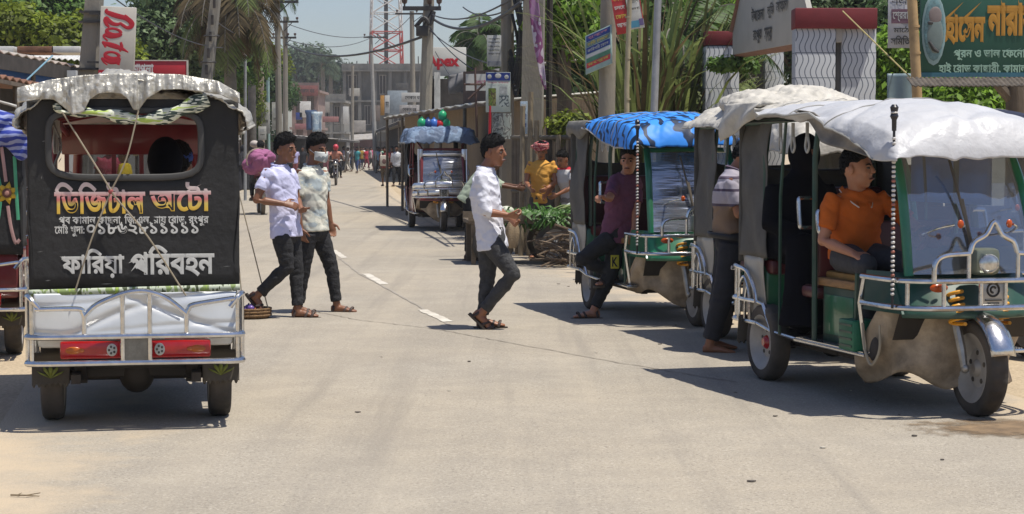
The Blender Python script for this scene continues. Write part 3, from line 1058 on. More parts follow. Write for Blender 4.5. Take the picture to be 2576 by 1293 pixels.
tag(mb.build('junction_box', IRON, None), 'dark metal junction box strapped to the thick pole beside the shop board', 'box')
def wire(p, q, sag, r=.022, n=16):
    mb = MB()
    p, q = V(p), V(q)
    mb.tube([lerp(p, q, i / n) - V((0, 0, sag * 4 * (i / n) * (1 - i / n))) for i in range(n + 1)], r, n=5)
    tag(mb.build('overhead_cable', mat('cable_black', (.035, .035, .04), rough=.6), None, ang=180), None, 'cable', 'overhead cables')['label'] = 'thin black overhead cable strung between the poles'
for (a, ya, b, yb, sg_, r) in (((718, 108), 98, (1063, 92), 47, .55, .035), ((718, 58), 98, (935, 90), 132, .35, .02), ((718, 98), 98, (935, 94), 132, .5, .02), ((1165, 18), 47, (1330, -12), 30, .25, .016), ((1090, 48), 47, (1310, 8), 30, .3, .03), ((1085, 36), 47, (1320, -25), 30, .25, .016),
                              ((1080, 75), 47, (1230, 160), 36, .1, .012), ((1075, 60), 47, (1190, 175), 38, .1, .012), ((935, 94), 132, (1036, 38), 112, .4, .02), ((697, 8), 76, (718, 58), 98, .3, .016), ((280, -10), 32, (560, 120), 50, .2, .012), ((545, 55), 46, (697, 90), 76, .3, .014), ((1095, 130), 47, (1185, 260), 38, .05, .010)):
    wire(at(*a, ya), at(*b, yb), sg_, r)
# right side poles with posters
root, f, v = vpole('light concrete pole wrapped in a thick bundle of black cables', (1277, -60), (1275, 380), 33, .135, .11, CONC)
mb = MB()
rr = random.Random(2)
for k in range(16):
    x = .12 + .10 * rr.random()
    zt, zb = rr.uniform(3.7, 4.4), rr.uniform(2.35, 3.0)
    mb.tube(spline([(x * .7, -.14, zt), (x + .06, -.2 - .05 * rr.random(), (zt + zb) / 2), (x * .8, -.18, zb), (x * .3, -.16, zb + .3)], 5), .022, n=6)
mb.build('cable_bundle', mat('cable_loop', (.012, .012, .013), rough=.5), root)
def poster(label, px, py, Y, wpx, hpx, yaw, paint, name='poster', cat='poster', thick=.012, tilt=0.0, axes=None):
    """a flat printed sheet centred on the picture point; paint(root, w, h) adds its print"""
    c = at(px, py, Y)
    w, h = wpx * Y / FPX, hpx * Y / FPX
    root = empty(name, c, yaw, label, cat)
    root.rotation_euler = (0, tilt, yaw)
    if axes:
        h_, v_ = V(axes[0]).normalized(), V(axes[1]).normalized()
        y_ = v_.cross(h_)
        root.rotation_euler = Matrix((h_, y_, v_)).transposed().to_euler()
    mb = MB()
    mb.box((0, 0, 0), (w, thick, h), b=.002)
    mb.build('board', paint[0], root)
    for k, (kind, x, z, a, b, m, *tx) in enumerate(paint[1]):
        X, Z = (x - .5) * w, (.5 - z) * h
        if kind == 'band':
            mb = MB()
            mb.box((X, -thick / 2 - .002, Z), (a * w, .004, b * h))
            mb.build('printed_band', m, root)
        elif kind == 'dot':
            mb = MB()
            mb.ell((X, -thick / 2 - .004, Z), (a * w, .004, b * h), 16, 6)
            mb.build('printed_emblem', m, root)
        else:
            lettering(tx[0], frame(V((X, -thick / 2 - .0065, Z)), (1, 0, 0), (0, 0, 1)), a * w, b * h, m, root, .02)
    return root
SW, BL, GR_, RD, YL = mat('print_white', (.52, .52, .49), rough=.5, var=.1), mat('print_blue', (.015, .035, .20), rough=.5), mat('print_green', (.06, .17, .09), rough=.5, var=.25), mat('print_red', (.42, .03, .03), rough=.5), mat('print_yellow', (.45, .36, .06), rough=.5)
GY, CY_, PK = mat('print_grey', (.38, .39, .38), rough=.6, var=.12), mat('print_cyan', (.06, .22, .33), rough=.5), mat('print_pink', (.42, .18, .24), rough=.5)
poster('small grey printed notice high on the cable-wrapped pole', 1243, 128, 32.7, 36, 78, R(4), (GY, [('text', .5, .12 + .12 * k, .82, .055, INKD, w_) for k, w_ in enumerate(('জরুরী িবজ্ঞিপ্ত'[:6], 'সবার জন্য', 'ভিত চলেছ', 'আজই আসুন', 'রংপুর সদর'))] + [('band', .5, .9, .9, .13, mat('print_slate', (.17, .18, .2), rough=.6))]))
ph1 = patches('photo_green', [(.05, .09, .02), (.14, .19, .03), (.08, .06, .03), (.20, .20, .06)], scale=11)
ph2 = patches('photo_grey', [(.10, .13, .13), (.34, .38, .37), (.08, .10, .11), (.42, .45, .44)], scale=9)
poster('white poster with a blue emblem band and two pictures on the cable-wrapped pole', 1253, 232, 32.6, 62, 100, R(3), (mat('poster_mint', (.47, .52, .48), rough=.5, var=.06), [('band', .5, .11, .98, .2, BL), ('dot', .15, .11, .09, .055, GY), ('dot', .5, .09, .13, .06, SW), ('dot', .84, .12, .09, .055, GY), ('dot', .84, .13, .045, .028, INKD),
    ('text', .5, .26, .85, .06, PK, 'িশক্ষা পিরবার'), ('band', .26, .62, .30, .44, ph1), ('band', .74, .72, .38, .28, ph2), ('band', .72, .45, .3, .2, mat('photo_pale', (.36, .38, .38), rough=.5, var=.4, vs=20))]))
# transformer-like painted drum under it
mb = MB()
q = at(1262, 316, 32.4)
mb.tube([q + V((0, 0, -.22)), q + V((0, 0, .2))], .16, n=20)
mb.tube([q + V((0, 0, -.05)), q + V((0, 0, .02))], .163, n=20, cap=False)
tag(mb.build('pasted_bills', patches('pasted_bills', [(.17, .19, .18), (.30, .32, .30), (.09, .09, .09), (.22, .25, .24)], scale=10), None), 'torn grey bills pasted round the cable-wrapped pole below the posters', 'poster')
mb = MB()
q = at(1233, 312, 32.6)
mb.tube([q + V((0, 0, .3)), q + V((-.01, 0, -.2))], .022, n=8)
tag(mb.build('red_pipe', INKR, None), 'thin red pipe beside the pole with the pasted bills', 'pipe')
# wide pole with the purple banner
root, f, v = vpole('thick square concrete pole with a purple and white cloth banner tied to it', (1345, -60), (1338, 350), 31, .205, .195, CONC, square=True)
mb = MB()
def ban(u, v_):
    x = lerp(1331, 1376, u) if v_ < .5 else lerp(1331 + 26 * (v_ - .5) * 2, 1374, u)
    x = lerp(lerp(1330, 1362, v_ ** 1.8), lerp(1348, 1374, v_ ** .7), u)
    p = at(x, lerp(-30, 226 - 22 * (1 - u) ** 2, v_), 30.65)
    return p + V((0, -.03 * math.sin(v_ * 9 + u * 5), 0))
mb.grid(ban, 8, 40)
tag(mb.build('cloth_banner', patches('banner_purple', [(.40, .32, .44), (.52, .46, .52), (.22, .06, .17), (.34, .18, .32)], scale=5.5, stretch=(1, 1, .6)), None, solid=.006), 'twisted purple and white cloth banner hanging on the thick square pole', 'banner')
poster('narrow pale blue bill on the thick square pole above the fence', 1318, 296, 30.6, 18, 82, 0, (mat('bill_blue', (.32, .40, .48), rough=.6, var=.3, vs=20), [('band', .5, .15, .7, .12, SW), ('text', .5, .45, .7, .2, BL, 'েভাট'), ('text', .5, .72, .7, .14, BL, 'চাই')]))
mb = MB()
q = at(1384, 150, 31.3)
mb.tube([(q.x, q.y, 0), (q.x - .02, q.y, 2.4), (q.x, q.y, 4.5)], .05, n=8)
tag(mb.build('dark_post', mat('wood_dark', (.035, .028, .022), rough=.8), None), 'dark wooden post against the right side of the thick square pole', 'post')
# pole with tilted green/blue sign
root, f, v = vpole('round concrete pole carrying a tilted blue and green notice board', (1532, -60), (1526, 290), 25, .115, .10, CONC, n=14)
poster('tilted notice board with blue, yellow, green and red printed bands', 1506, 125, 24.75, 100, 104, 0, (mat('board_mint', (.30, .40, .36), rough=.5), [('band', .5, .11, .9, .15, BL), ('text', .5, .11, .75, .07, PK, 'মুকুল কম্পিউটার'[:5]), ('band', .5, .26, .9, .12, mat('print_teal', (.12, .18, .18), rough=.5)), ('text', .5, .26, .8, .1, YL, 'ভিত চলেছ'), ('band', .5, .42, .9, .16, BL), ('text', .5, .42, .8, .1, GY, 'কািরগির েকাস'),
    ('band', .5, .56, .9, .08, SW), ('band', .5, .68, .9, .12, GR_), ('band', .5, .8, .9, .13, RD), ('text', .5, .8, .8, .08, YL, 'রংপুর')]), name='notice_board', cat='sign', axes=((.622, -.742, .25), (0, .32, .947)))
poster('red printed sheet of the pair of posters above the notice board', 1560, 30, 24.6, 34, 110, R(6), (RD, [('text', .5, .2 + .2 * k, .8, .1, (YL, SW)[k % 2], w_) for k, w_ in enumerate(('ভিত', 'চলেছ', 'েকাস', 'আসন'))]), tilt=R(-10))
poster('white printed sheet with a cyan and purple foot beside the red one', 1596, 22, 24.6, 36, 100, R(6), (SW, [('text', .5, .3, .7, .1, INKD, 'েনািটশ'), ('text', .5, .5, .7, .07, INKD, 'সকল ছাত্র'[:6]), ('band', .36, .88, .6, .17, CY_), ('band', .82, .85, .3, .17, mat('print_purple', (.12, .09, .22), rough=.5)), ('band', .97, .4, .06, .75, RD)]), tilt=R(-10))
mb = MB()
q = at(1579, 200, 24.4)
mb.tube([(q.x, q.y, 0), (q.x - .01, q.y, 2.3), (q.x + .05, q.y, 4.3)], [.035, .032, .028], n=10)
for z in (.6, 1.1, 1.6, 2.1, 2.6, 3.1):
    mb.tube([(q.x, q.y, z), (q.x, q.y, z + .02)], .037, n=10)
tag(mb.build('bamboo_pole', mat('bamboo_grey', (.33, .29, .19), rough=.6, var=.25), None), 'weathered bamboo pole propping the red and white posters', 'bamboo pole')
root, f, v = vpole('smooth grey steel post leaning slightly in front of the strappy plants', (1657, -50), (1646, 265), 23.6, .045, .043, GALV, 'steel_post', 'post', n=14)

# ---- sheds and stalls
def slab(mb, pts, th, mi=0):
    mb.prism(pts, (0, 0, -th), mi)
def corr(mb, a, b, c, d, n=40, amp=.02, mi=0):
    """corrugated sheet with corners a-b (eave) and d-c (ridge)"""
    a, b, c, d = V(a), V(b), V(c), V(d)
    def fn(u, v):
        p = lerp(lerp(a, b, u), lerp(d, c, u), v)
        return p + V((0, 0, amp * math.sin(u * n * math.pi)))
    mb.grid(fn, n * 2, 3, mi)
def shed(label, e0, e1, depth, rise, wallm, roofm, hz=None, fascia=None, name='roadside_shed', wall_back=.9, posts=3, cat='shed', seed=0, dirx=1):
    """roadside stall: eave from e0 (near) to e1 (far), running back from the road by depth"""
    root = empty(name, (e0.x, e0.y, 0), 0, label, cat)
    o = V((e0.x, e0.y, 0))
    a, b = e0 - o, e1 - o
    back = V((depth * dirx, 0, rise))
    mb = MB()
    corr(mb, a, b, b + back, a + back, n=26)
    mb.build('roof', roofm, root, solid=.02)
    if fascia:
        mb = MB()
        d = (b - a)
        mb.prism([a + V((0, 0, -.02)), b + V((0, 0, -.02)), b + V((0, 0, -fascia)), a + V((0, 0, -fascia))], (.03 * dirx, 0, 0))
        mb.build('fascia', DARKIN if fascia > .1 else OLDWD, root)
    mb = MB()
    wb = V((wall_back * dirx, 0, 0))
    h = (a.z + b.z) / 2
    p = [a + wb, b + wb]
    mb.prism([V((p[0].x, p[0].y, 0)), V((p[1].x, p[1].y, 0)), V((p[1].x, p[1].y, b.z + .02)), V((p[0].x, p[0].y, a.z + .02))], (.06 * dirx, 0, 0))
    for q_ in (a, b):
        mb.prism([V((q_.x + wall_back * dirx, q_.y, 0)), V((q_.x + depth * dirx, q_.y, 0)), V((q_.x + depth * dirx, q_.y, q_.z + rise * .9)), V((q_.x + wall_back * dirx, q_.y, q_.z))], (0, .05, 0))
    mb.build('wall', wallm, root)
    for k in range(posts):
        q_ = lerp(a, b, (k + .02) / max(1, posts - 1) * .98)
        mb = MB()
        mb.tube([(q_.x + .06 * dirx, q_.y, 0), (q_.x + .06 * dirx, q_.y, q_.z)], .034, n=8)
        mb.build('post', POSTM, root)
    return root
POSTM = mat('post_grey', (.15, .125, .095), rough=.8, var=.3)
OLDWD = mat('weathered_board', (.12, .09, .065), rough=.9, var=.4, vs=4)
def eave(px0, py0, Y0, px1):
    """two ends of a level eave parallel to the picture's vanishing lines"""
    a = at(px0, py0, Y0)
    return a
# left shops
a = at(-60, 118, 24.5); b = at(215, 163, 31)
b.z = a.z
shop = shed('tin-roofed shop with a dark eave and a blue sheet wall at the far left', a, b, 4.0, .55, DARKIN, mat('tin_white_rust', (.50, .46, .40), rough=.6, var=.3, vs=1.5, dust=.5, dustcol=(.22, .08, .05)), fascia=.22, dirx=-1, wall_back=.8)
mb = MB()
mb.grid(lambda u, v_: at(lerp(-60, 178, u), lerp(148 + 20 * u, lerp(222, 214, u), v_), lerp(25.3, 30, u)) + V((0, -.03 * math.sin(v_ * 5), 0)), 20, 8)
tag(mb.build('tarpaulin_sheet', mat('tarp_blue', (.012, .085, .32), rough=.5, var=.12, vs=3), None, solid=.01), 'royal blue sheet hung under the dark eave of the left shop', 'tarpaulin')
mb = MB()
q = at(182, 190, 29.5)
mb.box((q.x, q.y, 1.33), (.13, .13, 2.66))
tag(mb.build('painted_post', mat('post_white', (.45, .47, .48), rough=.8), None), 'pale square post at the right end of the blue sheet', 'post')
mb = MB()
mb.tube([at(66, 202, 23), at(132, 140, 24)], .010, n=6)
tag(mb.build('guy_rope', mat('rope_teal', (.15, .28, .36), rough=.8), None), 'thin blue-green rope slanting across the blue sheet', 'rope')
a = at(-70, 178, 17.6); b = at(150, 222, 23); b.z = a.z
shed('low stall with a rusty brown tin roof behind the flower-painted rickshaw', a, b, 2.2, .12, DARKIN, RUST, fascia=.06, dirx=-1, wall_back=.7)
mb = MB()
mb.grid(lambda u, v_: at(lerp(-60, 42, u), lerp(236 + 28 * u, 243 + 28 * u, v_), 19.0), 6, 2)
tag(mb.build('awning_strip', TINW, None, solid=.008), 'narrow white awning strip under the rusty stall roof', 'awning')
a = at(285, 205, 40); b = at(480, 205, 46)
mb = MB()
mb.box(((a.x + b.x) / 2, 43, 1.4), (2.2, 3.0, 2.8))
tag(mb.build('store_room', PLAST, None), 'plastered store behind the red shop board', 'building')
mb = MB()
for px, w in ((20, 60), (105, 90), (180, 70)):
    a = at(px, 128, 34)
    mb.box(a, (w * 34 / FPX, .9, .10), b=.01, mi=1 if px == 105 else 0)
corr(mb, at(-40, 136, 32.5), at(205, 152, 36), at(230, 128, 40), at(-60, 118, 38), n=30, mi=0)
q = at(105, 128, 34)
o = mb.build('tin_roof', [TINW, RUST], None, solid=.01)
tag(o, 'patched white and rust tin roof behind the dark eave on the left', 'roof')
# shed under the street lamp
a = at(572, 266, 72); b = at(668, 287, 92); b.z = a.z
shed('wooden shed with a brown tin roof beside the women in black', a, b, 5, .2, OLDWD, mat('tin_brown', (.30, .22, .17), rough=.8, var=.3), fascia=.2, dirx=-1, wall_back=1.2, posts=4)
mb = MB()
mb.box(at(605, 313, 73), (1.0, .06, .14))
tag(mb.build('counter_board', TINW, None), 'white counter board across the front of the brown shed', 'board')
mb = MB()
q = at(657, 225, 88)
mb.box((q.x, q.y, q.z / 2 + .5), (.22, .22, q.z + 1.2))
tag(mb.build('brick_pier', mat('pier_tan', (.36, .28, .21), rough=.9), None), 'tan masonry pier at the end of the shed roof', 'pier')
mb = MB()
mb.tube([(at(675, 200, 86).x, 86, 0), at(674, 195, 86)], .07, n=8)
tag(mb.build('teal_pole', mat('teal_paint', (.26, .38, .36), rough=.6), None), 'pale teal pole behind the hanging white sheets', 'pole')
for k, (px, py, w, h, Y, lb) in enumerate(((668, 297, 22, 78, 84, 'white printed sheet left of the teal pole'), (694, 292, 20, 70, 85, 'white printed sheet right of the teal pole'), (660, 335, 20, 34, 83, 'torn white sheet hanging low beside the shed'))):
    poster(lb, px, py, Y, w, h, R(5 * k), (mat('sheet_offwhite', (.42, .42, .38), rough=.7, var=.3, vs=2.5), [('band', .5, .3, .5, .2, GY), ('text', .5, .6, .6, .12, INKD, 'েদাকান')]), name='hanging_sheet', cat='sheet')
# buildings at the end of the road
def openings(mb, x0, x1, y, z0, z1, nb, m_i, fr=.55, depth=.35):
    w = (x1 - x0) / nb
    for k in range(nb):
        xa = x0 + w * (k + .5 - fr / 2)
        mb.box((xa + w * fr / 2, y + depth / 2 - .02 - depth / 2, (z0 + z1) / 2), (w * fr, .08, z1 - z0), mi=m_i)
def facade(label, px0, px1, pyt, Y, floors, m, roofpar=.8, seed=0, name='building', dep=8, nb=4, balc=True, litter=True):
    """framed building facing the street: slabs, piers, dark panels painted for the shade in the bays, parapet"""
    a, b = at(px0, pyt, Y), at(px1, pyt, Y)
    H, W = a.z, b.x - a.x
    root = empty(name, ((a.x + b.x) / 2, Y, 0), 0, label, 'building')
    fh = (H - roofpar) / floors
    rr = random.Random(seed)
    mb = MB()
    mb.box((0, dep / 2 + .5, H / 2 - .3), (W - .3, dep, H - .6))
    mb.build('wall', m, root)
    for f in range(floors + 1):
        mb = MB()
        z = f * fh if f else .12
        mb.box((rr.uniform(-.1, .1), .3 + dep / 2, z), (W + .3, dep + .9 + (.5 if f == floors else 0), .22))
        mb.build('floor_slab', m, root)
    for k in range(nb + 1):
        mb = MB()
        x = -W / 2 + .2 + (W - .4) * k / nb
        mb.box((x, .12, (H - roofpar) / 2), (.38, .45, H - roofpar - .2))
        mb.build('column', m, root)
    for f in range(floors):
        for k in range(nb):
            x = -W / 2 + .2 + (W - .4) * (k + .5) / nb
            w = ((W - .4) / nb - .5) * rr.uniform(.6, 1.12)
            kind = rr.random()
            z0 = f * fh + .15
            if f and kind > .84: continue
            mb = MB()
            hgt = fh * (.62 if kind < .7 else .45)
            zc = z0 + (hgt / 2 if f == 0 else fh * .5)
            mb.box((x, .47, zc), (w * .8, .10, hgt), mi=0)
            wo = mb.build('window' if f else 'doorway', DARKIN, root)
            mb = MB()
            for s_ in (-.5, 0, .5):
                mb.box((x + s_ * w * .8, .40, zc), (.09, .08, hgt + .08))
            for s_ in (-.5, .5):
                mb.box((x, .40, zc + s_ * hgt), (w * .8 + .18, .10, .10))
            mb.build('frame', PLAST if kind < .5 else OLDWD, wo)
            if balc and f and kind > .25:
                mb = MB()
                for q_ in range(7):
                    mb.box((x - w * .45 + w * .15 * q_, -.12, f * fh + .55), (.06, .06, .8))
                mb.box((x, -.12, f * fh + .98), (w, .10, .10))
                mb.build('railing', m, root)
    mb = MB()
    mb.box((0, -.05, H - roofpar / 2), (W + .2, .2, roofpar))
    for k in range(nb * 2):
        mb.box((-W / 2 + W * (k + .5) / nb / 2, -.17, H - roofpar / 2), (W / nb / 2 * .7, .06, roofpar * .55))
    mb.build('parapet', m, root)
    for k in range(5):
        mb = MB()
        x = rr.uniform(-W / 2, W / 2)
        mb.tube([(x, rr.uniform(.5, 3), H - .4), (x + .05, 1, H + rr.uniform(.3, .9))], .06, n=5)
        mb.build('rebar', IRON, root)
    return root, H, W
DKC = mat('concrete_stained', (.15, .147, .135), rough=.92, var=.5, vs=.6, stretch=(1, 1, .35), bump=.3, bs=3)
fA = facade('tall grey weathered concrete building closing the end of the road, below the lattice tower', 862, 1062, 160, 232, 3, DKC, seed=5, nb=5)
facade('lower grey annexe with pale panels left of the tall concrete building', 800, 866, 236, 205, 2, CONCD, seed=6, nb=2)
facade('small pinkish shop building with a red parapet left of the road', 734, 800, 208, 185, 2, PINKW, seed=7, nb=2)
for k, (px, py, w, h, Y, m, lb) in enumerate(((770, 228, 60, 26, 184, mat('board_redbrown', (.20, .07, .06), rough=.6, var=.3), 'red-brown shop board on the parapet of the pinkish building'), (768, 275, 28, 40, 183, TINW, 'white panel hung on the pinkish building front'), (752, 292, 16, 18, 183, BL, 'small blue panel on the pinkish building front'), (762, 318, 40, 14, 170, mat('board_pink', (.28, .12, .12), rough=.6), 'faded pink board low on the left shops'),
        (832, 300, 40, 14, 170, mat('board_pink2', (.30, .14, .13), rough=.6), 'faded pink board beside the hanging clothes'), (1000, 258, 50, 60, 120, mat('board_glass', (.30, .34, .36), rough=.3), 'grey-blue glazed panel right of the slim pole'), (962, 265, 10, 50, 119, mat('board_orange', (.45, .22, .04), rough=.6), 'narrow orange strip of the far shop sign'), (974, 262, 12, 44, 119, SW, 'white strip with red marks beside the orange one'),
        (1040, 245, 60, 24, 88, SW, 'white written board under the far right eaves'), (1030, 275, 50, 22, 86, mat('board_text', (.40, .38, .36), rough=.7, var=.4, vs=9), 'worn written board below the white one'))):
    poster(lb, px, py, Y, w, h, 0, (m, [('text', .5, .5, .7, .4, INKD, 'েদাকান ঘর')] if m in (SW, ) or k in (0, 9) else []), name='shop_board', cat='sign', thick=.05)
for k, (px, py, m, lb) in enumerate(((782, 302, mat('cloth_navy', (.03, .06, .13), rough=.9), 'dark blue garment hanging outside the left shops'), (797, 306, patches('cloth_paleblue', [(.34, .42, .46), (.26, .35, .42), (.42, .48, .5)], scale=3), 'pale blue checked garment hanging outside the left shops'))):
    mb = MB()
    c = at(px, py, 150)
    mb.grid(lambda u, v_: c + V((lerp(-.32, .32, u) * (1 + .3 * (v_ < .25)), -.1 * math.sin(u * 6), lerp(.75, -.75, v_))), 10, 8)
    tag(mb.build('hanging_garment', m, None, solid=.08), lb, 'garment')
for k, (px, py, w, h, m, lb) in enumerate(((892, 232, 26, 20, mat('patch_pale', (.38, .37, .33), rough=.9, var=.35, vs=1), 'pale patched panel on the upper left of the tall grey building'), (945, 285, 22, 40, mat('patch_brown', (.14, .11, .09), rough=.9, var=.4, vs=1), 'brown screen hung in front of the tall grey building'), (1012, 222, 30, 26, mat('patch_dark', (.06, .058, .055), rough=.9, var=.4), 'dark open bay shutter high on the tall grey building'),
        (905, 318, 30, 30, mat('patch_mixed', (.33, .31, .28), rough=.9, var=.5, vs=.9), 'washed-out cloth awning low on the tall grey building'), (870, 290, 14, 44, SW, 'narrow white hanging board beside the short grey pole'), (820, 270, 18, 26, PLAST, 'grey hoarding on the lower annexe'))):
    poster(lb, px, py, 203 if k in (4, 5) else 230.5, w, h, 0, (m, []), name='hoarding', cat='hoarding', thick=.08)
# market stalls along the far road
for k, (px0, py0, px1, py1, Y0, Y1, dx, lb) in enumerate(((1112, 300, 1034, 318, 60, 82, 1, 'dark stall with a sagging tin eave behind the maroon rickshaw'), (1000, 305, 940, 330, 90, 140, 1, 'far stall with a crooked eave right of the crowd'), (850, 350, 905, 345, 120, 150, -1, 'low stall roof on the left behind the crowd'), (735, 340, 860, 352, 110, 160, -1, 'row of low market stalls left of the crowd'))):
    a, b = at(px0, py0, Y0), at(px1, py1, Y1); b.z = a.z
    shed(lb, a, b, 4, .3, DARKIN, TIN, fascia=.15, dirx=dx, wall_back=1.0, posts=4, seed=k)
mb = MB()
a, b = at(868, 352, 219), at(938, 346, 219)
mb.box(((a.x + b.x) / 2, 221, a.z / 2), (b.x - a.x, 3, a.z))
mb.prism([a + V((-.4, -1.6, -.1)), b + V((.4, -1.6, -.1)), b + V((.4, .5, .5)), a + V((-.4, .5, .5))], (0, 0, -.1), mi=1)
tag(mb.build('market_stall', [mat('stall_shade_maroon', (.09, .035, .035), rough=.9, var=.5, vs=.8), TIN], None), 'maroon market stall, stall shade painted into its front, closing the view behind the far crowd', 'stall')  # shade inside the far stalls put into the dark maroon
# the bamboo-walled shop on the right
a = at(1236, 254, 34); b = at(965, 300, 52); b.z = a.z
sh2 = shed('bamboo-walled shop with a pale tin eave behind the maroon rickshaw', a, b, 4.5, .35, BAMB, mat('tin_pale2', (.50, .48, .42), rough=.6, var=.25), fascia=.06, dirx=1, wall_back=.55, posts=6)
a = at(1305, 166, 35); b = at(1168, 176, 40); b.z = a.z
mb = MB()
corr(mb, a, b, b + V((3, 0, .3)), a + V((3, 0, .3)), n=16)
up = mb.build('roof', TIN, None, solid=.02)
ush = empty('upper_stall', (0, 0, 0), 0, 'upper storey of the right shop with white printed banners under its roof', 'shop')
up.parent = ush
mb = MB()
mb.prism([at(1165, 180, 38.5), at(1306, 172, 36), at(1306, 262, 36), at(1165, 262, 38.5)], (.05, .3, 0))
mb.build('wall', mat('wall_brown', (.07, .045, .035), rough=.9, var=.4), ush)
mb = MB()
mb.box(at(1238, 207, 35.9), (.95, .03, .30)); 
mb.build('banner', SW, ush)
lettering('হােটল ও েরঁেস্তারা'[:5], frame(at(1238, 207, 35.9) + V((0, -.02, 0)), (1, 0, 0), (0, 0, 1)), .6, .14, PK, ush, .02)
mb = MB()
for p0, p1 in (((1168, 212), (1300, 212)), ((1195, 170), (1200, 345)), ((1178, 250), (1230, 200))):
    mb.tube([at(*p0, 35.2), at(*p1, 35.2)], .022, n=6)
mb.build('railing', mat('rail_rust', (.10, .06, .05), rough=.8), ush)
c = at(1119, 155, 47.6)
ap = empty('billboard', (c.x, c.y, 0), R(2), 'white shop board with bold red lettering beside the thick concrete pole', 'sign')
mb = MB()
mb.box((0, 0, c.z), (1.02, .10, .68), b=.01)
mb.build('board', mat('board_white', (.58, .57, .52), rough=.45, var=.06), ap)
for x in (-.3, .3):
    mb = MB()
    mb.tube([(x, .1, 0), (x, .1, c.z - .3)], .04)
    mb.build('leg', IRON, ap)
lettering('Apex', frame(V((-.045, -.058, c.z - .02)), (1, 0, 0), (0, 0, 1)), .80, .36, INKR, ap, .05)
mb = MB()
c2 = at(1128, 230, 46.9)
mb.box((c2.x + .1, c2.y + .6, c2.z - .8), (.9, 1.0, 2.2))
tag(mb.build('kiosk', DARKIN, None), 'dark kiosk wall below the white shop board', 'kiosk')
mb = MB()
mb.grid(lambda u, v_: at(lerp(1128, 1168, u), lerp(190 - 8 * u, 236 - 6 * u, v_), 40) + V((0, .05 * math.sin(v_ * 6 + u * 3), 0)), 8, 8)
tag(mb.build('hanging_cloth', mat('cloth_greyish', (.17, .165, .165), rough=.9, var=.2), None, solid=.02), 'grey cloth hanging below the white shop board', 'cloth')
mb = MB()
q = at(1100, 232, 45)
mb.box((q.x, q.y, q.z / 2), (.13, .13, q.z * 1.0 + .9))
tag(mb.build('white_post', mat('post_white2', (.50, .49, .45), rough=.8), None), 'white post right of the thick concrete pole', 'post')
# lattice tower
tw = empty('lattice_tower', (at(972, 300, 262).x, 262, 0), R(8), 'red and white steel lattice communication tower behind the grey building', 'tower')
TWR, TWW = mat('tower_red', (.40, .07, .06), rough=.6), mat('tower_white', (.58, .58, .57), rough=.6)
def tw_w(z): return lerp(2.35, 1.75, z / 26)
for lo, hi, m in ((0, 16.9, TWR), (16.9, 30, TWW)):
    mb = MB()
    z = lo
    for sx_, sy_ in ((1, 1), (1, -1), (-1, -1), (-1, 1)):
        mb.tube([(sx_ * tw_w(lo), sy_ * tw_w(lo), lo), (sx_ * tw_w(hi), sy_ * tw_w(hi), hi)], .11, n=6)
    while z < hi - .5:
        z2 = min(hi, z + 2.4)
        w0, w1 = tw_w(z), tw_w(z2)
        cs0 = [V((w0 * a_, w0 * b_, z)) for a_, b_ in ((1, 1), (1, -1), (-1, -1), (-1, 1))]
        cs1 = [V((w1 * a_, w1 * b_, z2)) for a_, b_ in ((1, 1), (1, -1), (-1, -1), (-1, 1))]
        for i in range(4):
            k = (i + 1) % 4
            mb.tube([cs0[i], cs1[k]], .07, n=5); mb.tube([cs0[k], cs1[i]], .07, n=5); mb.tube([cs1[i], cs1[k]], .08, n=5)
        z = z2
    mb.build('lattice_section', m, tw)
mb = MB()
mb.box((.0, 0, 14), (.5, .4, 28))
mb.build('cable_ladder', IRON, tw)
# bamboo fence, straw, on the right verge
f0, f1 = at(1288, 342, 29), at(1480, 342, 27.5)
fc = empty('bamboo_fence', (0, 0, 0), 0, 'old split-bamboo fence with a top rail behind the vegetable vendors', 'fence')
mb = MB()
rr = random.Random(8)
n = 70
for k in range(n):
    p = lerp(f0, f1, k / (n - 1))
    w = (f1.x - f0.x) / n * .46
    mb.box((p.x, p.y + rr.uniform(-.01, .01), p.z / 2 - .02 + rr.uniform(-.03, .02)), (w * 2 * rr.uniform(.7, .98), .02, p.z + rr.uniform(-.05, .03)))
mb.build('palings', mat('paling_grey', (.125, .105, .085), rough=.9, var=.4, island=.4, vs=5), fc)
mb = MB()
mb.tube([f0 + V((0, -.04, -.02)), f1 + V((0, -.04, -.02))], .03, n=8)
mb.tube([f0 + V((0, -.04, -.8)), f1 + V((0, -.04, -.8))], .025, n=8)
mb.build('rail', mat('rail_grey', (.11, .095, .075), rough=.8), fc)
for px in (1310, 1330, 1345, 1400, 1425):
    mb = MB()
    q = at(px, 300, 27.9)
    hgt = {1310: 2.1, 1330: 2.3, 1345: 1.9, 1400: 1.7, 1425: 1.75}[px]
    mb.tube([(q.x, q.y, 0), (q.x + .03, q.y, hgt)], .035, n=8)
    mb.build('fence_post', mat('bamboo_old', (.22, .18, .12), rough=.7, var=.3), fc)
mb = MB()
def heap(u, v_):
    a_ = u * math.pi
    p0 = at(lerp(1295, 1475, v_), 460, 28.3)
    r_ = .75 * math.sin(math.pi * (.08 + .84 * v_)) ** .5
    return V((p0.x, 28.4 - .45 * math.cos(a_) * r_, 1.12 * r_ * math.sin(a_) + .06 * noise.noise(V((u * 9, v_ * 12, 0)))))
mb.grid(heap, 20, 40)
tag(mb.build('straw_heap', mat('straw', (.26, .185, .10), rough=.95, var=.45, vs=9, stretch=(2, 2, 9), bump=1.0, bs=50), None), 'heap of brown straw in front of the bamboo fence', 'straw heap')

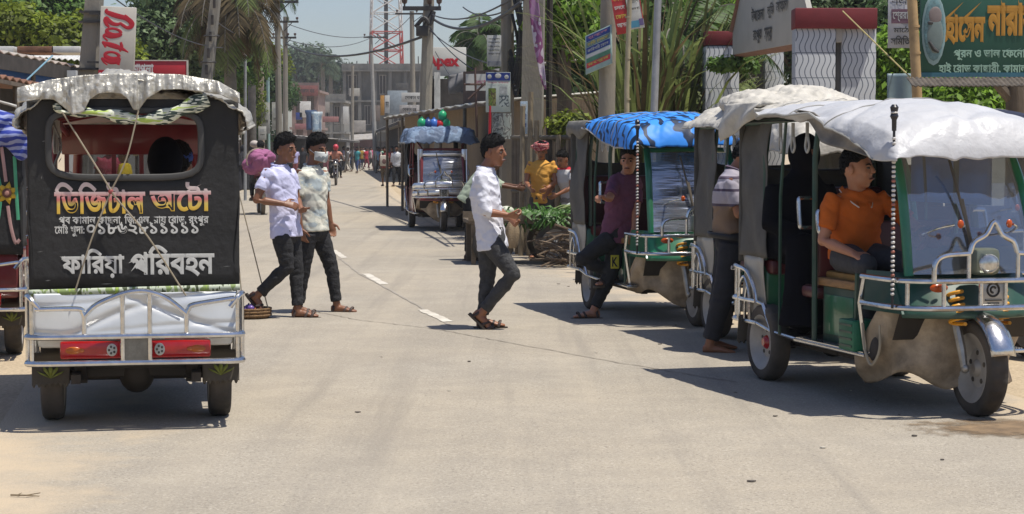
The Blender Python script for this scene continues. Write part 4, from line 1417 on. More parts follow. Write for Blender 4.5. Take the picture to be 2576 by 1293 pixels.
# ---- the gateway
WAVE = stripes('wavy_white_tiles', (.47, .485, .50), (.13, .145, .17), scale=2.9, direc='X', dist=0, rough=.6)
t = WAVE.node_tree
for nd in list(t.nodes):
    if nd.type == 'TEX_WAVE': t.nodes.remove(nd)
tc = _nd(t, 'ShaderNodeTexCoord'); sx = _nd(t, 'ShaderNodeSeparateXYZ')
t.links.new(tc.outputs['Object'], sx.inputs[0])
def MA(op, a, b_=None):
    n = _nd(t, 'ShaderNodeMath', operation=op)
    for i, q_ in enumerate((a, b_)):
        if q_ is None: continue
        if isinstance(q_, (int, float)): n.inputs[i].default_value = q_
        else: t.links.new(q_, n.inputs[i])
    return n.outputs[0]
sz = MA('SINE', MA('MULTIPLY', sx.outputs[2], 21.7))
xx = MA('ADD', MA('ADD', sx.outputs[0], sx.outputs[1]), MA('MULTIPLY', sz, .022))
fr = MA('FRACT', MA('MULTIPLY', xx, 15.5))
ln = MA('LESS_THAN', fr, .19)
hz = MA('LESS_THAN', MA('FRACT', MA('MULTIPLY', sx.outputs[2], 3.45)), .035)
mx_ = [nd for nd in t.nodes if nd.type == 'MIX' and nd.data_type == 'RGBA'][-1]
for lk in list(mx_.inputs[0].links): t.links.remove(lk)
t.links.new(MA('MAXIMUM', ln, hz), mx_.inputs[0])
REDB = mat('gate_red', (.15, .014, .018), rough=.7, var=.2, vs=4)
gw = empty('gateway', (0, 0, 0), 0, 'white gateway with wavy-lined columns, red bands and a written gable over the opening', 'gate')
def gcol(px0, px1, pt, pb0, Y, depth_, name='column', yaw=0.0, band=True):
    a, b = at(px0, pt, Y), at(px1, pt, Y)
    w = b.x - a.x
    zb = at(px0, pb0, Y).z
    cx = (a.x + b.x) / 2
    Rz = Matrix.Rotation(yaw, 3, 'Z')
    mb = MB()
    mb.box((0, 0, 0), (w, depth_, zb), b=.004)
    o = mb.build(name, WAVE, gw)
    o.location, o.rotation_euler = (cx, Y + depth_ / 2, zb / 2), (0, 0, yaw)
    if band:
        mb = MB()
        mb.box((0, 0, (zb + a.z) / 2 - zb / 2 + .01), (w * 1.03, depth_ * 1.03, a.z - zb), b=.01)
        mb.build('red_band', REDB, o)
    return o
gcol(1776, 1860, 80, 115, 27.5, .5)
gcol(2002, 2103, 22, 70, 23.2, .3)
gcol(2118, 2205, 22, 70, 23.25, .3)
mb = MB()
a, b = at(2000, 46, 23.17), at(2207, 46, 23.17)
mb.box(((a.x + b.x) / 2, 23.33, a.z), (b.x - a.x, .34, .235), b=.01)
mb.build('red_band', REDB, gw)
mb = MB()
q = at(2111, 150, 23.35)
mb.box((q.x, 23.42, 1.5), (.075, .2, 3.0))
mb.build('recess', mat('recess_grey', (.16, .155, .15), rough=.9, var=.2), gw)
mb = MB()
q = at(2111, 88, 23.2)
mb.box((q.x, 23.3, q.z), (.07, .2, .17))
mb.build('grille', PLAST, gw)
gcol(1925, 1972, 128, 128, 29.5, .5, band=False)
mb = MB()
q = at(1880, 200, 29.3)
mb.box((at(1890, 200, 29.3).x, 29.4, 1.4), (.36, .2, 2.8))
mb.build('pier', mat('pier_dark', (.055, .052, .045), rough=.9, var=.4), gw)
# gable panel: from the left column to the right block, seen at an angle
pl = [(1843, 138, 27.0), (1843, 82, 27.0), (1872, -60, 26.4), (1930, -170, 25.2), (2010, -60, 23.9), (2030, 22, 23.5), (1998, 110, 24.0)]
mb = MB()
P3_ = [at(*p) for p in pl]
mb.prism(P3_, (.10, .22, 0))
mb.build('gable', mat('gable_white', (.40, .385, .345), rough=.75, var=.10, vs=2), gw)
mb = MB()
mb.prism([at(1843, 82, 26.98), at(1872, -60, 26.38), at(1866, -62, 26.38), at(1834, 80, 26.98)], (.1, .24, 0))
mb.prism([at(2000, 108, 23.98), at(1845, 138, 26.98), at(1848, 143, 27.4), at(1998, 122, 24.3)], (.02, .02, -.02))
mb.build('gable_edge', mat('edge_brown', (.20, .11, .09), rough=.8), gw)
ex = (at(2000, 60, 24.0) - at(1843, 92, 27.0)).normalized()
def gtext(body, px0, px1, py0, py1, Y0, w, h):
    a, b = at(px0, py0, Y0), at(px1, py1, Y0)
    k = (px0 + px1) / 2
    Y = lerp(27.0, 24.0, (k - 1843) / (2000 - 1843))
    c = at(k, (py0 + py1) / 2, Y) - V((.03, .05, 0))
    lettering(body, frame(c, ex, (0, 0, 1)), w, h, INKD, gw, .022)
gtext('উপেজলা', 1890, 1930, 22, 46, 26, .62, .20)
gtext('ভূিম', 1932, 1952, 8, 46, 26, .30, .20)
gtext('অিফস', 1955, 1985, 0, 22, 26, .50, .19)
gtext('রংপুর', 1896, 1922, 72, 112, 26, .42, .19)
gtext('সদর', 1926, 1946, 66, 108, 26, .34, .18)
mb = MB()
rr = random.Random(12)
co = []
for k in range(60):
    p = at(1790 + 110 * rr.random(), 158 + rr.uniform(-8, 14), 27.0)
    co.append(tuple(p))
cre = empty('creeper', (0, 0, 0), 0, 'green creeper growing across the left gateway column', 'plant')
leaves('leaf_mass', co, .10, 16, .05, LF_MID, cre, 5)
# ---- signboard, sheets and poles at the top right
SGY = 20.5
sgn = empty('signboard', (0, 0, 0), 0, 'large green signboard with ochre Bengali lettering and an oval emblem, held by a bamboo pole', 'sign')
GS = mat('sign_green', (.013, .080, .050), rough=.6, var=.18, vs=1.2)
a, b = at(2317, -40, SGY), at(2680, 190, SGY)
mb = MB()
mb.box(((a.x + b.x) / 2, SGY + .03, (a.z + b.z) / 2), (b.x - a.x, .05, a.z - b.z), b=.005)
mb.build('board', GS, sgn)
mb = MB()
q0, q1 = at(2317, 192, SGY - .01), at(2680, 192, SGY - .01)
mb.box(((q0.x + q1.x) / 2, SGY - .0, at(0, 188, SGY).z), (q1.x - q0.x, .012, .045))
mb.build('border_strip', mat('strip_blue', (.03, .12, .17), rough=.6), sgn)
mb = MB()
q = at(2349, 75, SGY - .005)
mb.ell(q, (.125, .012, .365), 28, 8)
mb.ell(q - V((0, .009, 0)), (.105, .012, .32), 28, 8, mi=1)
mb.ell(q + V((.01, -.014, -.05)), (.085, .012, .20), 20, 8, mi=2)
mb.ell(q + V((.01, -.014, .14)), (.07, .012, .10), 20, 8, mi=3)
mb.tube([q + V((-.05, -.024, -.12)), q + V((0, -.026, -.20)), q + V((.05, -.024, -.23))], [.012, .022, .012], n=8, mi=4)
mb.ell(q + V((-.04, -.024, .07)), (.03, .008, .02), 10, 6, mi=4)
mb.build('oval_emblem', [mat('em_rim', (.22, .33, .34), rough=.6), mat('em_teal', (.12, .22, .24), rough=.6, var=.4, vs=30), mat('em_grey', (.17, .22, .21), rough=.6), mat('em_pink', (.22, .18, .17), rough=.6), INKD], sgn)
OCH = mat('ochre_lettering', (.44, .215, .022), rough=.6, var=.12)
def stext(body, px0, py0, px1, py1, m, bold):
    c = at((px0 + px1) / 2, (py0 + py1) / 2, SGY - .004)
    k = SGY / FPX
    lettering(body, frame(c, (1, 0, 0), (0, 0, 1)), (px1 - px0) * k, (py1 - py0) * k, m, sgn, bold)
stext('েহােসন', 2364, 4, 2478, 112, OCH, .06)
stext('নারায়ণ', 2484, -2, 2640, 108, OCH, .06)
PG2 = mat('mint_lettering', (.26, .42, .33), rough=.6)
stext('পূরন ও ভাল েফেনাটিন িম', 2398, 118, 2640, 152, PG2, .03)
stext('হাই েরাড কাছারী, কামাল কাছনা', 2362, 156, 2650, 186, PG2, .03)
mb = MB()
mb.tube([at(2291, -60, 20.3), at(2300, 100, 20.3), at(2308, 260, 20.3), V((at(2312, 300, 20.3).x, 20.3, 0))], .052, n=12)
for py in (-10, 66, 133, 205):
    p = at(2297 + py * .04, py, 20.3)
    mb.tube([p - V((0, 0, .012)), p + V((0, 0, .012))], .057, n=12)
tag(mb.build('bamboo_pole', BAMBOO, None), 'stout tan bamboo pole at the left edge of the green signboard', 'bamboo pole')
poster('narrow white cloth notice with dark print beside the bamboo pole', 2262, 52, 21.2, 56, 136, R(-4), (mat('notice_white', (.47, .46, .47), rough=.7, var=.1), [('band', .55, .42, .8, .26, mat('print_plum', (.19, .10, .13), rough=.6)), ('text', .55, .42, .7, .2, SW, 'েশ্রষ্ঠ'[:4] + 'রা'), ('text', .6, .66, .7, .12, INKD, 'মােঠ'), ('text', .55, .86, .85, .17, INKD, 'সিমিত'), ('text', .5, .12, .7, .18, INKD, 'সভা')]))
mb = MB()
mb.grid(lambda u, v_: at(lerp(2232, 2302, u), lerp(185, 262, v_), 21) + V((0, .02 * math.sin(u * 7), 0)), 10, 10)
tag(mb.build('plastic_sheet', mat('sheet_paleblue', (.17, .24, .28), rough=.5, var=.2, vs=4), None, solid=.006), 'pale blue plastic sheet hung left of the bamboo pole', 'sheet')
mb = MB()
def teeth(u, v_):
    p = at(lerp(2280, 2640, u), lerp(196, 214, v_), 20.0)
    return p + V((0, -.30 * v_, -.02 * v_ + .006 * math.sin(u * 190)))
mb.grid(teeth, 200, 3)
tag(mb.build('tin_canopy', mat('tin_patched', (.085, .07, .055), rough=.8, var=.6, vs=14), None, solid=.012), 'corrugated tin canopy edge along the foot of the green signboard', 'canopy')
mb = MB()
mb.tube([at(2120, 28, 22.9), at(2302, 206, 20.4)], .008, n=6)
tag(mb.build('guy_rope', mat('rope_yellow', (.40, .33, .13), rough=.7), None), 'taut yellow rope from the gateway band down to the bamboo pole', 'rope')
# ------------------------------------------------------------------ people
SKIN = dict(
    dark=mat('skin_dark', (0.13, 0.055, 0.028), rough=0.45, var=0.10, vs=9),
    mid=mat('skin_mid', (0.22, 0.095, 0.048), rough=0.45, var=0.10, vs=9),
    light=mat('skin_light', (0.44, 0.20, 0.115), rough=0.45, var=0.10, vs=9),
    warm=mat('skin_warm', (0.30, 0.125, 0.062), rough=0.45, var=0.10, vs=9))
HAIR = mat('hair_black', (0.0055, 0.005, 0.005), rough=0.7, var=0.5, vs=40, bump=0.9, bs=120, spec=0.25)
EYEM = mat('eye_dark', (0.016, 0.010, 0.008), rough=0.2)
EYEW = mat('eye_white', (0.15, 0.12, 0.10), rough=0.3)
LIP = mat('lip', (0.15, 0.05, 0.04), rough=0.5)
SOLE = mat('sandal_rubber', (0.035, 0.026, 0.02), rough=0.7, dust=0.3)
STRAP = mat('sandal_strap', (0.05, 0.03, 0.022), rough=0.6)
DENIM = mat('denim_black', (0.018, 0.018, 0.020), rough=0.85, var=0.45, vs=16, bump=0.5, bs=50)
DENIMG = mat('denim_grey', (0.050, 0.050, 0.052), rough=0.85, var=0.4, vs=14, bump=0.5, bs=50)
def cloth(name, col, var=0.08):
    return mat(name, col, rough=0.85, var=var, vs=10, bump=0.25, bs=45, spec=0.2)

JD = dict(pel=(0, 0, .88), waist=(0, 0, 1.02), chest=(0.01, 0, 1.2), neck=(-.005, 0, 1.385), head=(.022, 0, 1.515),
          sL=(0, .165, 1.34), eL=(-.02, .205, 1.07), wL=(.05, .2, .85), sR=(0, -.165, 1.34), eR=(-.02, -.205, 1.07), wR=(.05, -.2, .85),
          hL=(0, .085, .86), kL=(.02, .09, .47), aL=(-.01, .095, .095), hR=(0, -.085, .86), kR=(.02, -.09, .47), aR=(-.01, -.095, .095),
          fL=(1, .12, 0), fR=(1, -.12, 0), face=(1, 0, 0), up=(0, 0, 1), pL=(0, -1, 0), pR=(0, 1, 0))

def add_hand(mb, w, d, pn, side, curl=0.5, s=1.0):
    """palm, four separate fingers of different length and a thumb from the side of the palm"""
    d = V(d).normalized()
    pn = V(pn)
    pn = (pn - d * pn.dot(d)).normalized()
    a = pn.cross(d) * side                      # towards the thumb
    w = V(w)
    mb.tube([w - d * .01 * s, w + d * .03 * s, w + d * .065 * s, w + d * .088 * s],
            [(.024 * s, .019 * s), (.034 * s, .017 * s), (.040 * s, .015 * s), (.038 * s, .012 * s)], n=10, ref=a)
    for k, (off, ln) in enumerate(((.030, .072), (.010, .082), (-.011, .076), (-.030, .060))):
        p = w + d * (.085 - abs(off) * .12) * s + a * off * s
        pts, ang = [p - d * .02 * s, p], 0.0
        for q in range(3):
            ang += curl * (.75 + .12 * k)
            dd = d * math.cos(ang) + pn * math.sin(ang)
            p = p + dd * ln * s * (.42, .32, .26)[q]
            pts.append(p)
        mb.tube(pts, [.0095 * s, .0098 * s, .009 * s, .0082 * s, .0062 * s], n=8, ref=a)
    p0 = w + d * .018 * s + a * .024 * s
    t1 = (d * .6 + a * .8).normalized()
    p1 = p0 + t1 * .04 * s
    t2 = (d * .75 + a * .25 + pn * .6 * curl).normalized()
    p2 = p1 + t2 * .03 * s
    mb.tube([p0, p1, p2, p2 + t2 * .022 * s], [.014 * s, .0115 * s, .0105 * s, .007 * s], n=8, ref=pn)

def head_matrix(c, fd, up):
    x = V(fd).normalized()
    z = V(up)
    z = (z - x * z.dot(x)).normalized()
    y = z.cross(x)
    return Matrix(((x.x, y.x, z.x, c[0]), (x.y, y.y, z.y, c[1]), (x.z, y.z, z.z, c[2]), (0, 0, 0, 1)))

def add_head(mb, HM, s=1.0):
    q = MB()
    q.ell((-.012, 0, .022), (.094, .074, .092), 16, 12)
    q.ell((.028, 0, -.045), (.062, .056, .072), 14, 10)
    q.ell((.03, 0, .0), (.058, .064, .07), 14, 10)
    q.ell((.050, 0, -.098), (.026, .030, .020), 10, 8)
    q.ell((.070, 0, .022), (.020, .046, .012), 10, 6)
    q.tube([(.084, 0, .018), (.099, 0, -.012), (.105, 0, -.030)], [(.009, .009), (.012, .012), (.017, .012)], n=8, ref=(0, 1, 0))
    q.ell((.082, 0, -.066), (.014, .026, .013), 10, 6)
    for y in (1, -1):
        q.ell((.062, .034 * y, -.026), (.022, .020, .022), 8, 6)
        q.ell((-.012, .077 * y, -.012), (.019, .010, .032), 10, 8, rot=Matrix.Rotation(.25 * y, 3, 'Z'))
    q.v = [tuple(HM @ (V(p) * s)) for p in q.v]
    mb.add(q.v, q.f)

def add_hair(HM, s, style, parent, m, seed=0, dense=False):
    """a cap of hair: full above the hairline, tucked into the skull below it"""
    mb = MB()
    n, k = 64, 42
    def fn(u, v):
        th, ph = 2 * math.pi * u, math.pi * v * .86
        d = V((math.sin(ph) * math.cos(th), math.sin(ph) * math.sin(th), math.cos(ph)))
        base = V((d.x * .097, d.y * .077, d.z * .095))
        fr = .5 + .5 * math.cos(th)                       # 1 at the forehead
        line = lerp(-.088, .050, fr ** .75) + .006 * noise.noise(V((th * 3 + seed, 1, 2)))                # hairline height
        if abs(d.y) > .55 and -.45 < d.x < .75: line = max(line, .012 if d.x > -.1 else -.02)
        t = max(0.0, min(1.0, (base.z - line) / .022 + .4))
        lump = .007 * noise.noise(V((d.x * 5 + seed, d.y * 5, d.z * 5))) + .006 * noise.noise(V((d.x * 15, d.y * 15 + seed, d.z * 10))) + .004 * noise.noise(V((d.x * 34, d.y * 34 + seed, d.z * 20)))
        th_top = style.get('top', .03) * max(0, d.z) ** 1.2 + style.get('front', .02) * max(0, d.x) * max(0, d.z) + style.get('side', .008)
        r = lerp(-.012, th_top + lump, t)
        return HM @ ((base + d * r + V((-.010, 0, .022))) * s)
    mb.grid(fn, n, k)
    rg = random.Random(int(seed * 10) + 3)
    for _ in range(900 if dense else 0):
        u, v = rg.random(), rg.random() ** .8 * .92
        p = fn(u, v)
        th, ph = 2 * math.pi * u, math.pi * v * .86
        loc_ = HM.inverted() @ p
        if (V((loc_.x + .01, loc_.y, loc_.z - .022)) - V((0, 0, 0))).length < .078: continue
        fr = .5 + .5 * math.cos(th)
        d = V((math.sin(ph) * math.cos(th), math.sin(ph) * math.sin(th), math.cos(ph)))
        if math.cos(ph) * .095 < lerp(-.07, .058, fr ** .75): continue
        dr = (d * .55 + V((.55 + .3 * rg.random(), rg.uniform(-.5, .5), .25 - .5 * (1 - d.z)))).normalized()
        dr = HM.to_3x3() @ dr
        sd = dr.cross(V((rg.uniform(-1, 1), rg.uniform(-1, 1), rg.uniform(-1, 1))))
        sd = sd.normalized() * .0035 * s
        L = rg.uniform(.012, .026) * s * (1 + style.get('front', .02) * 12 * max(0, d.x))
        mb.add([p - sd - dr * .006, p + sd - dr * .006, p + dr * L], [(0, 1, 2)])
    return mb.build('hair', m, parent, ang=60)

def person(label, loc, rz, J=None, S=1.0, skin='mid', shirt=None, trousers=None, sleeve=0.55, hem=None, hair={}, sandals=True, vox=0.008,
           curl=(.5, .5), group=None, collar=True, wr=.010, wrs=9.0, shirt_w=1.0, cv=None, long=1.0, seed=0, face=True, trz=1.0, hairmat=None, barearm=None):
    root = empty('person', loc, rz, label, 'person', group)
    j = {k: V(v) for k, v in JD.items()}
    for k, v in (J or {}).items():
        j[k] = V(v)
    dirs = ('fL', 'fR', 'face', 'up', 'pL', 'pR')
    for k in j:
        if k not in dirs:
            j[k] = j[k] * S
    lat = (j['sL'] - j['sR']).normalized()
    lath = (j['hL'] - j['hR']).normalized()
    sk = SKIN[skin]
    s = S
    b = MB()
    b.tube([j['pel'] - V((0, 0, .06 * s)), j['pel'], j['waist'], j['chest'], j['neck'] - (j['neck'] - j['chest']) * .28, j['neck'] - (j['neck'] - j['chest']) * .06],
           [(.12 * s, .09 * s), (.142 * s, .1 * s), (.125 * s, .088 * s), (.15 * s, .1 * s), (.13 * s, .08 * s), (.06 * s, .055 * s)], n=14, ref=lat)
    HM = head_matrix(j['head'], j['face'], j['up'])
    b.tube([j['neck'] - (j['neck'] - j['chest']) * .1, j['neck'], HM @ V((-.02 * s, 0, -.055 * s)), HM @ V((-.015 * s, 0, 0))], [.062 * s, .053 * s, .05 * s, .05 * s], n=10)
    add_head(b, HM, s)
    for sd, y in (('L', 1), ('R', -1)):
        sh, el, wr_ = j['s' + sd], j['e' + sd], j['w' + sd]
        b.tube([sh + (j['chest'] - sh) * .25, sh, lerp(sh, el, .35), el, lerp(el, wr_, .3), wr_],
               [.05 * s, .052 * s, .045 * s, .036 * s, .037 * s, .0235 * s], n=10)
        b.ell(el, .036 * s, 8, 6)
        if vox < .015:
            add_hand(b, wr_, wr_ - el, j['p' + sd], y, curl[0 if sd == 'L' else 1], s)
        else:
            b.ell(wr_ + (wr_ - el).normalized() * .07 * s, .038 * s, 8, 6)
        hp, kn, an = j['h' + sd], j['k' + sd], j['a' + sd]
        b.tube([hp, lerp(hp, kn, .4), kn, lerp(kn, an, .3), an], [.082 * s, .072 * s, .05 * s, .05 * s, .034 * s], n=10)
        b.ell(kn, .052 * s, 8, 6)
        t = j['f' + sd].normalized()
        side = V((0, 0, 1)).cross(t).normalized() if abs(t.z) < .98 else V((0, 1, 0))
        up = t.cross(side).normalized()
        j['up' + sd], j['sd' + sd] = up, side
        b.tube([an - t * .052 * s - up * .045 * s, an - up * .045 * s + t * .0 * s, an + t * .06 * s - up * .045 * s, an + t * .12 * s - up * .058 * s, an + t * .165 * s - up * .064 * s, an + t * .19 * s - up * .067 * s],
               [(.025 * s, .03 * s), (.034 * s, .036 * s), (.038 * s, .032 * s), (.044 * s, .022 * s), (.040 * s, .015 * s), (.024 * s, .010 * s)], n=10, ref=side)
        b.tube([an + up * .01 * s, an - up * .03 * s], [.036 * s, .038 * s], n=8)
    remesh(b, 'body', sk, root, vox, 4)
    add_hair(HM, s, hair, root, hairmat or HAIR, seed, vox < .0125)
    if face:
        for y in (1, -1):
            e = MB()
            e.ell((.0765, .0315 * y, .001), (.0095, .0145, .0060), 10, 6)
            e.ell((.0835, .0315 * y, .001), (.005, .0070, .0072), 8, 6, mi=1)
            e.v = [tuple(HM @ (V(p) * s)) for p in e.v]
            e.build('eye', [EYEW, EYEM], root)
            e = MB()
            e.tube([(.086, .012 * y, .018), (.086, .034 * y, .025), (.072, .054 * y, .018)], [.005, .0055, .003], n=6)
            e.v = [tuple(HM @ (V(p) * s)) for p in e.v]
            e.build('eyebrow', HAIR, root)
        e = MB()
        e.tube([(.082, .024, -.066), (.0965, .010, -.063), (.0965, -.010, -.063), (.082, -.024, -.066)], [.004, .0065, .0065, .004], n=6)
        e.v = [tuple(HM @ (V(p) * s)) for p in e.v]
        e.build('mouth', LIP, root)
    cv = cv or max(vox * 1.35, .011)
    if shirt is not None:
        c = MB()
        w = shirt_w
        ax = (j['neck'] - j['pel']).normalized()
        lowest = j['pel'] - ax * (hem if hem is not None else .1) * s
        nk = j['neck']
        c.tube([lowest, lerp(lowest, j['waist'], .5), j['waist'], j['chest'], lerp(j['chest'], nk, .55), lerp(j['chest'], nk, .82), nk + ax * .012 * s],
               [(.178 * s * w, .13 * s * w), (.168 * s * w, .125 * s * w), (.158 * s * w, .118 * s * w), (.176 * s * w, .125 * s * w), (.170 * s, .108 * s), (.128 * s, .084 * s), (.066 * s, .066 * s)], n=20, ref=lat)
        for sd in 'LR':
            sh, el, wr_ = j['s' + sd], j['e' + sd], j['w' + sd]
            inn = sh + (j['chest'] - sh) * .32
            if sleeve <= 1.0:
                pts, rr = [inn, sh, lerp(sh, el, sleeve * .5), lerp(sh, el, sleeve)], [.058 * s, .058 * s, .057 * s, .060 * s]
            else:
                f = sleeve - 1
                pts, rr = [inn, sh, lerp(sh, el, .5), el, lerp(el, wr_, f)], [.058 * s, .059 * s, .056 * s, .053 * s, .047 * s]
            c.tube(pts, [q * (.9 + .1 * w) for q in rr], n=14)
        zmin = min(lowest.z, j['pel'].z)
        def wrinkle(p, n_):
            q = p - j['chest']
            a = noise.noise(V((q.x * wrs, q.y * wrs + 3.1 + seed, q.z * wrs * .75 + q.x * 4)))
            b2 = ridge((q.x * 7 + q.z * 9, q.y * 9 + seed, q.z * 6 - q.x * 5), 1.3)
            fold = max(0.0, min(1.0, (p.z - zmin) / .1))
            cs_ = crease(p * 1.0, (((.5, .35, 1), 17, .009), ((-.6, .4, .8), 15, .009), ((.9, .5, .35), 19, .006)), seed) if vox < .0125 else 0
            return p + n_ * (wr * .8 * a + wr * .6 * (b2 - .5) + cs_) * s * (0.35 + .65 * fold)
        remesh(c, 'shirt', shirt, root, cv, 3, wrinkle)
        if collar:
            c = MB()
            k, pts, rr = 20, [], []
            f_ = (j['face'] - ax * j['face'].dot(ax)).normalized()
            l_ = ax.cross(f_)
            for i in range(k + 1):
                th = -math.pi * .93 + 2 * math.pi * .93 * i / k
                pts.append(nk + ax * (.006 - .022 * math.cos(th + math.pi) * -1 * 0 + (-.03 if abs(th) > 2.2 else 0) * 0) * s
                           - f_ * math.cos(th) * .066 * s + l_ * math.sin(th) * .068 * s + ax * (.018 * math.cos(th)) * s)
                rr.append((.007 * s, .014 * s))
            c.tube(pts, rr, n=8, ref=ax)
            c.build('collar', shirt, root)
    if trousers is not None:
        c = MB()
        ax = (j['waist'] - j['pel']).normalized()
        c.tube([lerp(j['pel'], j['waist'], .55), j['pel'], j['pel'] - V((0, 0, .05 * s)), (j['hL'] + j['hR']) / 2 - V((0, 0, .07 * s))],
               [(.138 * s, .1 * s), (.158 * s, .115 * s), (.16 * s, .112 * s), (.11 * s, .085 * s)], n=16, ref=lath)
        for sd in 'LR':
            hp, kn, an = j['h' + sd], j['k' + sd], j['a' + sd]
            end = kn + (an - kn) * (.93 * long) if long <= 1 else an
            f = long
            rr = [.094, .084, .066 * trz, .062 * trz, .052 * trz, .053 * trz]
            c.tube([hp, lerp(hp, kn, .45), kn, lerp(kn, end, .3), lerp(kn, end, .8), end], [q * s for q in rr], n=14)
            c.ell(kn, .066 * s * trz, 10, 8)
        def wrinkle2(p, n_):
            nearest = min((p - j['kL']).length, (p - j['kR']).length, (p - j['aL']).length * 1.2, (p - j['aR']).length * 1.2, (p - j['pel']).length * .9) / s
            amp = .004 + .009 * max(0, 1 - nearest / .2)
            return p + n_ * amp * s * (noise.noise(V((p.x * 11, p.y * 11 + seed, p.z * 26))) + .4 * noise.noise(p * 30))
        remesh(c, 'trousers', trousers, root, cv, 3, wrinkle2)
    if sandals:
        for sd in 'LR':
            an, t, up, side = j['a' + sd], j['f' + sd].normalized(), j['up' + sd], j['sd' + sd]
            c = MB()
            out = [(-.075, .030), (-.03, .038), (.04, .038), (.11, .050), (.17, .048), (.205, .028), (.213, 0)]
            o2 = [(x, y) for x, y in out] + [(x, -y) for x, y in out[:-1]][::-1]
            c.prism([an + t * x * s + side * y * s - up * .078 * s for x, y in o2], -up * .018 * s)
            root_s = c.build('sandal', SOLE, root, ang=50)
            for x0, w0 in ((.075, .046), (.13, .05), (-.03, .04)):
                c = MB()
                arc = [an + t * (x0 + .02 * math.sin(math.pi * i / 8)) * s + side * w0 * s * math.cos(math.pi * i / 8) + up * (-.074 + .052 * math.sin(math.pi * i / 8) * (1.5 if x0 < 0 else .95)) * s for i in range(9)]
                c.tube(arc, [(.012 * s, .005 * s)] * 9, n=6, ref=t)
                c.build('strap', STRAP, root_s)
    root['j'] = 0
    del root['j']
    return root, j, HM

def robed(label, loc, rz, H=1.6, m=None, group=None, skin='mid', face=True, seed=0, width=1.0):
    """a person in a full-length robe and head covering"""
    root = empty('person', loc, rz, label, 'person', group)
    s = H / 1.6
    c = MB()
    c.tube([(0, 0, .02), (0, 0, .3), (0, 0, .8), (0, 0, 1.15), (0, 0, 1.3), (0, 0, 1.38)],
           [(.27 * width, .24), (.25 * width, .21), (.21 * width, .17), (.21 * width, .15), (.15, .11), (.08, .08)], n=20, ref=(0, 1, 0))
    c.ell((.0, 0, 1.47), (.115, .10, .135), 16, 12)
    for y in (1, -1):
        c.tube([(0, .15 * y, 1.27), (.03, .24 * y, 1.0), (.13, .17 * y, .85)], [.08, .085, .07], n=12)
    c.xf(Matrix.Scale(s, 4))
    def w(p, n_):
        return p + n_ * (.02 * noise.noise(V((p.x * 8 + seed, p.y * 8, p.z * 1.2))) + .008 * noise.noise(p * 12)) * s
    remesh(c, 'robe', m, root, .018, 3, w)
    if face:
        f = MB()
        f.ell((.062 * s, 0, 1.475 * s), (.06 * s, .055 * s, .07 * s), 12, 10)
        for y in (1, -1):
            f.tube([(.13 * s, .16 * y * s, .86 * s), (.17 * s, .13 * y * s, .82 * s), (.21 * s, .1 * y * s, .80 * s)], [.03 * s, .034 * s, .02 * s], n=8)
        f.build('body', SKIN[skin], root)
        for y in (1, -1):
            e = MB()
            e.ell((.116 * s, .024 * y * s, 1.49 * s), (.01 * s, .012 * s, .008 * s), 8, 6)
            e.build('eye', EYEM, root)
    return root
# ------------------------------------------------------------------ electric auto rickshaws
CHROME = mat('chrome', (0.62, 0.62, 0.62), rough=0.22, metal=1.0, var=0.2, vs=14, bump=0.1, bs=30)
STEEL = mat('dull_steel', (0.36, 0.35, 0.33), rough=0.45, metal=0.8, var=0.3, vs=12)
RUBBER = mat('tyre_rubber', (0.032, 0.029, 0.026), rough=0.85, dust=0.55, dustcol=(0.16, 0.13, 0.1))
RIM = mat('rim_grey', (0.40, 0.385, 0.36), rough=0.5, metal=0.2, var=0.25, dust=0.3)
BLACK = mat('black_paint', (0.015, 0.014, 0.013), rough=0.5, dust=0.25)
DARKMET = mat('underbody', (0.022, 0.018, 0.015), rough=0.7, dust=0.2, dustcol=(.12, .09, .06))
CANVAS = mat('black_canvas', (0.014, 0.0138, 0.014), rough=0.75, var=0.35, vs=4, bump=0.3, bs=20, dust=0.06, dustcol=(.10, .095, .09))
CANVASG = mat('grey_canvas', (0.10, 0.095, 0.085), rough=0.8, var=0.22, vs=5, bump=0.35, bs=14, dust=0.2, dustcol=(.2, .18, .15))
GREEN = mat('green_paint', (0.006, 0.155, 0.070), rough=0.28, var=0.2, coat=0.4, dust=0.12)
DKGREEN = mat('dark_green_paint', (0.012, 0.065, 0.045), rough=0.4, var=0.2, dust=0.15)
MAROON = mat('maroon_paint', (0.17, 0.012, 0.022), rough=0.3, var=0.2, coat=0.4, dust=0.1)
WHITEPL = mat('silver_sheet', (0.72, 0.73, 0.72), rough=0.3, var=0.08, spec=0.6)
CREAM = mat('cream_panel', (0.48, 0.45, 0.38), rough=0.6, var=0.15, dust=0.3)
REDLAMP = mat('red_lens', (0.42, 0.008, 0.010), rough=0.18, var=0.12, vs=30, coat=0.5)
AMBER = mat('amber_lens', (0.48, 0.075, 0.008), rough=0.2, var=0.1)
LENS = mat('lamp_lens', (0.6, 0.6, 0.57), rough=0.1, metal=0.6, var=0.3, vs=30)
SPRING = mat('yellow_spring', (0.75, 0.34, 0.02), rough=0.45)
SPLASH = mat('brown_sheet', (0.36, 0.285, 0.20), rough=0.75, var=0.55, vs=5, bump=0.5, bs=12, dust=0.4, dustcol=(.3, .23, .15))
WOOD = mat('seat_wood', (0.30, 0.16, 0.06), rough=0.6, var=0.35, vs=5, stretch=(2, 12, 12))
VINYL = mat('maroon_vinyl', (0.085, 0.012, 0.014), rough=0.4, var=0.2)
GLASS = glassmat('windscreen', (0.50, 0.58, 0.66), 0.30)
ROPE = mat('rope_fibre', (0.34, 0.29, 0.21), rough=0.9)

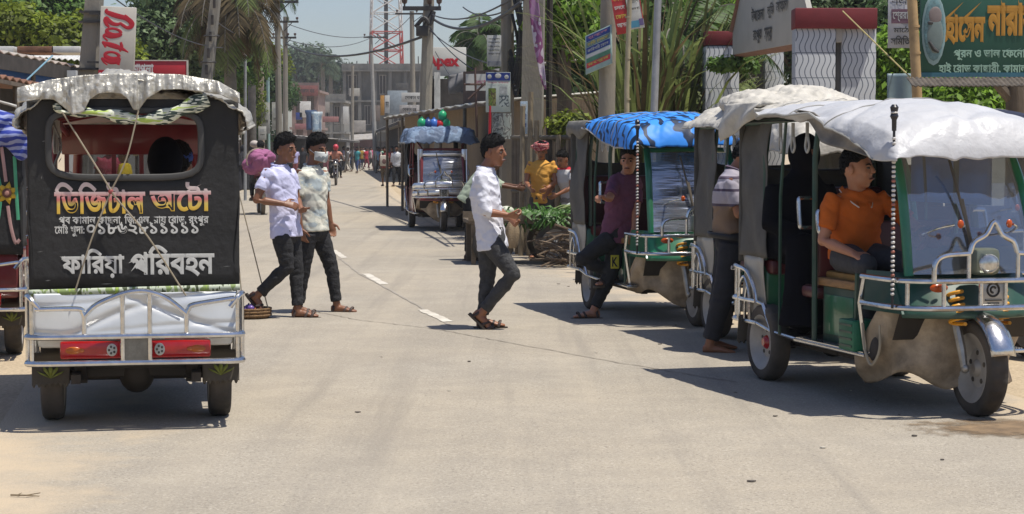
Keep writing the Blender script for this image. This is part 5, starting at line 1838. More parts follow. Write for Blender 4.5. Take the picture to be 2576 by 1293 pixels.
def wheel(parent, c, r, w, rot=0.0, hub=RIM, cap=None, rim=None):
    RM = Matrix.Translation(V(c)) @ Matrix.Rotation(rot, 4, 'Z')
    n, h = 72, w / 2
    prof = [(r * .64, -h * .62), (r * .70, -h * .9), (r * .82, -h), (r * .92, -h * .92), (r * .975, -h * .72), (r, -h * .35), (r, 0), (r, h * .35), (r * .975, h * .72), (r * .92, h * .92), (r * .82, h), (r * .70, h * .9), (r * .64, h * .62)]
    mb = MB()
    mb.lathe(prof, n)
    k = len(prof)
    for j_ in range(n):
        for i in range(4, 9):
            x, y, z = mb.v[j_ * k + i]
            f = 1 - (.030 if (j_ + (i > 6)) % 3 == 0 else 0) - (.014 if i == 6 else 0)
            mb.v[j_ * k + i] = (x * f, y, z * f)
    mb.xf(RM)
    o = mb.build('wheel', RUBBER, parent, ang=35)
    mb = MB()
    for sd in (1, -1):
        mb.lathe([(0.0001, .35 * h * sd), (r * .13, .38 * h * sd), (r * .16, .20 * h * sd), (r * .40, .12 * h * sd), (r * .46, .30 * h * sd), (r * .58, .5 * h * sd), (r * .65, .82 * h * sd), (r * .71, .93 * h * sd), (r * .725, .86 * h * sd)], 40)
        for q in range(5):
            a = 2 * math.pi * q / 5 + .3
            p = V((r * .31 * math.cos(a), .17 * h * sd, r * .31 * math.sin(a)))
            mb.ell(p, (r * .055, .006, r * .055), 10, 6, mi=1)
    mb.xf(RM)
    mb.build('rim', [rim or RIM, BLACK], o, ang=30)
    mb = MB()
    for sd in (1, -1):
        mb.lathe([(0.0001, .62 * h * sd), (r * .10, .62 * h * sd), (r * .15, .45 * h * sd), (r * .19, .16 * h * sd)], 24)
    mb.xf(RM)
    mb.build('hub', cap or hub, o, ang=30)
    return o

def rings(mb, a, b, r, turns, tr, n=12):
    """a coil spring from a to b"""
    a, b = V(a), V(b)
    d = (b - a)
    t = d.normalized()
    u = t.orthogonal().normalized()
    w = t.cross(u)
    k = turns * n
    mb.tube([a + d * (i / k) + (u * math.cos(2 * math.pi * i / n) + w * math.sin(2 * math.pi * i / n)) * r for i in range(k + 1)], tr, n=6)

def tarp_fn(P, seed):
    zt, hemf, amp, xs, xe = P.get('roofz', 1.82), P['hem'], P.get('amp', .014), P.get('xs', -.55), P.get('xe', 2.0)
    fz = P.get('frontz', 1.45)
    W = P.get('roofw', .53)
    sag = P.get('sag', .09)
    dome, crk, crs = P.get('dome', 2.6), P.get('crk', .010), P.get('crs', 9.0)
    def fn(u, v):
        s = v * 2 - 1
        a = abs(s)
        uu = u
        x = lerp(xs, xe - .12, min(1, uu / .84))
        top = zt + interp(x, [-.6, -.4, .2, 1.2, 1.6, 1.9], [-.05, -.01, 0, -.01, -.05, -.12])
        if a < .74:
            t = a / .74
            y, z = math.copysign(t * W, s), top - sag * t ** dome
        else:
            t = (a - .74) / .26
            hz = hemf(x, s)
            y = math.copysign(W + .05 * math.sin(t * 1.6), s)
            z = lerp(top - sag, hz, t ** 1.15)
        if uu > .84:
            t = (uu - .84) / .16
            z = lerp(z, min(z, fz + .007 * math.sin(7 * s)), t ** 1.2)
            x = (xe - .12) + .14 * math.sin(t * 1.45)
            y *= 1 - .06 * t
        p = V((x, y, z))
        q = V((x * 3.2 + seed, y * 3.2, z * 3.2))
        d = amp * (.9 * noise.noise(q) + 1.0 * ridge((x * 5 + y * 3 + seed, y * 6 - x * 2, z * 5), 1.0) * .8 + .5 * ridge((x * 13 + seed, y * 11, z * 12)) * .6)
        d += crk * crumple((x + seed, y, z), crs)
        if P.get('fold'): d += crease((x, y, z * .6), P['fold'], seed)
        e = max(0, (a - .7) / .3)
        p.z += d * (1 - .6 * e)
        p.y += math.copysign(d * e * 1.4, s)
        return p
    return fn

def rickshaw(label, loc, rz, P):
    root = empty('auto_rickshaw', loc, rz, label, 'rickshaw', P.get('group'))
    B, CAN = P['body'], P.get('canvas', CANVASG)
    seed = P.get('seed', 1.0)
    RW, FWX = .25, 1.95
    rx, cyw = P.get('rx', -.485), P.get('cyw', .545)
    FR = .275
    # wheels, axle, fork
    for y in (.455, -.455):
        wheel(root, (0, y, RW), RW, .125, cap=P.get('cap'))
    wheel(root, (FWX, 0, FR), FR, .115, rot=P.get('steer', 0))
    mb = MB()
    mb.tube([(0, -.42, RW), (0, .42, RW)], .035, n=10)
    mb.ell((0, 0, RW), (.11, .10, .11), 14, 10)
    mb.tube([(.0, .05, RW), (.30, .05, .32)], .05, n=10)
    for y in (.3, -.3):
        mb.tube([(-.36, y, .34), (-.18, y, .27), (0, y, .22), (.2, y, .27), (.36, y, .34)], [(.032, .014)] * 5, n=8, ref=(0, 1, 0))
        mb.box((-.02, y, .27), (.07, .06, .13))
    mb.build('axle', DARKMET, root)
    mb = MB()
    for y in (.12, -.12):
        mb.tube([(FWX, y * .75, FR), (FWX - .02, y * .8, FR + .1), (FWX - .09, y, .62), (FWX - .12, y, .74)], [.02, .026, .026, .022], n=8)
        mb.ell((FWX, y * .72, FR), (.03, .025, .03), 8, 6)
    mb.tube([(FWX - .10, -.14, .66), (FWX - .10, .14, .66)], .022)
    mb.tube([(FWX - .11, 0, .66), (FWX - .24, 0, 1.02)], .025)
    mb.build('fork', STEEL, root)
    for y in (.125, -.125):
        mb = MB()
        rings(mb, (FWX + .01, y * 1.1, .52), (FWX - .03, y * 1.1, .70), .042, 5, .011)
        mb.build('spring', SPRING, root)
    mb = MB()
    def fend(u, v):
        a = lerp(R(158), R(18), u)
        w = lerp(-.075, .075, v)
        rr = FR + .045 - .03 * (abs(v - .5) * 2) ** 2
        return V((FWX + rr * math.cos(a), w, FR + rr * math.sin(a)))
    mb.grid(fend, 18, 6)
    mb.build('mudguard', CHROME, root, solid=.004)
    # chassis, floor, body
    mb = MB()
    mb.box((.66, 0, .305), (1.54, .9, .035), b=.01)
    for y in (.32, -.32):
        mb.box((.5, y, .265), (1.8, .05, .05))
    for x in (-.05, .25, .8, 1.3):
        mb.box((x, 0, .265), (.05, .7, .045))
    mb.build('chassis', DARKMET, root)
    for y in (1, -1):
        mb = MB()
        mb.box((1.05, .47 * y, .318), (1.0, .10, .022), b=.006)
        for k in range(5):
            mb.box((1.05, (.435 + .018 * k) * y, .332), (.96, .006, .006))
        mb.build('step', CHROME if P.get('chromestep', True) else STEEL, root)
    mb = MB()
    mb.box(((rx + .03) / 2, 0, .60), (-rx - .03, cyw * 2 - .05, .32), b=.03)
    mb.build('rear_body', P.get('rearbody', B), root)
    for y in (1, -1):
        mb = MB()
        def pan(u, v):
            x = lerp(rx + .025, .02, u)
            return V((x, y * (cyw - .01 + .012 * math.sin(u * 9 + v * 4 + seed)), lerp(.42, .80, v)))
        mb.grid(pan, 14, 10)
        mb.build('side_panel', P.get('sidepanel', CREAM), root, solid=.006)
    # cowl under the windscreen
    mb = MB()
    def cowl(u, v):
        s = u * 2 - 1
        y = s * lerp(.43, .40, v)
        x = lerp(2.02, 1.84, v) - .16 * abs(s) ** 2.5
        return V((x, y, lerp(.56, .80, v)))
    mb.grid(cowl, 20, 6)
    for y in (1, -1):
        mb.prism([(1.86, .43 * y, .58), (1.68, .40 * y, .80), (1.45, .45 * y, .80), (1.45, .47 * y, .58)], (0, -.02 * y, 0))
    mb.build('cowl', P.get('cowl', B), root, solid=.012)
    mb = MB()
    for y in (1, -1) if not P.get('spl2') else ():
        mb.prism([(1.84, .42 * y, .58), (1.55, .445 * y, .58), (1.62, .44 * y, .40)], (0, -.02 * y, 0))
    mb.grid(lambda u, v: V((1.82 - .1 * v, lerp(-.42, .42, u), lerp(.60, .42, v))), 4, 2)
    mb.build('under_panel', DARKMET, root)
    # splash sheet: the loose brown sheet hung round the nose
    mb = MB()
    def spl(u, v):
        s = u * 2 - 1
        if P.get('spl2'):
            a = abs(s)
            x, y = interp(a, [0, .35, .7, 1], [1.86, 1.80, 1.68, 1.40]), math.copysign(interp(a, [0, .35, .7, 1], [0, .24, .43, .495]), s) * (1 - .16 * v ** 2)
            d = .022 * noise.noise(V((x * 6 + seed, y * 6, v * 3))) + .02 * math.sin(v * 7 + s * 9) * v
            return V((x + d - .05 * v, y - d * (1 if s < 0 else -1), lerp(.60 - .26 * max(0, a - .78) / .22, .185 + .05 * math.sin(s * 8) + P.get('splv', 0) * a ** 1.2, v)))
        w = lerp(.485, P.get('splw', .13), v ** 1.1)
        y = s * w
        x = 1.80 - P.get('spll', .42) * abs(s) ** 1.7 - .12 * v
        z = lerp(.60, .20, v) + .08 * v * abs(s)
        d = .02 * noise.noise(V((x * 6 + seed, y * 6, z * 6))) + .014 * ridge((y * 9 + seed, z * 9 + y * 5, 0))
        return V((x + d, y + d * s, z))
    mb.grid(spl, 40, 18)
    mb.build('splash_sheet', P.get('splash', SPLASH), root, solid=.005)
    # windscreen
    mb = MB()
    for y in (1, -1):
        mb.tube(spline([(1.85, .385 * y, .79), (1.80, .385 * y, 1.05), (1.72, .375 * y, 1.30), (1.60, .36 * y, 1.50)], 5), [(.030, .026)] * 16, n=10, ref=(0, 1, 0))
    mb.tube([(1.61, -.36, 1.49), (1.63, 0, 1.5), (1.61, .36, 1.49)], .022, n=8)
    mb.build('windscreen_frame', P.get('pillar', B), root)
    mb = MB()
    def ws(u, v):
        s = u * 2 - 1
        return V((interp(v, [0, .36, .72, 1], [1.87, 1.82, 1.74, 1.64]) + .03 * (1 - s * s), s * lerp(.37, .35, v), lerp(.80, 1.47, v)))
    mb.grid(ws, 12, 12)
    mb.build('windscreen', P.get('glass', GLASS), root)
    mb = MB()
    mb.tube([(1.80, -.12, 1.44), (1.885, -.02, .98)], .008)
    mb.tube([(1.84, -.06, 1.22), (1.893, -.015, .92)], [(.012, .006)] * 2, n=6)
    mb.build('wiper', BLACK, root)
    mb = MB()
    mb.box((1.72, 0, .88), (.20, .66, .14), b=.03)
    mb.tube(spline([(1.72, -.30, 1.0), (1.70, -.2, 1.05), (1.74, 0, 1.0), (1.70, .2, 1.05), (1.72, .30, 1.0)], 4), .014)
    mb.tube([(1.74, 0, 1.0), (1.78, 0, .8)], .03)
    mb.build('handlebar', BLACK, root)
    if P.get('cloth'):
        mb = MB()
        def cl(u, v):
            return V((1.80 - .02 * math.sin(v * 6) + .015 * math.sin(u * 11), -.29 + .15 * u + .03 * math.sin(v * 9), .82 + .22 * v + .04 * u))
        mb.grid(cl, 10, 12)
        mb.build('dashboard_cloth', P['cloth'], root, solid=.01)
    if P.get('blue_cloth'):
        mb = MB()
        mb.grid(lambda u, v: V((1.76 + .02 * math.sin(v * 5 + u * 4), .04 + .28 * u, .80 + .26 * v - .05 * u)), 10, 10)
        mb.build('dashboard_cloth', P['blue_cloth'], root, solid=.01)
    # front guard
    mb = MB()
    bw, bx = .52, 2.10
    for z in (.625, .775):
        mb.tube(spline([(1.55, bw + .01, z), (1.88, bw, z), (2.03, bw - .06, z), (bx, bw - .2, z), (bx + .01, 0, z), (bx, -bw + .2, z), (2.03, -bw + .06, z), (1.88, -bw, z), (1.55, -bw - .01, z)], 5), .016, n=8)
    for y in (.47, .30, .075, -.075, -.30, -.47):
        xx = bx if abs(y) < .4 else 2.0
        mb.tube([(xx, y, .62), (xx, y, .78)], .013)
    for y in (1, -1):
        mb.tube([(1.56, bw * y, .78), (1.5, bw * y, .62), (1.48, (bw - .05) * y, .33)], .013)
    mb.tube(spline([(bx, -.36, .775), (bx, -.355, .87), (bx, -.30, .915), (bx, -.16, .925), (bx, -.145, .93), (bx, -.12, .99), (bx, -.05, 1.03), (bx + .0, 0, 1.10), (bx, .05, 1.03), (bx, .12, .99), (bx, .145, .93), (bx, .16, .925), (bx, .30, .915), (bx, .355, .87), (bx, .36, .775)], 4), .015, n=8)
    for y in (.15, -.15):
        mb.tube([(bx, y, .775), (bx, y, .925)], .012)
    mb.build('front_guard', CHROME, root)
    mb = MB()
    mb.box((bx - .005, 0, .70), (.012, .135, .145), b=.004)
    plate = mb.build('emblem_plate', P.get('plate', STEEL), root)
    mb = MB()
    RX = Matrix.Translation((bx + .004, 0, .72)) @ Matrix.Rotation(R(90), 4, 'Z')
    mb.tube([(bx + .003, .036 * math.cos(i * .2618), .724 + .036 * math.sin(i * .2618)) for i in range(24)], .006, n=6, closed=True)
    mb.tube([(bx + .003, .016 * math.cos(.5 + i * .2618), .724 + .016 * math.sin(.5 + i * .2618)) for i in range(17)], .006, n=6)
    mb.tube([(bx + .003, -.05, .668), (bx + .003, .05, .668)], .006, n=6)
    mb.tube([(bx + .003, -.035, .650), (bx + .003, .035, .650)], .005, n=6)
    mb.build('emblem', BLACK, plate)
    mb = MB()
    mb.box((1.99, 0, .875), (.12, .155, .15), b=.03)
    hl = mb.build('headlight', P.get('hlhouse', mat('lamp_house', (.20, .22, .17), rough=.35, metal=.4)), root)
    mb = MB()
    mb.ell((2.052, 0, .865), (.02, .062, .055), 16, 10)
    mb.build('lens', LENS, hl)
    for y in (.27, -.27):
        mb = MB()
        mb.ell((2.035, y * 1.1, .735), (.02, .055, .026), 14, 8)
        mb.build('reflector', AMBER, root)
    for y in (.3, -.3):
        mb = MB()
        mb.tube(spline([(1.78, y * .9, 1.02), (1.92, y * .8, 1.06), (1.99, y * .6, 1.08)], 4), .007)
        mb.ell((2.0, y * .5, 1.085), (.010, .019, .024), 10, 8, mi=1)
        mb.build('indicator', [CHROME, AMBER], root)
    # seats
    mb = MB()
    mb.box((1.02, 0, .50), (.50, .84, .34), b=.01)
    sb = mb.build('seat_box', P.get('inner', DKGREEN), root)
    for y in (1, -1):
        mb = MB()
        mb.box((1.02, .424 * y, .50), (.40, .012, .24), b=.004)
        mb.build('panel', B, sb)
    mb = MB()
    mb.box((1.0, 0, .695), (.62, .90, .05), b=.012)
    mb.box((1.0, 0, .735), (.50, .80, .05), b=.02, mi=1)
    mb.build('driver_seat', [WOOD, P.get('cushion', mat('seat_cushion', (.34, .19, .05), rough=.7, var=.3))], root)
    mb = MB()
    mb.box((-.12, 0, .74), (.42, .94, .10), b=.03)
    mb.box((rx + .10, 0, 1.02), (.08, .94, .46), b=.03)
    mb.box((.62, 0, .62), (.26, .90, .08), b=.03)
    mb.box((.74, 0, .86), (.05, .90, .40), b=.02)
    mb.build('passenger_seat', VINYL, root)
    if P.get('doors'):
        for y in (1, -1):
            mb = MB()
            mb.grid(lambda u, v: V((lerp(.04, 1.42, u), y * (.50 + .012 * math.sin(v * 3.1)), lerp(.34, .80, v))), 10, 6)
            mb.build('door_panel', P['doors'], root, solid=.012)
    # cabin frame
    mb = MB()
    for y in (1, -1):
        for x, zb in ((-.02, .78), (.76, .33)):
            mb.tube([(x, .47 * y, zb), (x, .475 * y, 1.45), (x, .45 * y, 1.66)], .018, n=8)
        mb.tube([(rx + .04, (cyw - .045) * y, .78), (rx + .04, (cyw - .05) * y, 1.66)], .018, n=8)
        mb.tube([(rx + .02, .47 * y, 1.67), (.6, .47 * y, 1.69), (1.45, .44 * y, 1.62), (1.62, .36 * y, 1.50)], .018, n=8)
        mb.tube([(.30, .505 * y, .33), (.30, .505 * y, 1.2), (.30, .47 * y, 1.68)], .011, n=6)
        mb.tube([(1.38, .49 * y, .33), (1.40, .49 * y, .78)], .014, n=6)
    for x in (rx + .04, -.02, .76, 1.35):
        mb.tube([(x, -.46, 1.67), (x, -.2, 1.72), (x, .2, 1.72), (x, .46, 1.67)], .015, n=8)
    mb.tube([(rx + .04, -.47, 1.2), (rx + .04, .47, 1.2)], .012)
    mb.build('cabin_frame', P.get('frame', DKGREEN), root)
    for y in (1, -1):
        for x, z0, z1 in ((.70, 1.02, 1.20), (.98, 1.0, 1.13)):
            mb = MB()
            pts = [(x, .47 * y, z0), (x + .02, .54 * y, z0 - .0), (x + .02, .555 * y, z0 + .02), (x - .0, .555 * y, z1 - .02), (x, .54 * y, z1), (x, .47 * y, z1)]
            mb.tube(spline(pts, 3), .013, n=8)
            mb.build('grab_handle', CHROME, root)
    for y in (1, -1):
        for x in (.14, .34, .56):
            mb = MB()
            z = 1.665
            mb.tube([(x, .44 * y, z), (x, .44 * y, z - .09)], [(.012, .003)] * 2, n=6)
            mb.tube(spline([(x - .012, .44 * y, z - .09), (x - .028, .44 * y, z - .15), (x, .44 * y, z - .185), (x + .028, .44 * y, z - .15), (x + .012, .44 * y, z - .09)], 4), .008, n=6)
            mb.build('hand_strap', mat('strap_white', (.5, .5, .48), rough=.5), root)
    # canvas hood
    for y in (1, -1):
        mb = MB()
        def cv(u, v):
            x = lerp(rx, P.get('cx1', .03) + .05 * (1 - v), u) + .02 * math.sin(v * 5 + seed)
            d = .012 * math.sin(u * 6 + v * 8 + seed) + .02 * noise.noise(V((u * 3 + seed, v * 4, y)))
            return V((x, y * (cyw - .05 * v ** 3 + d), lerp(.80, 1.72, v)))
        mb.grid(cv, 16, 24)
        if y == -1 or P.get('bothsides', True):
            mb.build('side_curtain', CAN, root, solid=.006)
    # rear panel with a rounded window
    px = rx - .007
    wy, wz, wh, ww, cr = P.get('wy', .012), 1.527, .345, .78, .11
    inner, outer = [], []
    n = 56
    for i in range(n):
        a = 2 * math.pi * i / n
        c_, s_ = math.cos(a), math.sin(a)
        e = 5.0
        rr = (abs(c_) ** e + abs(s_) ** e) ** (-1 / e)
        iy, iz = c_ * rr * ww / 2, s_ * rr * wh / 2
        inner.append((iy + wy, iz + wz))
        k = min(((cyw + .007) / abs(c_)) if abs(c_) > 1e-6 else 1e9, ((1.765 - wz) if s_ > 0 else (wz - .755)) / abs(s_) if abs(s_) > 1e-6 else 1e9)
        outer.append((c_ * k, wz + s_ * k))
    # exact corners
    for cy_, cz_ in ((cyw + .007, 1.765), (-cyw - .007, 1.765), (-cyw - .007, .755), (cyw + .007, .755)):
        b_ = min(range(n), key=lambda q: (outer[q][0] - cy_) ** 2 + (outer[q][1] - cz_) ** 2)
        outer[b_] = (cy_, cz_)
    mb = MB()
    K = 8
    vs = []
    for k in range(K + 1):
        t = k / K
        for i in range(n):
            y, z = lerp(inner[i][0], outer[i][0], t), lerp(inner[i][1], outer[i][1], t)
            d = .010 * noise.noise(V((y * 4 + seed, z * 4, 0))) * (1 - t) * t * 4
            vs.append((px + d * .6, y, z))
    mb.add(vs, [(k * n + i, k * n + (i + 1) % n, (k + 1) * n + (i + 1) % n, (k + 1) * n + i) for k in range(K) for i in range(n)])
    rp = mb.build('rear_panel', CAN, root, solid=.008)
    mb = MB()
    mb.tube([(px - .012, y * 1.0 + (y - wy) * .02, z + (z - wz) * .03) for y, z in inner], [(.018, .010)] * n, n=8, closed=True)
    mb.build('window_rim', mat('rim_canvas', (.055, .054, .052), rough=.7), rp)
    # tarp
    fn = tarp_fn(P, seed)
    mb = MB()
    mb.grid(fn, P.get('res', 90), P.get('res', 90))
    tp = mb.build('roof_tarp', P['tarp'], root, ang=180, solid=.006)
    mb = MB()
    mb.grid(lambda u, v: V((lerp(rx + .02, 1.62, u), lerp(-.50, .50, v), 1.735 - .06 * (abs(v * 2 - 1)) ** 3 - (.06 if u > .9 else 0))), 10, 10)
    mb.build('roof_lining', P.get('lining', CANVAS), root, solid=.004)
    for u0 in (.30, .58):
        mb = MB()
        mb.tube([fn(u0 + .006 * math.sin(v * 9), v) + V((0, math.copysign(.003, v - .5), .005)) for v in [i / 60 for i in range(61)]], .0045, n=5)
        mb.build('seam', mat('seam_grey', (.30, .29, .27), rough=.8), tp)
    for v0 in (.003, .997):
        mb = MB()
        mb.tube([fn(u, v0) for u in [i / 60 for i in range(50)]], .008, n=6)
        mb.build('hem', mat('hem_grey', (.38, .37, .34), rough=.8), tp)
    # rear guard and lamps
    mb = MB()
    gx = rx - .11
    yl = cyw - .02
    sl = rx + .485
    def yz(p): return (318 - p[0]) / 459, (1060 - p[1]) / 459
    top = [(80, 757), (180, 757), (192, 765), (196, 775)]
    arch = [(196, 775), (225, 748), (280, 724), (318, 716), (352, 718), (395, 735), (440, 772)]
    tr = [(440, 772), (446, 760), (460, 750), (556, 736)]
    for line in (top, arch, tr):
        mb.tube(spline([(gx, *yz(p)) for p in line], 4), .014, n=8)
    for z in (.512, .372):
        mb.tube(spline([(-.05, yl + .035, z), (-.45 + sl, yl + .035, z), (gx, yl - .02, z), (gx, 0, z), (gx, -yl + .02, z), (-.45 + sl, -yl - .035, z), (-.05, -yl - .035, z)], 5), .016, n=8)
    for p, q in (((287, 722), (287, 888)), ((352, 718), (352, 888)), ((196, 775), (196, 826)), ((440, 772), (440, 826))):
        mb.tube([(gx, *yz(p)), (gx, *yz(q))], .013)
    for y in (1, -1):
        mb.tube(spline([(gx, (yl - .03) * y, .66), (gx + .02, (yl + .02) * y, .72), (-.45 + sl, (yl + .045) * y, .72), (-.2, (yl + .045) * y, .70), (-.08, (yl + .045) * y, .60), (-.05, (yl + .04) * y, .50)], 4), .014, n=8)
        for x in (gx + .02, -.45 + sl):
            mb.tube([(x, (yl + (.01 if x < rx else .04)) * y, .372), (x, (yl + (.01 if x < rx else .04)) * y, .71)], .012)
        for x0, w0, h0 in ((-.33 + sl * .6, .10, .66), (-.25 + sl * .5, .05, .60)):
            mb.tube(spline([(x0 - w0, (yl + .04) * y, .372), (x0 - w0 * .8, (yl + .04) * y, h0 - .08), (x0, (yl + .04) * y, h0), (x0 + w0 * .8, (yl + .04) * y, h0 - .08), (x0 + w0, (yl + .04) * y, .372)], 4), .010, n=6)
        mb.tube([(-.05, (yl + .035) * y, .512), (.04, (yl + .03) * y, .50), (.16, (yl + .02) * y, .335), (.5, (yl) * y, .318), (1.5, (yl - .02) * y, .318)], .013, n=8)
        mb.tube([(-.05, (yl + .035) * y, .372), (.16, (yl + .02) * y, .335)], .013, n=8)
    mb.build('rear_guard', CHROME, root)
    for y in (1, -1):
        mb = MB()
        mb.box((rx - .03, y * .235, .435), (.045, .32, .095), b=.012)
        lamp = mb.build('tail_light', REDLAMP, root)
        mb = MB()
        mb.ell((rx - .055, y * .125, .435), (.006, .028, .034), 14, 8)
        for q in range(5):
            a = q * 1.2566
            mb.ell((rx - .061, y * .125 + .015 * math.cos(a), .435 + .018 * math.sin(a)), (.004, .006, .007), 8, 6, mi=1)
        mb.build('reflector_disc', [mat('disc_white', (.6, .6, .55), rough=.4), BLACK], lamp)
        mb = MB()
        mb.ell((rx - .055, y * .325, .435), (.006, .042, .020), 12, 8)
        mb.ell((rx - .056, y * .285, .435), (.006, .018, .012), 10, 6)
        mb.build('indicator_lens', mat('amber_dim', (.50, .12, .01), rough=.25), lamp)
    mb = MB()
    mb.box((rx - .04, 0, .44), (.03, .14, .125), b=.004)
    mb.build('number_plate', mat('worn_plate', (.32, .31, .27), rough=.5, var=.35, vs=18, dust=.3), root)
    for y in (1, -1):
        mb = MB()
        k = 14
        def flap(u, v):
            yy = y * .455 + lerp(-.10, .10, u)
            saw = (.018 if int(u * k) % 2 == 0 else 0) * (v > .95)
            return V((-.27 - .03 * v + .01 * math.sin(u * 5), yy, lerp(.40, .215 + saw, v)))
        mb.grid(flap, 28, 8)
        mf = mb.build('mudflap', mat('mudflap_rubber', (.05, .045, .038), rough=.8, dust=.4, dustcol=(.15, .12, .08)), root, solid=.006)
        mb = MB()
        for a in (-60, -30, 0, 30, 60):
            d = V((0, math.sin(R(a)), math.cos(R(a))))
            c0 = V((-.303, y * .455, .262))
            mb.add([c0, c0 + d * .05 + V((0, .012, .0)), c0 + d * .085, c0 + d * .05 - V((0, .012, 0))], [(0, 1, 2, 3)])
        mb.build('leaf_motif', mat('motif_green', (.16, .19, .03), rough=.7), mf, recalc=False, solid=.003)
    if P.get('pole', True):
        mb = MB()
        PX, PY = 1.95, -.535
        pts = [(PX, PY, z) for z in (.62, .9, 1.2, 1.5, 1.70)]
        mb.tube(pts, .008, n=8)
        for k in range(34):
            z = .70 + k * .026
            mb.ell((PX, PY, z), (.0125, .0125, .0105), 8, 6, mi=1 + (k % 5 == 4))
        mb.tube([(PX, PY, 1.60), (PX, PY, 1.66), (PX, PY, 1.68), (PX, PY, 1.70), (PX, PY, 1.73), (PX, PY, 1.745)], [.013, .014, .024, .018, .024, .013], n=10)
        mb.ell((PX, PY, 1.70), (.021, .021, .014), 10, 6, mi=1)
        mb.build('ornament_pole', [mat('pole_black', (.02, .02, .025), rough=.35), mat('bead_white', (.62, .59, .55), rough=.4), mat('bead_red', (.35, .12, .08), rough=.4)], root)
    return root
# ------------------------------------------------------------------ the rickshaws in the street
SILVERT = mat('silver_tarp', (0.45, 0.43, 0.375), rough=0.36, metal=0.3, var=0.25, vs=9, spec=0.6, bump=0.5, bs=30)
WHITET = mat('white_tarp', (0.53, 0.53, 0.54), rough=0.42, var=0.10, vs=3, spec=0.4, bump=0.25, bs=26, dust=.14, dustcol=(.36, .34, .30))
GREYT = mat('grey_tarp', (0.50, 0.47, 0.41), rough=0.6, var=0.2, vs=7, bump=0.5, bs=16)
BLUET = stripes('blue_tarp_print_fold_shade', (0.045, 0.27, 0.80), (0.006, 0.02, 0.055), scale=3.0, direc='X', dist=9.0, rough=0.5, thr=0.78, rot=(0, R(25), R(28)))  # dark stripes: print, with the shade of folds painted in
DENIMT = patches('denim_tarp', [(0.10, 0.15, 0.24), (0.16, 0.23, 0.34), (0.09, 0.13, 0.21)], scale=5, rough=.7)
NAVYT = stripes('navy_striped_tarp', (0.03, 0.05, 0.30), (0.28, 0.32, 0.55), scale=7.0, direc='Z', dist=4.0, rough=.5)
NAVYD = mat('navy_black_hood', (0.012, 0.012, 0.03), rough=.5)

def hem_a(x, s):
    return interp(x, [-.6, -.1, .4, .9, 1.4, 1.8, 2.0], [1.68, 1.69, 1.72, 1.71, 1.58, 1.45, 1.42]) + .006 * math.sin(x * 9)
def hem_low(x, s):
    return interp(x, [-.6, 0, 2], [1.60, 1.62, 1.50]) + .012 * math.sin(x * 11)

# 1 -- black rear with painted writing, driving away
P1 = dict(body=MAROON, canvas=CANVAS, tarp=SILVERT, hem=hem_low, roofz=1.90, sag=.155, dome=2.0, amp=.018, crk=.045, crs=11.0, res=130, seed=3.3, rearbody=WHITEPL, sidepanel=WHITEPL, frame=MAROON,
          pillar=MAROON, inner=MAROON, roofw=.545, wy=.045, pole=False, frontz=1.50, lining=MAROON, xs=-.53)
g = gnd(337, 1056)
rz1 = R(90 + 10.3)
u1 = V((math.cos(rz1), math.sin(rz1), 0))
loc1 = V((g.x, g.y + .1, 0))
r1 = rickshaw('black-backed auto rickshaw with painted Bengali writing and a crumpled silver tarp', loc1, rz1, P1)
def TX(y, z, x=-.4995):
    return frame(V((x, y, z)), (0, -1, 0), (0, 0, 1))
PAINTW = mat('white_lettering', (.58, .58, .55), rough=.6, var=.15, vs=20)
gm = mat('pink_yellow_lettering', (.7, .7, .6), rough=.6)
t = gm.node_tree
tc = _nd(t, 'ShaderNodeTexCoord'); sx = _nd(t, 'ShaderNodeSeparateXYZ'); cr = _nd(t, 'ShaderNodeValToRGB'); mr = _nd(t, 'ShaderNodeMapRange')
t.links.new(tc.outputs['Object'], sx.inputs[0]); t.links.new(sx.outputs[2], mr.inputs[0])
mr.inputs[1].default_value, mr.inputs[2].default_value = 1.165, 1.315
e = cr.color_ramp.elements
e[0].position, e[0].color = 0.12, (.72, .46, .06, 1)
e[1].position, e[1].color = 0.75, (.62, .50, .48, 1)
q = e.new(.45); q.color = (.62, .16, .16, 1)
q = e.new(.30); q.color = (.66, .50, .12, 1)
t.links.new(mr.outputs[0], cr.inputs[0]); t.links.new(cr.outputs[0], t.nodes['Principled BSDF'].inputs['Base Color'])
rp = [c for c in r1.children if c.name.startswith('rear_panel')][0]
def px1(p): return (318 - p[0]) / 459, (1060 - p[1]) / 459
def letter1(body, x0, y0, x1, y1, m, bold, shear=0.0):
    a, b = px1((x0, y0)), px1((x1, y1))
    return lettering(body, TX((a[0] + b[0]) / 2, (a[1] + b[1]) / 2), abs(a[0] - b[0]), abs(a[1] - b[1]), m, rp, bold, shear)
letter1('িডিজটাল', 127, 452, 344, 530, gm, .03)
letter1('অেটা', 355, 452, 503, 524, gm, .03)
letter1('পূব কামাল কাছনা, িজ.এল. রায় েরাড, রংপুর', 137, 529, 497, 560, PAINTW, .02)
letter1('েমাঃ খুদা:', 127, 556, 198, 584, PAINTW, .02)
letter1('০১৮৬২৮১১১১১', 203, 551, 472, 580, PAINTW, .022)
letter1('ফািরয়া', 138, 614, 292, 686, PAINTW, .032)
letter1('পিরবহন', 302, 606, 510, 684, PAINTW, .032)
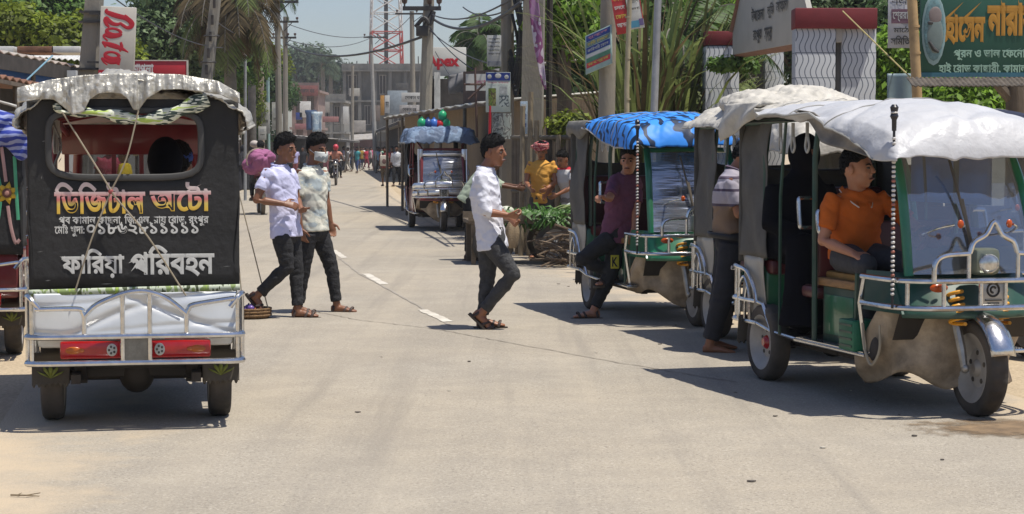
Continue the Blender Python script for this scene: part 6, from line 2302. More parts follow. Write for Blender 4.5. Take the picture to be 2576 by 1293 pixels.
# rear drape of the tarp with scalloped hem, rolled window flap, ropes, cover and trim
hx = [(40, 262), (60, 258), (95, 252), (130, 252), (150, 268), (175, 290), (200, 282), (214, 252), (235, 238), (262, 235), (290, 238), (306, 252), (318, 276), (330, 278), (350, 250), (385, 228), (430, 226), (480, 232), (530, 240), (578, 262)]
mb = MB()
def drape(u, v):
    X = lerp(44, 574, u)
    yh = interp(X, [p[0] for p in hx], [p[1] for p in hx])
    yt = interp(X, [44, 120, 200, 320, 430, 520, 574], [225, 205, 193, 188, 190, 205, 235])
    Y = lerp(yt, yh, v)
    y, z = px1((X, Y))
    f = .014 * math.sin(X * .16 + 2.0 * math.sin(X * .05)) * (.3 + v) + .02 * ridge((y * 14 + z * 5 * math.sin(X * .02), z * 4, 1.7)) + .03 * crumple((y, z * .6, 0), 13)
    return V((-.535 - .03 * math.sin(v * 1.5) + f * .8, y, z))
mb.grid(drape, 150, 24)
mb.build('tarp_drape', SILVERT, r1, ang=180, solid=.005)
flapm = patches('flap_print', [(.62, .64, .55), (.03, .05, .04), (.60, .62, .5), (.38, .5, .10)], scale=9, stretch=(1, .8, 5))
mb = MB()
pts = [(132, 262), (150, 282), (200, 282), (260, 288), (330, 300), (400, 290), (450, 268), (498, 250)]
mb.tube(spline([(-.53, *px1(p)) for p in pts], 6), [(.014 + .028 * min(1, i / 40) + .008 * math.sin(i * .7), .018) for i in range(43)], n=12, ref=(0, 0, 1))
mb.build('window_flap', flapm, r1)
for pl in ([(150, 283), (262, 470), (262, 475)], [(330, 278), (300, 395), (262, 475)], [(262, 475), (350, 585), (440, 730)], [(262, 475), (215, 590), (175, 715)]):
    mb = MB()
    mb.tube(spline([(-.545 - (.01 if i == 1 else 0), *px1(p)) for i, p in enumerate(pl)], 5), .0045, n=6)
    mb.build('rope', ROPE, r1)
mb = MB()
mb.ell((-.55, *px1((262, 474))), (.012, .014, .014), 8, 6)
mb.build('rope_knot', mat('knot_red', (.35, .08, .08), rough=.8), r1)
mb = MB()
def cover(u, v):
    X, Y = lerp(76, 562, u), lerp(722, 832, v)
    y, z = px1((X, Y))
    d = .010 * noise.noise(V((y * 3, z * 5, 1))) + crease((y, z * 1.4, 0), (((.35, 1, 0), 8.5, .020), ((-.4, 1, 0), 7.5, .020), ((.08, 1, 0), 14, .010)), 2.0)
    return V((-.512 - d - .02 * v, y, z))
mb.grid(cover, 90, 24)
mb.build('silver_cover', mat('silver_cover_sheet', (.74, .76, .77), rough=.28, metal=.2, var=.05), r1, ang=180, solid=.004)
mb = MB()
mb.grid(lambda u, v: V((-.508 - .006 * math.sin(u * 9), *px1((lerp(64, 572, u), lerp(708, 723, v) - 8 * u + 4)))), 40, 2)
mb.build('edge_trim', patches('trim_print', [(.30, .42, .05), (.22, .30, .10), (.5, .55, .42), (.05, .07, .02)], scale=26, stretch=(1, 1, .4)), r1, solid=.003)
mb = MB()
for (X, Y, l, w, a) in ((106, 352, 13, 4, .2), (142, 398, 17, 5, 1.1), (167, 427, 12, 5, -.3), (98, 440, 10, 2, 1.4), (548, 330, 22, 3, -.8), (536, 318, 18, 2, -.75), (92, 620, 16, 2, .1), (540, 660, 20, 2, .05), (250, 700, 30, 2, .02), (110, 690, 14, 3, .1)):
    y, z = px1((X, Y))
    c_, s_ = math.cos(a) * l / 918, math.sin(a) * l / 918
    e_, f_ = -math.sin(a) * w / 918, math.cos(a) * w / 918
    mb = MB()
    mb.poly([(-.5006, y - c_, z + s_), (-.5006, y + e_ * .9, z + f_), (-.5006, y + c_, z - s_), (-.5006, y - e_, z - f_)])
    mb.build('scuff_stain', mat('scuff_grey', (.14, .14, .135), rough=.8, var=.4, vs=40), rp, smooth=False, recalc=False)
# the inside seen through the window: front header and bars
mb = MB()
mb.box((1.50, 0, 1.56), (.03, .92, .19), b=.01)
for y in (.43, .14, -.03, -.2, -.38):
    mb.box((1.52, y, 1.18), (.025, .028, .66))
mb.build('front_bars', MAROON, r1)
for y in (.41, -.40):
    mb = MB()
    mb.grid(lambda u, v: V((-.30 + .2 * u, y + .02 * math.sin(v * 9), lerp(1.72, 1.34, v))), 8, 12)
    mb.build('inner_curtain', patches('print_curtain', [(.30, .22, .17), (.45, .42, .36), (.12, .09, .08), (.5, .48, .42)], scale=12), r1, solid=.006)

# 2 -- green rickshaw with the white tarp, parked on the right
uR = R(-74.7)
C2 = V((2.104, 12.98, 0))
P2 = dict(body=GREEN, spl2=True, canvas=CANVASG, tarp=WHITET, hem=hem_a, roofz=1.80, sag=.10, amp=.008, crk=.008, crs=3.4, res=140, fold=(((.8, .6, 0), 5.5, .030), ((.7, -.7, .3), 4.5, .028), ((.2, 1, .6), 5.0, .020), ((1, .1, .5), 3.2, .03)), blue_cloth=mat('blue_plastic', (.015, .04, .26), rough=.4, var=.2), seed=8.1, rx=-.385, cyw=.50, cap=REDLAMP, cloth=mat('red_checked_cloth', (.35, .10, .10), rough=.8, var=.5, vs=25), steer=R(-2), cowl=DKGREEN, xs=-.42)
r2 = rickshaw('green auto rickshaw with a bright white roof tarp and a chrome front guard', C2, uR, P2)
mb = MB()
mb.grid(lambda u, v: V((lerp(-.50, .12, u) + .01 * math.sin(v * 7), -.575 - .03 * math.sin(v * 2.6) + .012 * math.sin(u * 9 + v * 5), lerp(1.80, 1.55 + .16 * u, v))), 16, 14)
mb.build('tarp_drape', GREYT, r2, ang=180, solid=.005)
mb = MB()
def flap2(u, v):
    x = lerp(.62, 1.84, u)
    zu = interp(x, [.62, .9, 1.84], [1.74, 1.72, 1.46])
    zl = interp(x, [.62, .75, .98, 1.3, 1.84], [1.73, 1.70, 1.545, 1.50, 1.44])
    return V((x, -.545 + .03 * math.sin(v * 3.1) + .012 * math.sin(u * 14 + v * 5), lerp(zu, zl, v)))
mb.grid(flap2, 40, 10)
mb.build('tarp_fold', mat('tarp_underside_shade', (.24, .21, .17), rough=.75, var=.25, vs=6, bump=.4, bs=20), r2, solid=.005)  # shade under the lifted tarp put into its brown-grey colour
mb = MB()
mb.grid(lambda u, v: V((lerp(.10, 1.15, u), .50 + .012 * math.sin(u * 9), lerp(1.16, 1.46, v))), 12, 6)
mb.build('windscreen_standin', mat('standin_skyblue', (.16, .33, .55), rough=.4, trans=.65), r2, solid=.004)  # added sheet standing in for the next rickshaw's windscreen seen through the cabin
mb = MB()
mb.grid(lambda u, v: V((lerp(-.2, 1.2, u), .495 + .01 * math.sin(u * 7), lerp(1.48, 1.60, v))), 12, 3)
mb.build('green_side_strip', mat('strip_emerald', (.03, .42, .22), rough=.5, trans=.6), r2, solid=.004)
mb = MB()
mb.box((1.12, -.40, .42), (.20, .16, .18), b=.008)
crate = tag(mb.build('crate', mat('crate_green', (.015, .15, .075), rough=.45, var=.2), None), 'green plastic crate on the floor of the white-roofed rickshaw, under the driver', 'crate')
M2 = Matrix.Translation(C2) @ Matrix.Rotation(uR, 4, 'Z')
crate.matrix_world = M2 @ Matrix.Translation((0.28, -.03, -.09 + .09)) if False else M2 @ Matrix.Translation((.24, -.06, .0))
mb = MB()
for k in range(4):
    mb.box((1.12, -.482, .36 + .04 * k), (.17, .006, .012))
mb.build('slot', DKGREEN, crate)

mb = MB()
mb.ell((1.60, -.475, .36), (.05, .010, .075), 12, 8, rot=Matrix.Rotation(.5, 3, 'Y'))
mb.build('tear', DARKIN, r2)  # dark disc painted for the shade inside a torn hole
mb = MB()
mb.tube(spline([(1.50, -.50, .50), (1.55, -.51, .36), (1.62, -.50, .27), (1.68, -.48, .36), (1.66, -.47, .50)], 5), .008, n=6)
mb.build('rope', ROPE, r2)

# 3, 4 -- the grey-roofed and blue-roofed rickshaws behind it
P3 = dict(body=GREEN, spl2=True, canvas=CANVASG, tarp=GREYT, hem=lambda x, s: interp(x, [-.6, .2, .8, 1.4, 2], [1.66, 1.68, 1.60, 1.5, 1.45]), roofz=1.86, sag=.12, amp=.020, crk=.022, crs=5, fold=(((.6, .8, 0), 12, .022), ((.8, -.5, .3), 10, .022), ((.2, 1, .5), 15, .014)), res=130, seed=5.7, pole=False, rx=-.385, cyw=.51, xs=-.44)
C3 = V((2.07, 15.85, 0))
r3 = rickshaw('dark rickshaw with a dusty grey roof tarp between the white-roofed and blue-roofed ones', C3, R(-76.5), P3)
P4 = dict(body=GREEN, glass=skybandplastic('plastic_sky_bands', (.78, .82, .88)), spl2=True, splv=.12, canvas=CANVASG, tarp=BLUET, hem=lambda x, s: interp(x, [-.6, .0, .45, .9, 1.4, 2], [1.74, 1.72, 1.66, 1.56, 1.51, 1.49]), roofz=1.83, sag=.08, amp=.010, crk=.010, crs=7, fold=(((.5, .85, .2), 7.0, .03), ((.9, .4, .3), 4.0, .025), ((.75, .7, .2), 13.0, .014)), res=110, seed=11.4, frontz=1.53, xs=.10, xe=1.88)
mb = MB()
for c_, r_ in (((.30, -.28, 1.85), (.40, .24, .11)), ((.32, .10, 1.88), (.42, .34, .12)), ((.40, .36, 1.83), (.36, .18, .10)), ((.5, -.05, 1.84), (.45, .5, .08))):
    mb.ell(c_, r_, 18, 12)
remesh(mb, 'tarp_bundle', GREYT, r3, .016, 2, lambda p, n_: p + n_ * (.035 * crumple(p, 6.5) + crease(p, (((.6, .8, .2), 14, .03), ((.8, -.6, .3), 12, .03)), 2.0)))
C4 = V((1.20, 18.69, 0))
u4 = R(-78.9)
r4 = rickshaw('green auto rickshaw under a bright blue striped tarp, a brown sheet hung round its nose', C4, u4, P4)
mb = MB()
mb.grid(lambda u, v: V((lerp(-.50, .34, u), lerp(-.55, .55, v), 1.765 - .03 * abs(v * 2 - 1) ** 4 + .012 * math.sin(u * 9 + v * 6))), 14, 20)
mb.grid(lambda u, v: V((lerp(-.51, .28, u), -.565 - .03 * math.sin(v * 3.1), lerp(1.765, 1.62 + .03 * math.sin(u * 8), v))), 14, 8)
mb.build('hood_top', mat('dusty_canvas', (.16, .15, .13), rough=.8, var=.3, bump=.4, bs=14), r4, ang=180, solid=.006)
# 5 -- the maroon one further down the street
P5 = dict(body=MAROON, glass=skybandplastic('plastic_sky_bands_grey', (.62, .63, .66), .25), spl2=True, splv=.26, canvas=CANVAS, tarp=DENIMT, hem=lambda x, s: 1.60, roofz=1.90, sag=.06, amp=.03, crk=.06, crs=7, seed=2.2, frontz=1.60, xe=1.74, roofw=.58, pillar=MAROON, doors=MAROON, sidepanel=MAROON, frame=MAROON, inner=MAROON, pole=False, cowl=MAROON)
C5 = V((-1.47, 38.12, 0))
r5 = rickshaw('maroon auto rickshaw with a denim-blue roof roll, facing the camera up the street', C5, R(-83.5), P5)
mb = MB()
for y in (.47, -.47):
    mb.box((1.70, y * .86, 1.40), (.03, .10, .20), b=.01)
    mb.tube([(1.78, .44 * (1 if y > 0 else -1), 1.5), (1.88, .44 * (1 if y > 0 else -1), .85)], .018)
mb.box((1.74, 0, 1.40), (.03, .72, .045), b=.01)
mb.build('windscreen_trim', mat('bright_trim', (.92, .92, .93), rough=.36, metal=1.0, var=.05), r5)
mb = MB()
for z, r_ in ((.84, .06), (.70, .06)):
    mb.tube(spline([(1.75, -.50, z - .02), (1.98, -.38, z), (2.03, 0, z + .02), (1.98, .38, z), (1.75, .50, z - .02)], 6), [(.022, r_)] * 25, n=10, ref=(0, 0, 1)) if False else mb.tube(spline([(1.75, -.50, z - .02), (1.98, -.38, z), (2.03, 0, z + .02), (1.98, .38, z), (1.75, .50, z - .02)], 6), .06, n=14)
mb.build('bumper_strip', mat('bright_trim', (.92, .92, .93)), r5)
BALL = [mat('ball_green', (.02, .33, .14), rough=.35), mat('ball_red', (.5, .02, .03), rough=.35), mat('ball_blue', (.05, .16, .5), rough=.35), mat('ball_navy', (.02, .06, .2), rough=.35)]
# 6, 7 -- the two cut by the picture's edges
P6 = dict(body=DKGREEN, canvas=CANVAS, tarp=NAVYD, hem=hem_low, roofz=1.80, sag=.12, amp=.008, seed=6.6, pole=False)
r6 = rickshaw('dark rickshaw with a smooth navy hood, mostly hidden behind the white-roofed rickshaw', V((3.22, 16.1, 0)), R(-75), P6)
P7 = dict(body=MAROON, canvas=CANVAS, tarp=NAVYT, hem=hem_low, roofz=1.80, sag=.14, amp=.03, seed=9.9, rearbody=MAROON, sidepanel=MAROON, pole=False, frame=MAROON)
r7 = rickshaw('maroon rickshaw with painted flowers on its black back panel, cut off by the edge', V((-4.10, 14.45, 0)), R(101), P7)
mb = MB()
def dr7(u, v):
    y = lerp(-.36, -.60, u)
    return V((-.52 - .05 * math.sin(v * 3.1) + .02 * math.sin(u * 9 + v * 11), y, lerp(1.79 - .08 * u, 1.47 + .05 * math.sin(u * 6), v)))
mb.grid(dr7, 20, 20)
mb.build('tarp_drape', NAVYT, r7, ang=180, solid=.006)
rp7 = [c for c in r7.children if c.name.startswith('rear_panel')][0]
mb = MB()
fx, fy, fz = -.505, -.445, 1.19
for k in range(7):
    a = k * 2 * math.pi / 7
    d, e_ = V((0, math.cos(a), math.sin(a))), V((0, -math.sin(a), math.cos(a)))
    c0 = V((fx, fy, fz))
    mb.poly([c0 + d * .01, c0 + d * .035 + e_ * .025, c0 + d * .085, c0 + d * .035 - e_ * .025])
mb.build('painted_flower', mat('flower_yellow', (.62, .40, .03), rough=.6), rp7, recalc=False, solid=.004)
mb = MB()
mb.ell((fx - .004, fy, fz), (.004, .034, .034), 14, 8)
mb.ell((fx - .006, fy, fz), (.004, .018, .018), 14, 8, mi=1)
mb.build('flower_eye', [mat('flower_brown', (.13, .05, .03), rough=.6), mat('flower_pink', (.5, .25, .2), rough=.6)], rp7)
for nm, m_, pts in (('painted_scroll', mat('scroll_pink', (.45, .27, .25), rough=.6), [(-.44, 1.27), (-.42, 1.45), (-.40, 1.6)]), ('painted_scroll', mat('scroll_pink', (.45, .27, .25), rough=.6), [(-.45, 1.1), (-.47, .95), (-.50, .84), (-.53, .86)]),
                    ('painted_scroll', mat('scroll_green', (.07, .33, .18), rough=.6), [(-.40, 1.24), (-.37, 1.38), (-.34, 1.46), (-.31, 1.43)]), ('painted_scroll', mat('scroll_green', (.07, .33, .18), rough=.6), [(-.40, 1.13), (-.38, 1.0), (-.34, .96), (-.33, 1.0)]),
                    ('painted_scroll', mat('scroll_green', (.07, .33, .18), rough=.6), [(-.50, 1.45), (-.51, 1.2), (-.52, 1.0)])):
    mb = MB()
    mb.tube(spline([(fx, y, z) for y, z in pts], 6), [(.012, .003)] * (6 * (len(pts) - 1) + 1), n=6, ref=(0, 1, 0))
    mb.build(nm, m_, rp7)
# ------------------------------------------------------------------ the people
def P2J(ox, oy, s):
    """pixel measurements of a side-on figure -> local metres (forward, left, up)"""
    return lambda px, py, y=0.0: ((px - ox) / s, y, (oy - py) / s)
DEN = DENIM

# 1 the man in the white shirt crossing the road
g = gnd(1238, 828)
q = P2J(1238, 830, 303)
WHITE_SHIRT = cloth('white_shirt', (.74, .74, .80), .04)
J = dict(pel=q(1238, 600), waist=q(1230, 555), chest=q(1220, 490), neck=q(1222, 424), head=q(1243, 383), face=(.93, -.30, -.02), up=(-.08, 0, 1),
         sR=q(1213, 446, -.17), eR=q(1228, 532, -.21), wR=q(1281, 540, -.17), sL=q(1228, 444, .17), eL=q(1242, 528, .19), wL=q(1284, 552, .06),
         hR=q(1242, 615, -.085), kR=q(1292, 688, -.10), aR=q(1215, 785, -.05), hL=q(1228, 615, .085), kL=q(1224, 705, .08), aL=q(1212, 802, .06),
         fR=(.74, -.10, -.66), fL=(1, .12, 0), pR=(0, .6, .8), pL=(0, -1, 0))
man1, j1, _ = person('young man in a white long-sleeved shirt and grey jeans walking alone in mid-road', (g.x, g.y, 0), R(-4), J, skin='warm', shirt=WHITE_SHIRT, trousers=DENIMG,
    sleeve=1.25, hem=.09, curl=(.7, 1.0), hair=dict(top=.028, front=.022, side=.006), wr=.013, seed=1.2, shirt_w=1.0, cv=.009, vox=.0065)
# 2 the two youths
g = gnd(745, 800)
q = P2J(740, 800, 286)
LAV = cloth('lavender_shirt', (.60, .60, .80), .05)
J = dict(pel=q(715, 575), waist=q(712, 530), chest=q(703, 470), neck=q(700, 412), head=q(716, 372), face=(.90, -.42, -.03), up=(-.05, 0, 1),
         sR=q(678, 432, -.16), eR=q(652, 498, -.22), wR=q(720, 508, -.20), sL=q(722, 432, .16), eL=q(735, 500, .18), wL=q(752, 520, .03),
         hR=q(708, 588, -.085), kR=q(722, 668, -.09), aR=q(648, 738, -.08), hL=q(722, 588, .085), kL=q(738, 680, .07), aL=q(742, 776, .03),
         fR=(.62, -.05, -.78), fL=(.97, .0, 0), pR=(0, .8, -.6), pL=(.3, -1, 0))
man2, j2, _ = person('teenager in a lavender short-sleeved shirt and black jeans striding in front of his masked friend', (g.x, g.y, 0), R(-3), J, skin='mid', shirt=LAV, trousers=DEN, sleeve=.66, hem=.07,
    curl=(.8, .6), hair=dict(top=.030, front=.032, side=.004), wr=.013, seed=4.4, cv=.009, vox=.0065)
g = gnd(800, 787)
q = P2J(798, 787, 276)
CREAMP = patches('printed_cream_shirt', [(.64, .62, .52), (.68, .66, .56), (.52, .53, .46), (.36, .41, .42)], scale=6, stretch=(1, 1, 2.2), rough=.85, det=3)
J = dict(pel=q(788, 575), waist=q(786, 530), chest=q(785, 470), neck=q(784, 416), head=q(798, 374), face=(.80, -.55, -.12), up=(-.03, 0, 1),
         sR=q(764, 432, -.16), eR=q(752, 510, -.20), wR=q(764, 572, -.19), sL=q(806, 432, .16), eL=q(812, 500, .19), wL=q(824, 560, .18),
         hR=q(776, 585, -.085), kR=q(764, 675, -.08), aR=q(752, 766, -.06), hL=q(798, 585, .085), kL=q(829, 670, .09), aL=q(842, 766, .09),
         fR=(.97, -.12, -.1), fL=(.98, -.1, 0), pR=(.5, .8, 0))
man3, j3, H3 = person('teenager in a printed cream shirt wearing a white face mask, walking behind his friend', (g.x, g.y, 0), R(-3), J, skin='mid', shirt=CREAMP, trousers=DEN, sleeve=.72, hem=.02,
    curl=(.5, .45), hair=dict(top=.030, front=.030, side=.006), wr=.012, seed=7.1, cv=.009, vox=.0065)
mb = MB()
def mask(u, v):
    a = lerp(-1.25, 1.25, u)
    return H3 @ V((.015 + .090 * math.cos(a) + .012 * math.cos(a) ** 2 * math.sin(v * 3.1), .080 * math.sin(a) * 1.0, lerp(-.012, -.108, v) * (1 - .15 * abs(a))))
mb.grid(mask, 16, 10)
mb.build('face_mask', patches('mask_print', [(.62, .64, .60), (.66, .68, .64), (.30, .33, .33)], scale=9), man3, solid=.004)
for y in (1, -1):
    mb = MB()
    mb.tube([H3 @ V((.045, .074 * y, -.03)), H3 @ V((-.01, .088 * y, .0))], .003, n=6)
    mb.build('mask_strap', PAINTW, man3)

# 3 the man in maroon leaning at the blue-roofed rickshaw
g = gnd(1492, 800)
s = 283.0
def q4(px, py, y=0.0): return ((px - 1490) / s, y, (800 - py) / s)
MAR = cloth('plum_shirt', (.17, .065, .11), .12)
TRK = mat('track_trousers', (.014, .015, .017), rough=.8, var=.3, vs=14, bump=.4, bs=40)
# local frame: rotated so that local +x is the picture's right; he faces left and towards us
J = dict(pel=q4(1552, 595, .05), waist=q4(1560, 545, .04), chest=q4(1566, 485, .03), neck=q4(1572, 438, .0), head=q4(1580, 405, -.03), face=(-.30, -.92, -.02), up=(.03, 0, 1),
         sR=q4(1545, 452, -.02), eR=q4(1528, 497, -.22), wR=q4(1512, 494, -.30), sL=q4(1597, 454, .06), eL=q4(1598, 520, -.02), wL=q4(1590, 575, -.12),
         hR=q4(1535, 600, -.02), kR=q4(1462, 650, -.06), aR=q4(1540, 690, .02), hL=q4(1556, 605, .06), kL=q4(1528, 700, -.02), aL=q4(1492, 776, -.05),
         fR=(-.8, -.5, -.1), fL=(-.97, -.15, 0), pR=(0, -.3, -1))
man4, j4, _ = person('man in a plum shirt and track trousers leaning at the blue-roofed rickshaw, one knee raised', (g.x, g.y, 0), 0, J, skin='light', shirt=MAR, trousers=TRK, sleeve=.85, hem=.05,
    curl=(.6, .9), hair=dict(top=.02, front=.012, side=.004), seed=2.5, cv=.010, collar=False)
mb = MB()
a, b = V(j4['hL']), V(j4['kL'])
mb.box(lerp(a, b, .55) + V((.01, -.085, 0)), (.075, .012, .12), b=.004)
mb.build('knee_patch', mat('yellow_print', (.42, .38, .03), rough=.8), man4)
lettering('K', frame(lerp(a, b, .55) + V((.01, -.0925, 0)), (1, 0, 0), (0, 0, 1)), .05, .085, TRK, man4, .03)

# 4 the man in the striped polo bending into the grey-roofed rickshaw
g = gnd(1785, 884)
s5 = 337.0
q = P2J(1785, 882, s5)
POLO = mat('striped_polo', (.3, .25, .3), rough=.85)
t = POLO.node_tree
tc = _nd(t, 'ShaderNodeTexCoord'); sx = _nd(t, 'ShaderNodeSeparateXYZ'); cr = _nd(t, 'ShaderNodeValToRGB'); mr = _nd(t, 'ShaderNodeMapRange')
t.links.new(tc.outputs['Object'], sx.inputs[0]); t.links.new(sx.outputs[2], mr.inputs[0])
mr.inputs[1].default_value, mr.inputs[2].default_value = .88, 1.38
cr.color_ramp.interpolation = 'CONSTANT'
e = cr.color_ramp.elements
e[0].position, e[0].color = 0.0, (.235, .155, .10, 1)
e[1].position, e[1].color = .40, (.08, .06, .09, 1)
for pos, c_ in ((.44, (.36, .33, .38, 1)), (.62, (.07, .05, .085, 1)), (.66, (.40, .37, .42, 1)), (.80, (.10, .075, .11, 1)), (.84, (.36, .33, .38, 1)), (.94, (.11, .08, .12, 1))):
    x = e.new(pos); x.color = c_
t.links.new(mr.outputs[0], cr.inputs[0]); t.links.new(cr.outputs[0], t.nodes['Principled BSDF'].inputs['Base Color'])
J = dict(pel=q(1834, 598), waist=q(1830, 550), chest=q(1832, 488), neck=q(1847, 428), head=q(1873, 398), face=(.86, .10, -.50), up=(.45, 0, .9),
         sR=q(1838, 455, -.17), eR=q(1850, 535, -.22), wR=q(1893, 548, -.15), sL=q(1842, 455, .17), eL=q(1862, 530, .2), wL=q(1900, 545, .1),
         hR=q(1836, 610, -.085), kR=q(1818, 730, -.09), aR=q(1784, 858, -.09), hL=q(1832, 610, .085), kL=q(1816, 735, .09), aL=q(1794, 854, .10),
         fR=(.96, -.1, -.0), fL=(.96, .2, 0), pR=(0, .5, .8))
man5, j5, _ = person('man in a striped polo and black trousers bending into the grey-roofed rickshaw with bare feet', (g.x, g.y, 0), R(-3), J, skin='warm', shirt=POLO, trousers=mat('navy_trousers', (.016, .017, .024), rough=.85, var=.3, vs=12),
    sleeve=.8, hem=-.035, curl=(.8, .8), hair=dict(top=.02, front=.01, side=.006), sandals=False, seed=3.9, cv=.010, trz=1.25, wr=.009)
mb = MB()
mb.tube([V(j5['pel']) + V((.165 * math.cos(a), .185 * math.sin(a), .012 - .02 * math.cos(a))) for a in [i * .3142 for i in range(20)]], [(.02, .006)] * 20, n=6, ref=(0, 0, 1), closed=True)
mb.build('belt', mat('belt_black', (.012, .012, .014), rough=.5), man5)
mb = MB()
mb.tube([(.10, -.145, .80), (.155, -.14, .835)], [(.012, .004)] * 2, n=6)
mb.build('pocket_zip', CHROME, man5)

# 5 the driver in orange
ORANGE = cloth('orange_polo', (.55, .125, .02), .10)
J = dict(pel=(.90, -.27, .86), waist=(.915, -.275, .97), chest=(.95, -.285, 1.10), neck=(.985, -.30, 1.255), head=(1.02, -.315, 1.385), face=(.72, .70, .02), up=(.02, .03, 1),
         sR=(.985, -.465, 1.20), eR=(1.01, -.53, .955), wR=(1.25, -.44, .885), sL=(.975, -.135, 1.20), eL=(1.12, .04, 1.02), wL=(1.33, .0, 1.0),
         hR=(.92, -.355, .85), kR=(1.33, -.40, .82), aR=(1.24, -.34, .43), hL=(.92, -.185, .85), kL=(1.36, -.14, .82), aL=(1.42, -.12, .43), fR=(1, 0, 0), fL=(1, .1, 0), pR=(.2, .3, -1), pL=(0, 0, -1))
man6, j6, H6 = person('driver in an orange polo shirt sitting sideways on the seat of the white-roofed rickshaw', C2, uR, J, skin='light', shirt=ORANGE, trousers=mat('charcoal_trousers', (.045, .045, .05), rough=.85, var=.2, vs=14),
    sleeve=.72, hem=.02, curl=(.6, .5), hair=dict(top=.02, front=.012, side=.002), seed=6.2, cv=.009, vox=.0065, wr=.010, collar=False)
mb = MB()
nk = V(j6['neck'])
for y in (1, -1):
    mb.grid(lambda u, v: nk + V((.045 + .07 * v * u - .09 * (1 - u), y * (.075 - .055 * u ** 2 + .02 * v), .005 + .02 * (1 - u) - .055 * u - .05 * v * (.4 + u * .6))), 8, 5)
mb.build('polo_collar', ORANGE, man6, solid=.006)
for y in (1, -1):
    mb = MB()
    mb.tube([nk + V((.045 + .07 * u - .09 * (1 - u), y * (.095 - .055 * u ** 2), .005 + .02 * (1 - u) - .055 * u - .05 * (.4 + u * .6) - .002)) for u in [i / 8 for i in range(9)]], .0045, n=6)
    mb.build('collar_trim', mat('trim_white', (.6, .55, .48), rough=.7), man6)
# 6 passenger in black in the same rickshaw, driver and passenger of the first
BLACKCL = mat('black_robe', (.006, .006, .009), rough=.9, var=.3, vs=6, spec=.1)
def seated_robe(label, loc, rz, p, top, floor, seatz, m, fold=.3, skinface=None, w=1.0):
    root = empty('person', loc, rz, label, 'person')
    c = MB()
    x, y = p
    c.tube([(x - .02, y, seatz), (x, y, seatz + .25), (x + .03, y, top - .38), (x + .04, y, top - .25)], [(.21 * w, .15), (.19 * w, .14), (.19 * w, .12), (.09, .08)], n=16, ref=(0, 1, 0))
    c.ell((x + .06, y, top - .13), (.12, .105, .14), 14, 10)
    for s_ in (1, -1):
        c.tube([(x, y + .09 * s_, seatz + .07), (x + fold, y + .10 * s_, seatz + .09), (x + fold + .05, y + .11 * s_, lerp(floor, seatz, .5)), (x + fold + .06, y + .12 * s_, floor + .04)], [.12, .11, .12, .15], n=12)
        c.tube([(x, y + .17 * s_, top - .34), (x + .06, y + .22 * s_, top - .58), (x + .22, y + .12 * s_, top - .62)], [.07, .075, .05], n=10)
    c.ell((x + fold * .8, y, lerp(floor, seatz, .45)), (.13, .2, (seatz - floor) * .55), 12, 8)
    remesh(c, 'robe', m, root, .017, 3, lambda P_, n_: P_ + n_ * .014 * noise.noise(V((P_.x * 8, P_.y * 8, P_.z * 2))))
    f = MB()
    f.ell((x + .13, y, top - .125), (.05, .052, .062), 10, 8)
    f.build('body', SKIN['mid'], root)
    return root
seated_robe('passenger in a full black robe in the rear seat of the white-roofed rickshaw', C2, uR, (.06, -.27), 1.60, .34, .80, BLACKCL, fold=.26, w=1.15)
seated_robe('black-veiled passenger seated inside the rickshaw with the painted back', loc1, rz1, (.40, -.17), 1.56, .34, .68, BLACKCL, fold=.2)
J = dict(pel=(.90, -.25, .84), waist=(.90, -.25, .96), chest=(.92, -.25, 1.10), neck=(.94, -.25, 1.27), head=(.97, -.25, 1.40), sR=(.94, -.41, 1.22), eR=(1.1, -.45, 1.02), wR=(1.35, -.35, 1.02), sL=(.94, -.09, 1.22), eL=(1.1, -.03, 1.02), wL=(1.35, -.12, 1.02),
         hR=(.92, -.33, .83), kR=(1.35, -.34, .8), aR=(1.42, -.33, .43), hL=(.92, -.17, .83), kL=(1.35, -.16, .8), aL=(1.42, -.16, .43), fR=(1, 0, 0), fL=(1, 0, 0))
drv, jd, Hd = person('driver with a blue cap seen through the rear window of the painted rickshaw', loc1, rz1, J, shirt=cloth('pale_shirt', (.5, .5, .5)), trousers=DEN, vox=.014, face=False)
mb = MB()
mb.ell(Hd @ V((-.01, 0, .05)), (.108, .095, .07), 14, 8)
mb.tube([Hd @ V((.07, 0, .05)), Hd @ V((.17, 0, .035))], [(.07, .008), (.05, .006)], n=8, ref=(0, 1, 0))
mb.build('cap', mat('cap_blue', (.02, .05, .22), rough=.8), drv)

# 7 the vegetable cart and its vendors
cg = gnd(1385, 664)
CX0, CY0 = cg.x, cg.y + .1
cart = empty('vegetable_cart', (CX0 - .05, CY0 + .15, 0), R(6), 'wooden barrow heaped with green leaves and vegetables at the roadside', 'cart')
OLDW = mat('old_wood', (.10, .075, .05), rough=.85, var=.4, vs=6, stretch=(2, 14, 14), dust=.2)
mb = MB()
mb.box((-.32, .0, .56), (1.5, .9, .05), b=.01)
for y in (-.45, .45):
    mb.box((-.32, y, .62), (1.5, .03, .10))
mb.box((.43, 0, .62), (.03, .9, .10))
for x in (-1.0, .35):
    for y in (-.4, .4):
        mb.box((x, y, .29), (.06, .06, .56))
mb.tube([(.4, -.35, .58), (1.0, -.32, .70)], .022)
mb.tube([(.4, .35, .58), (1.0, .32, .70)], .022)
mb.build('cart_bed', OLDW, cart)
for x, y in ((.06, -.46), (-.75, -.46), (.06, .46), (-.75, .46)):
    wheel(cart, (x, y, .27), .27, .06)
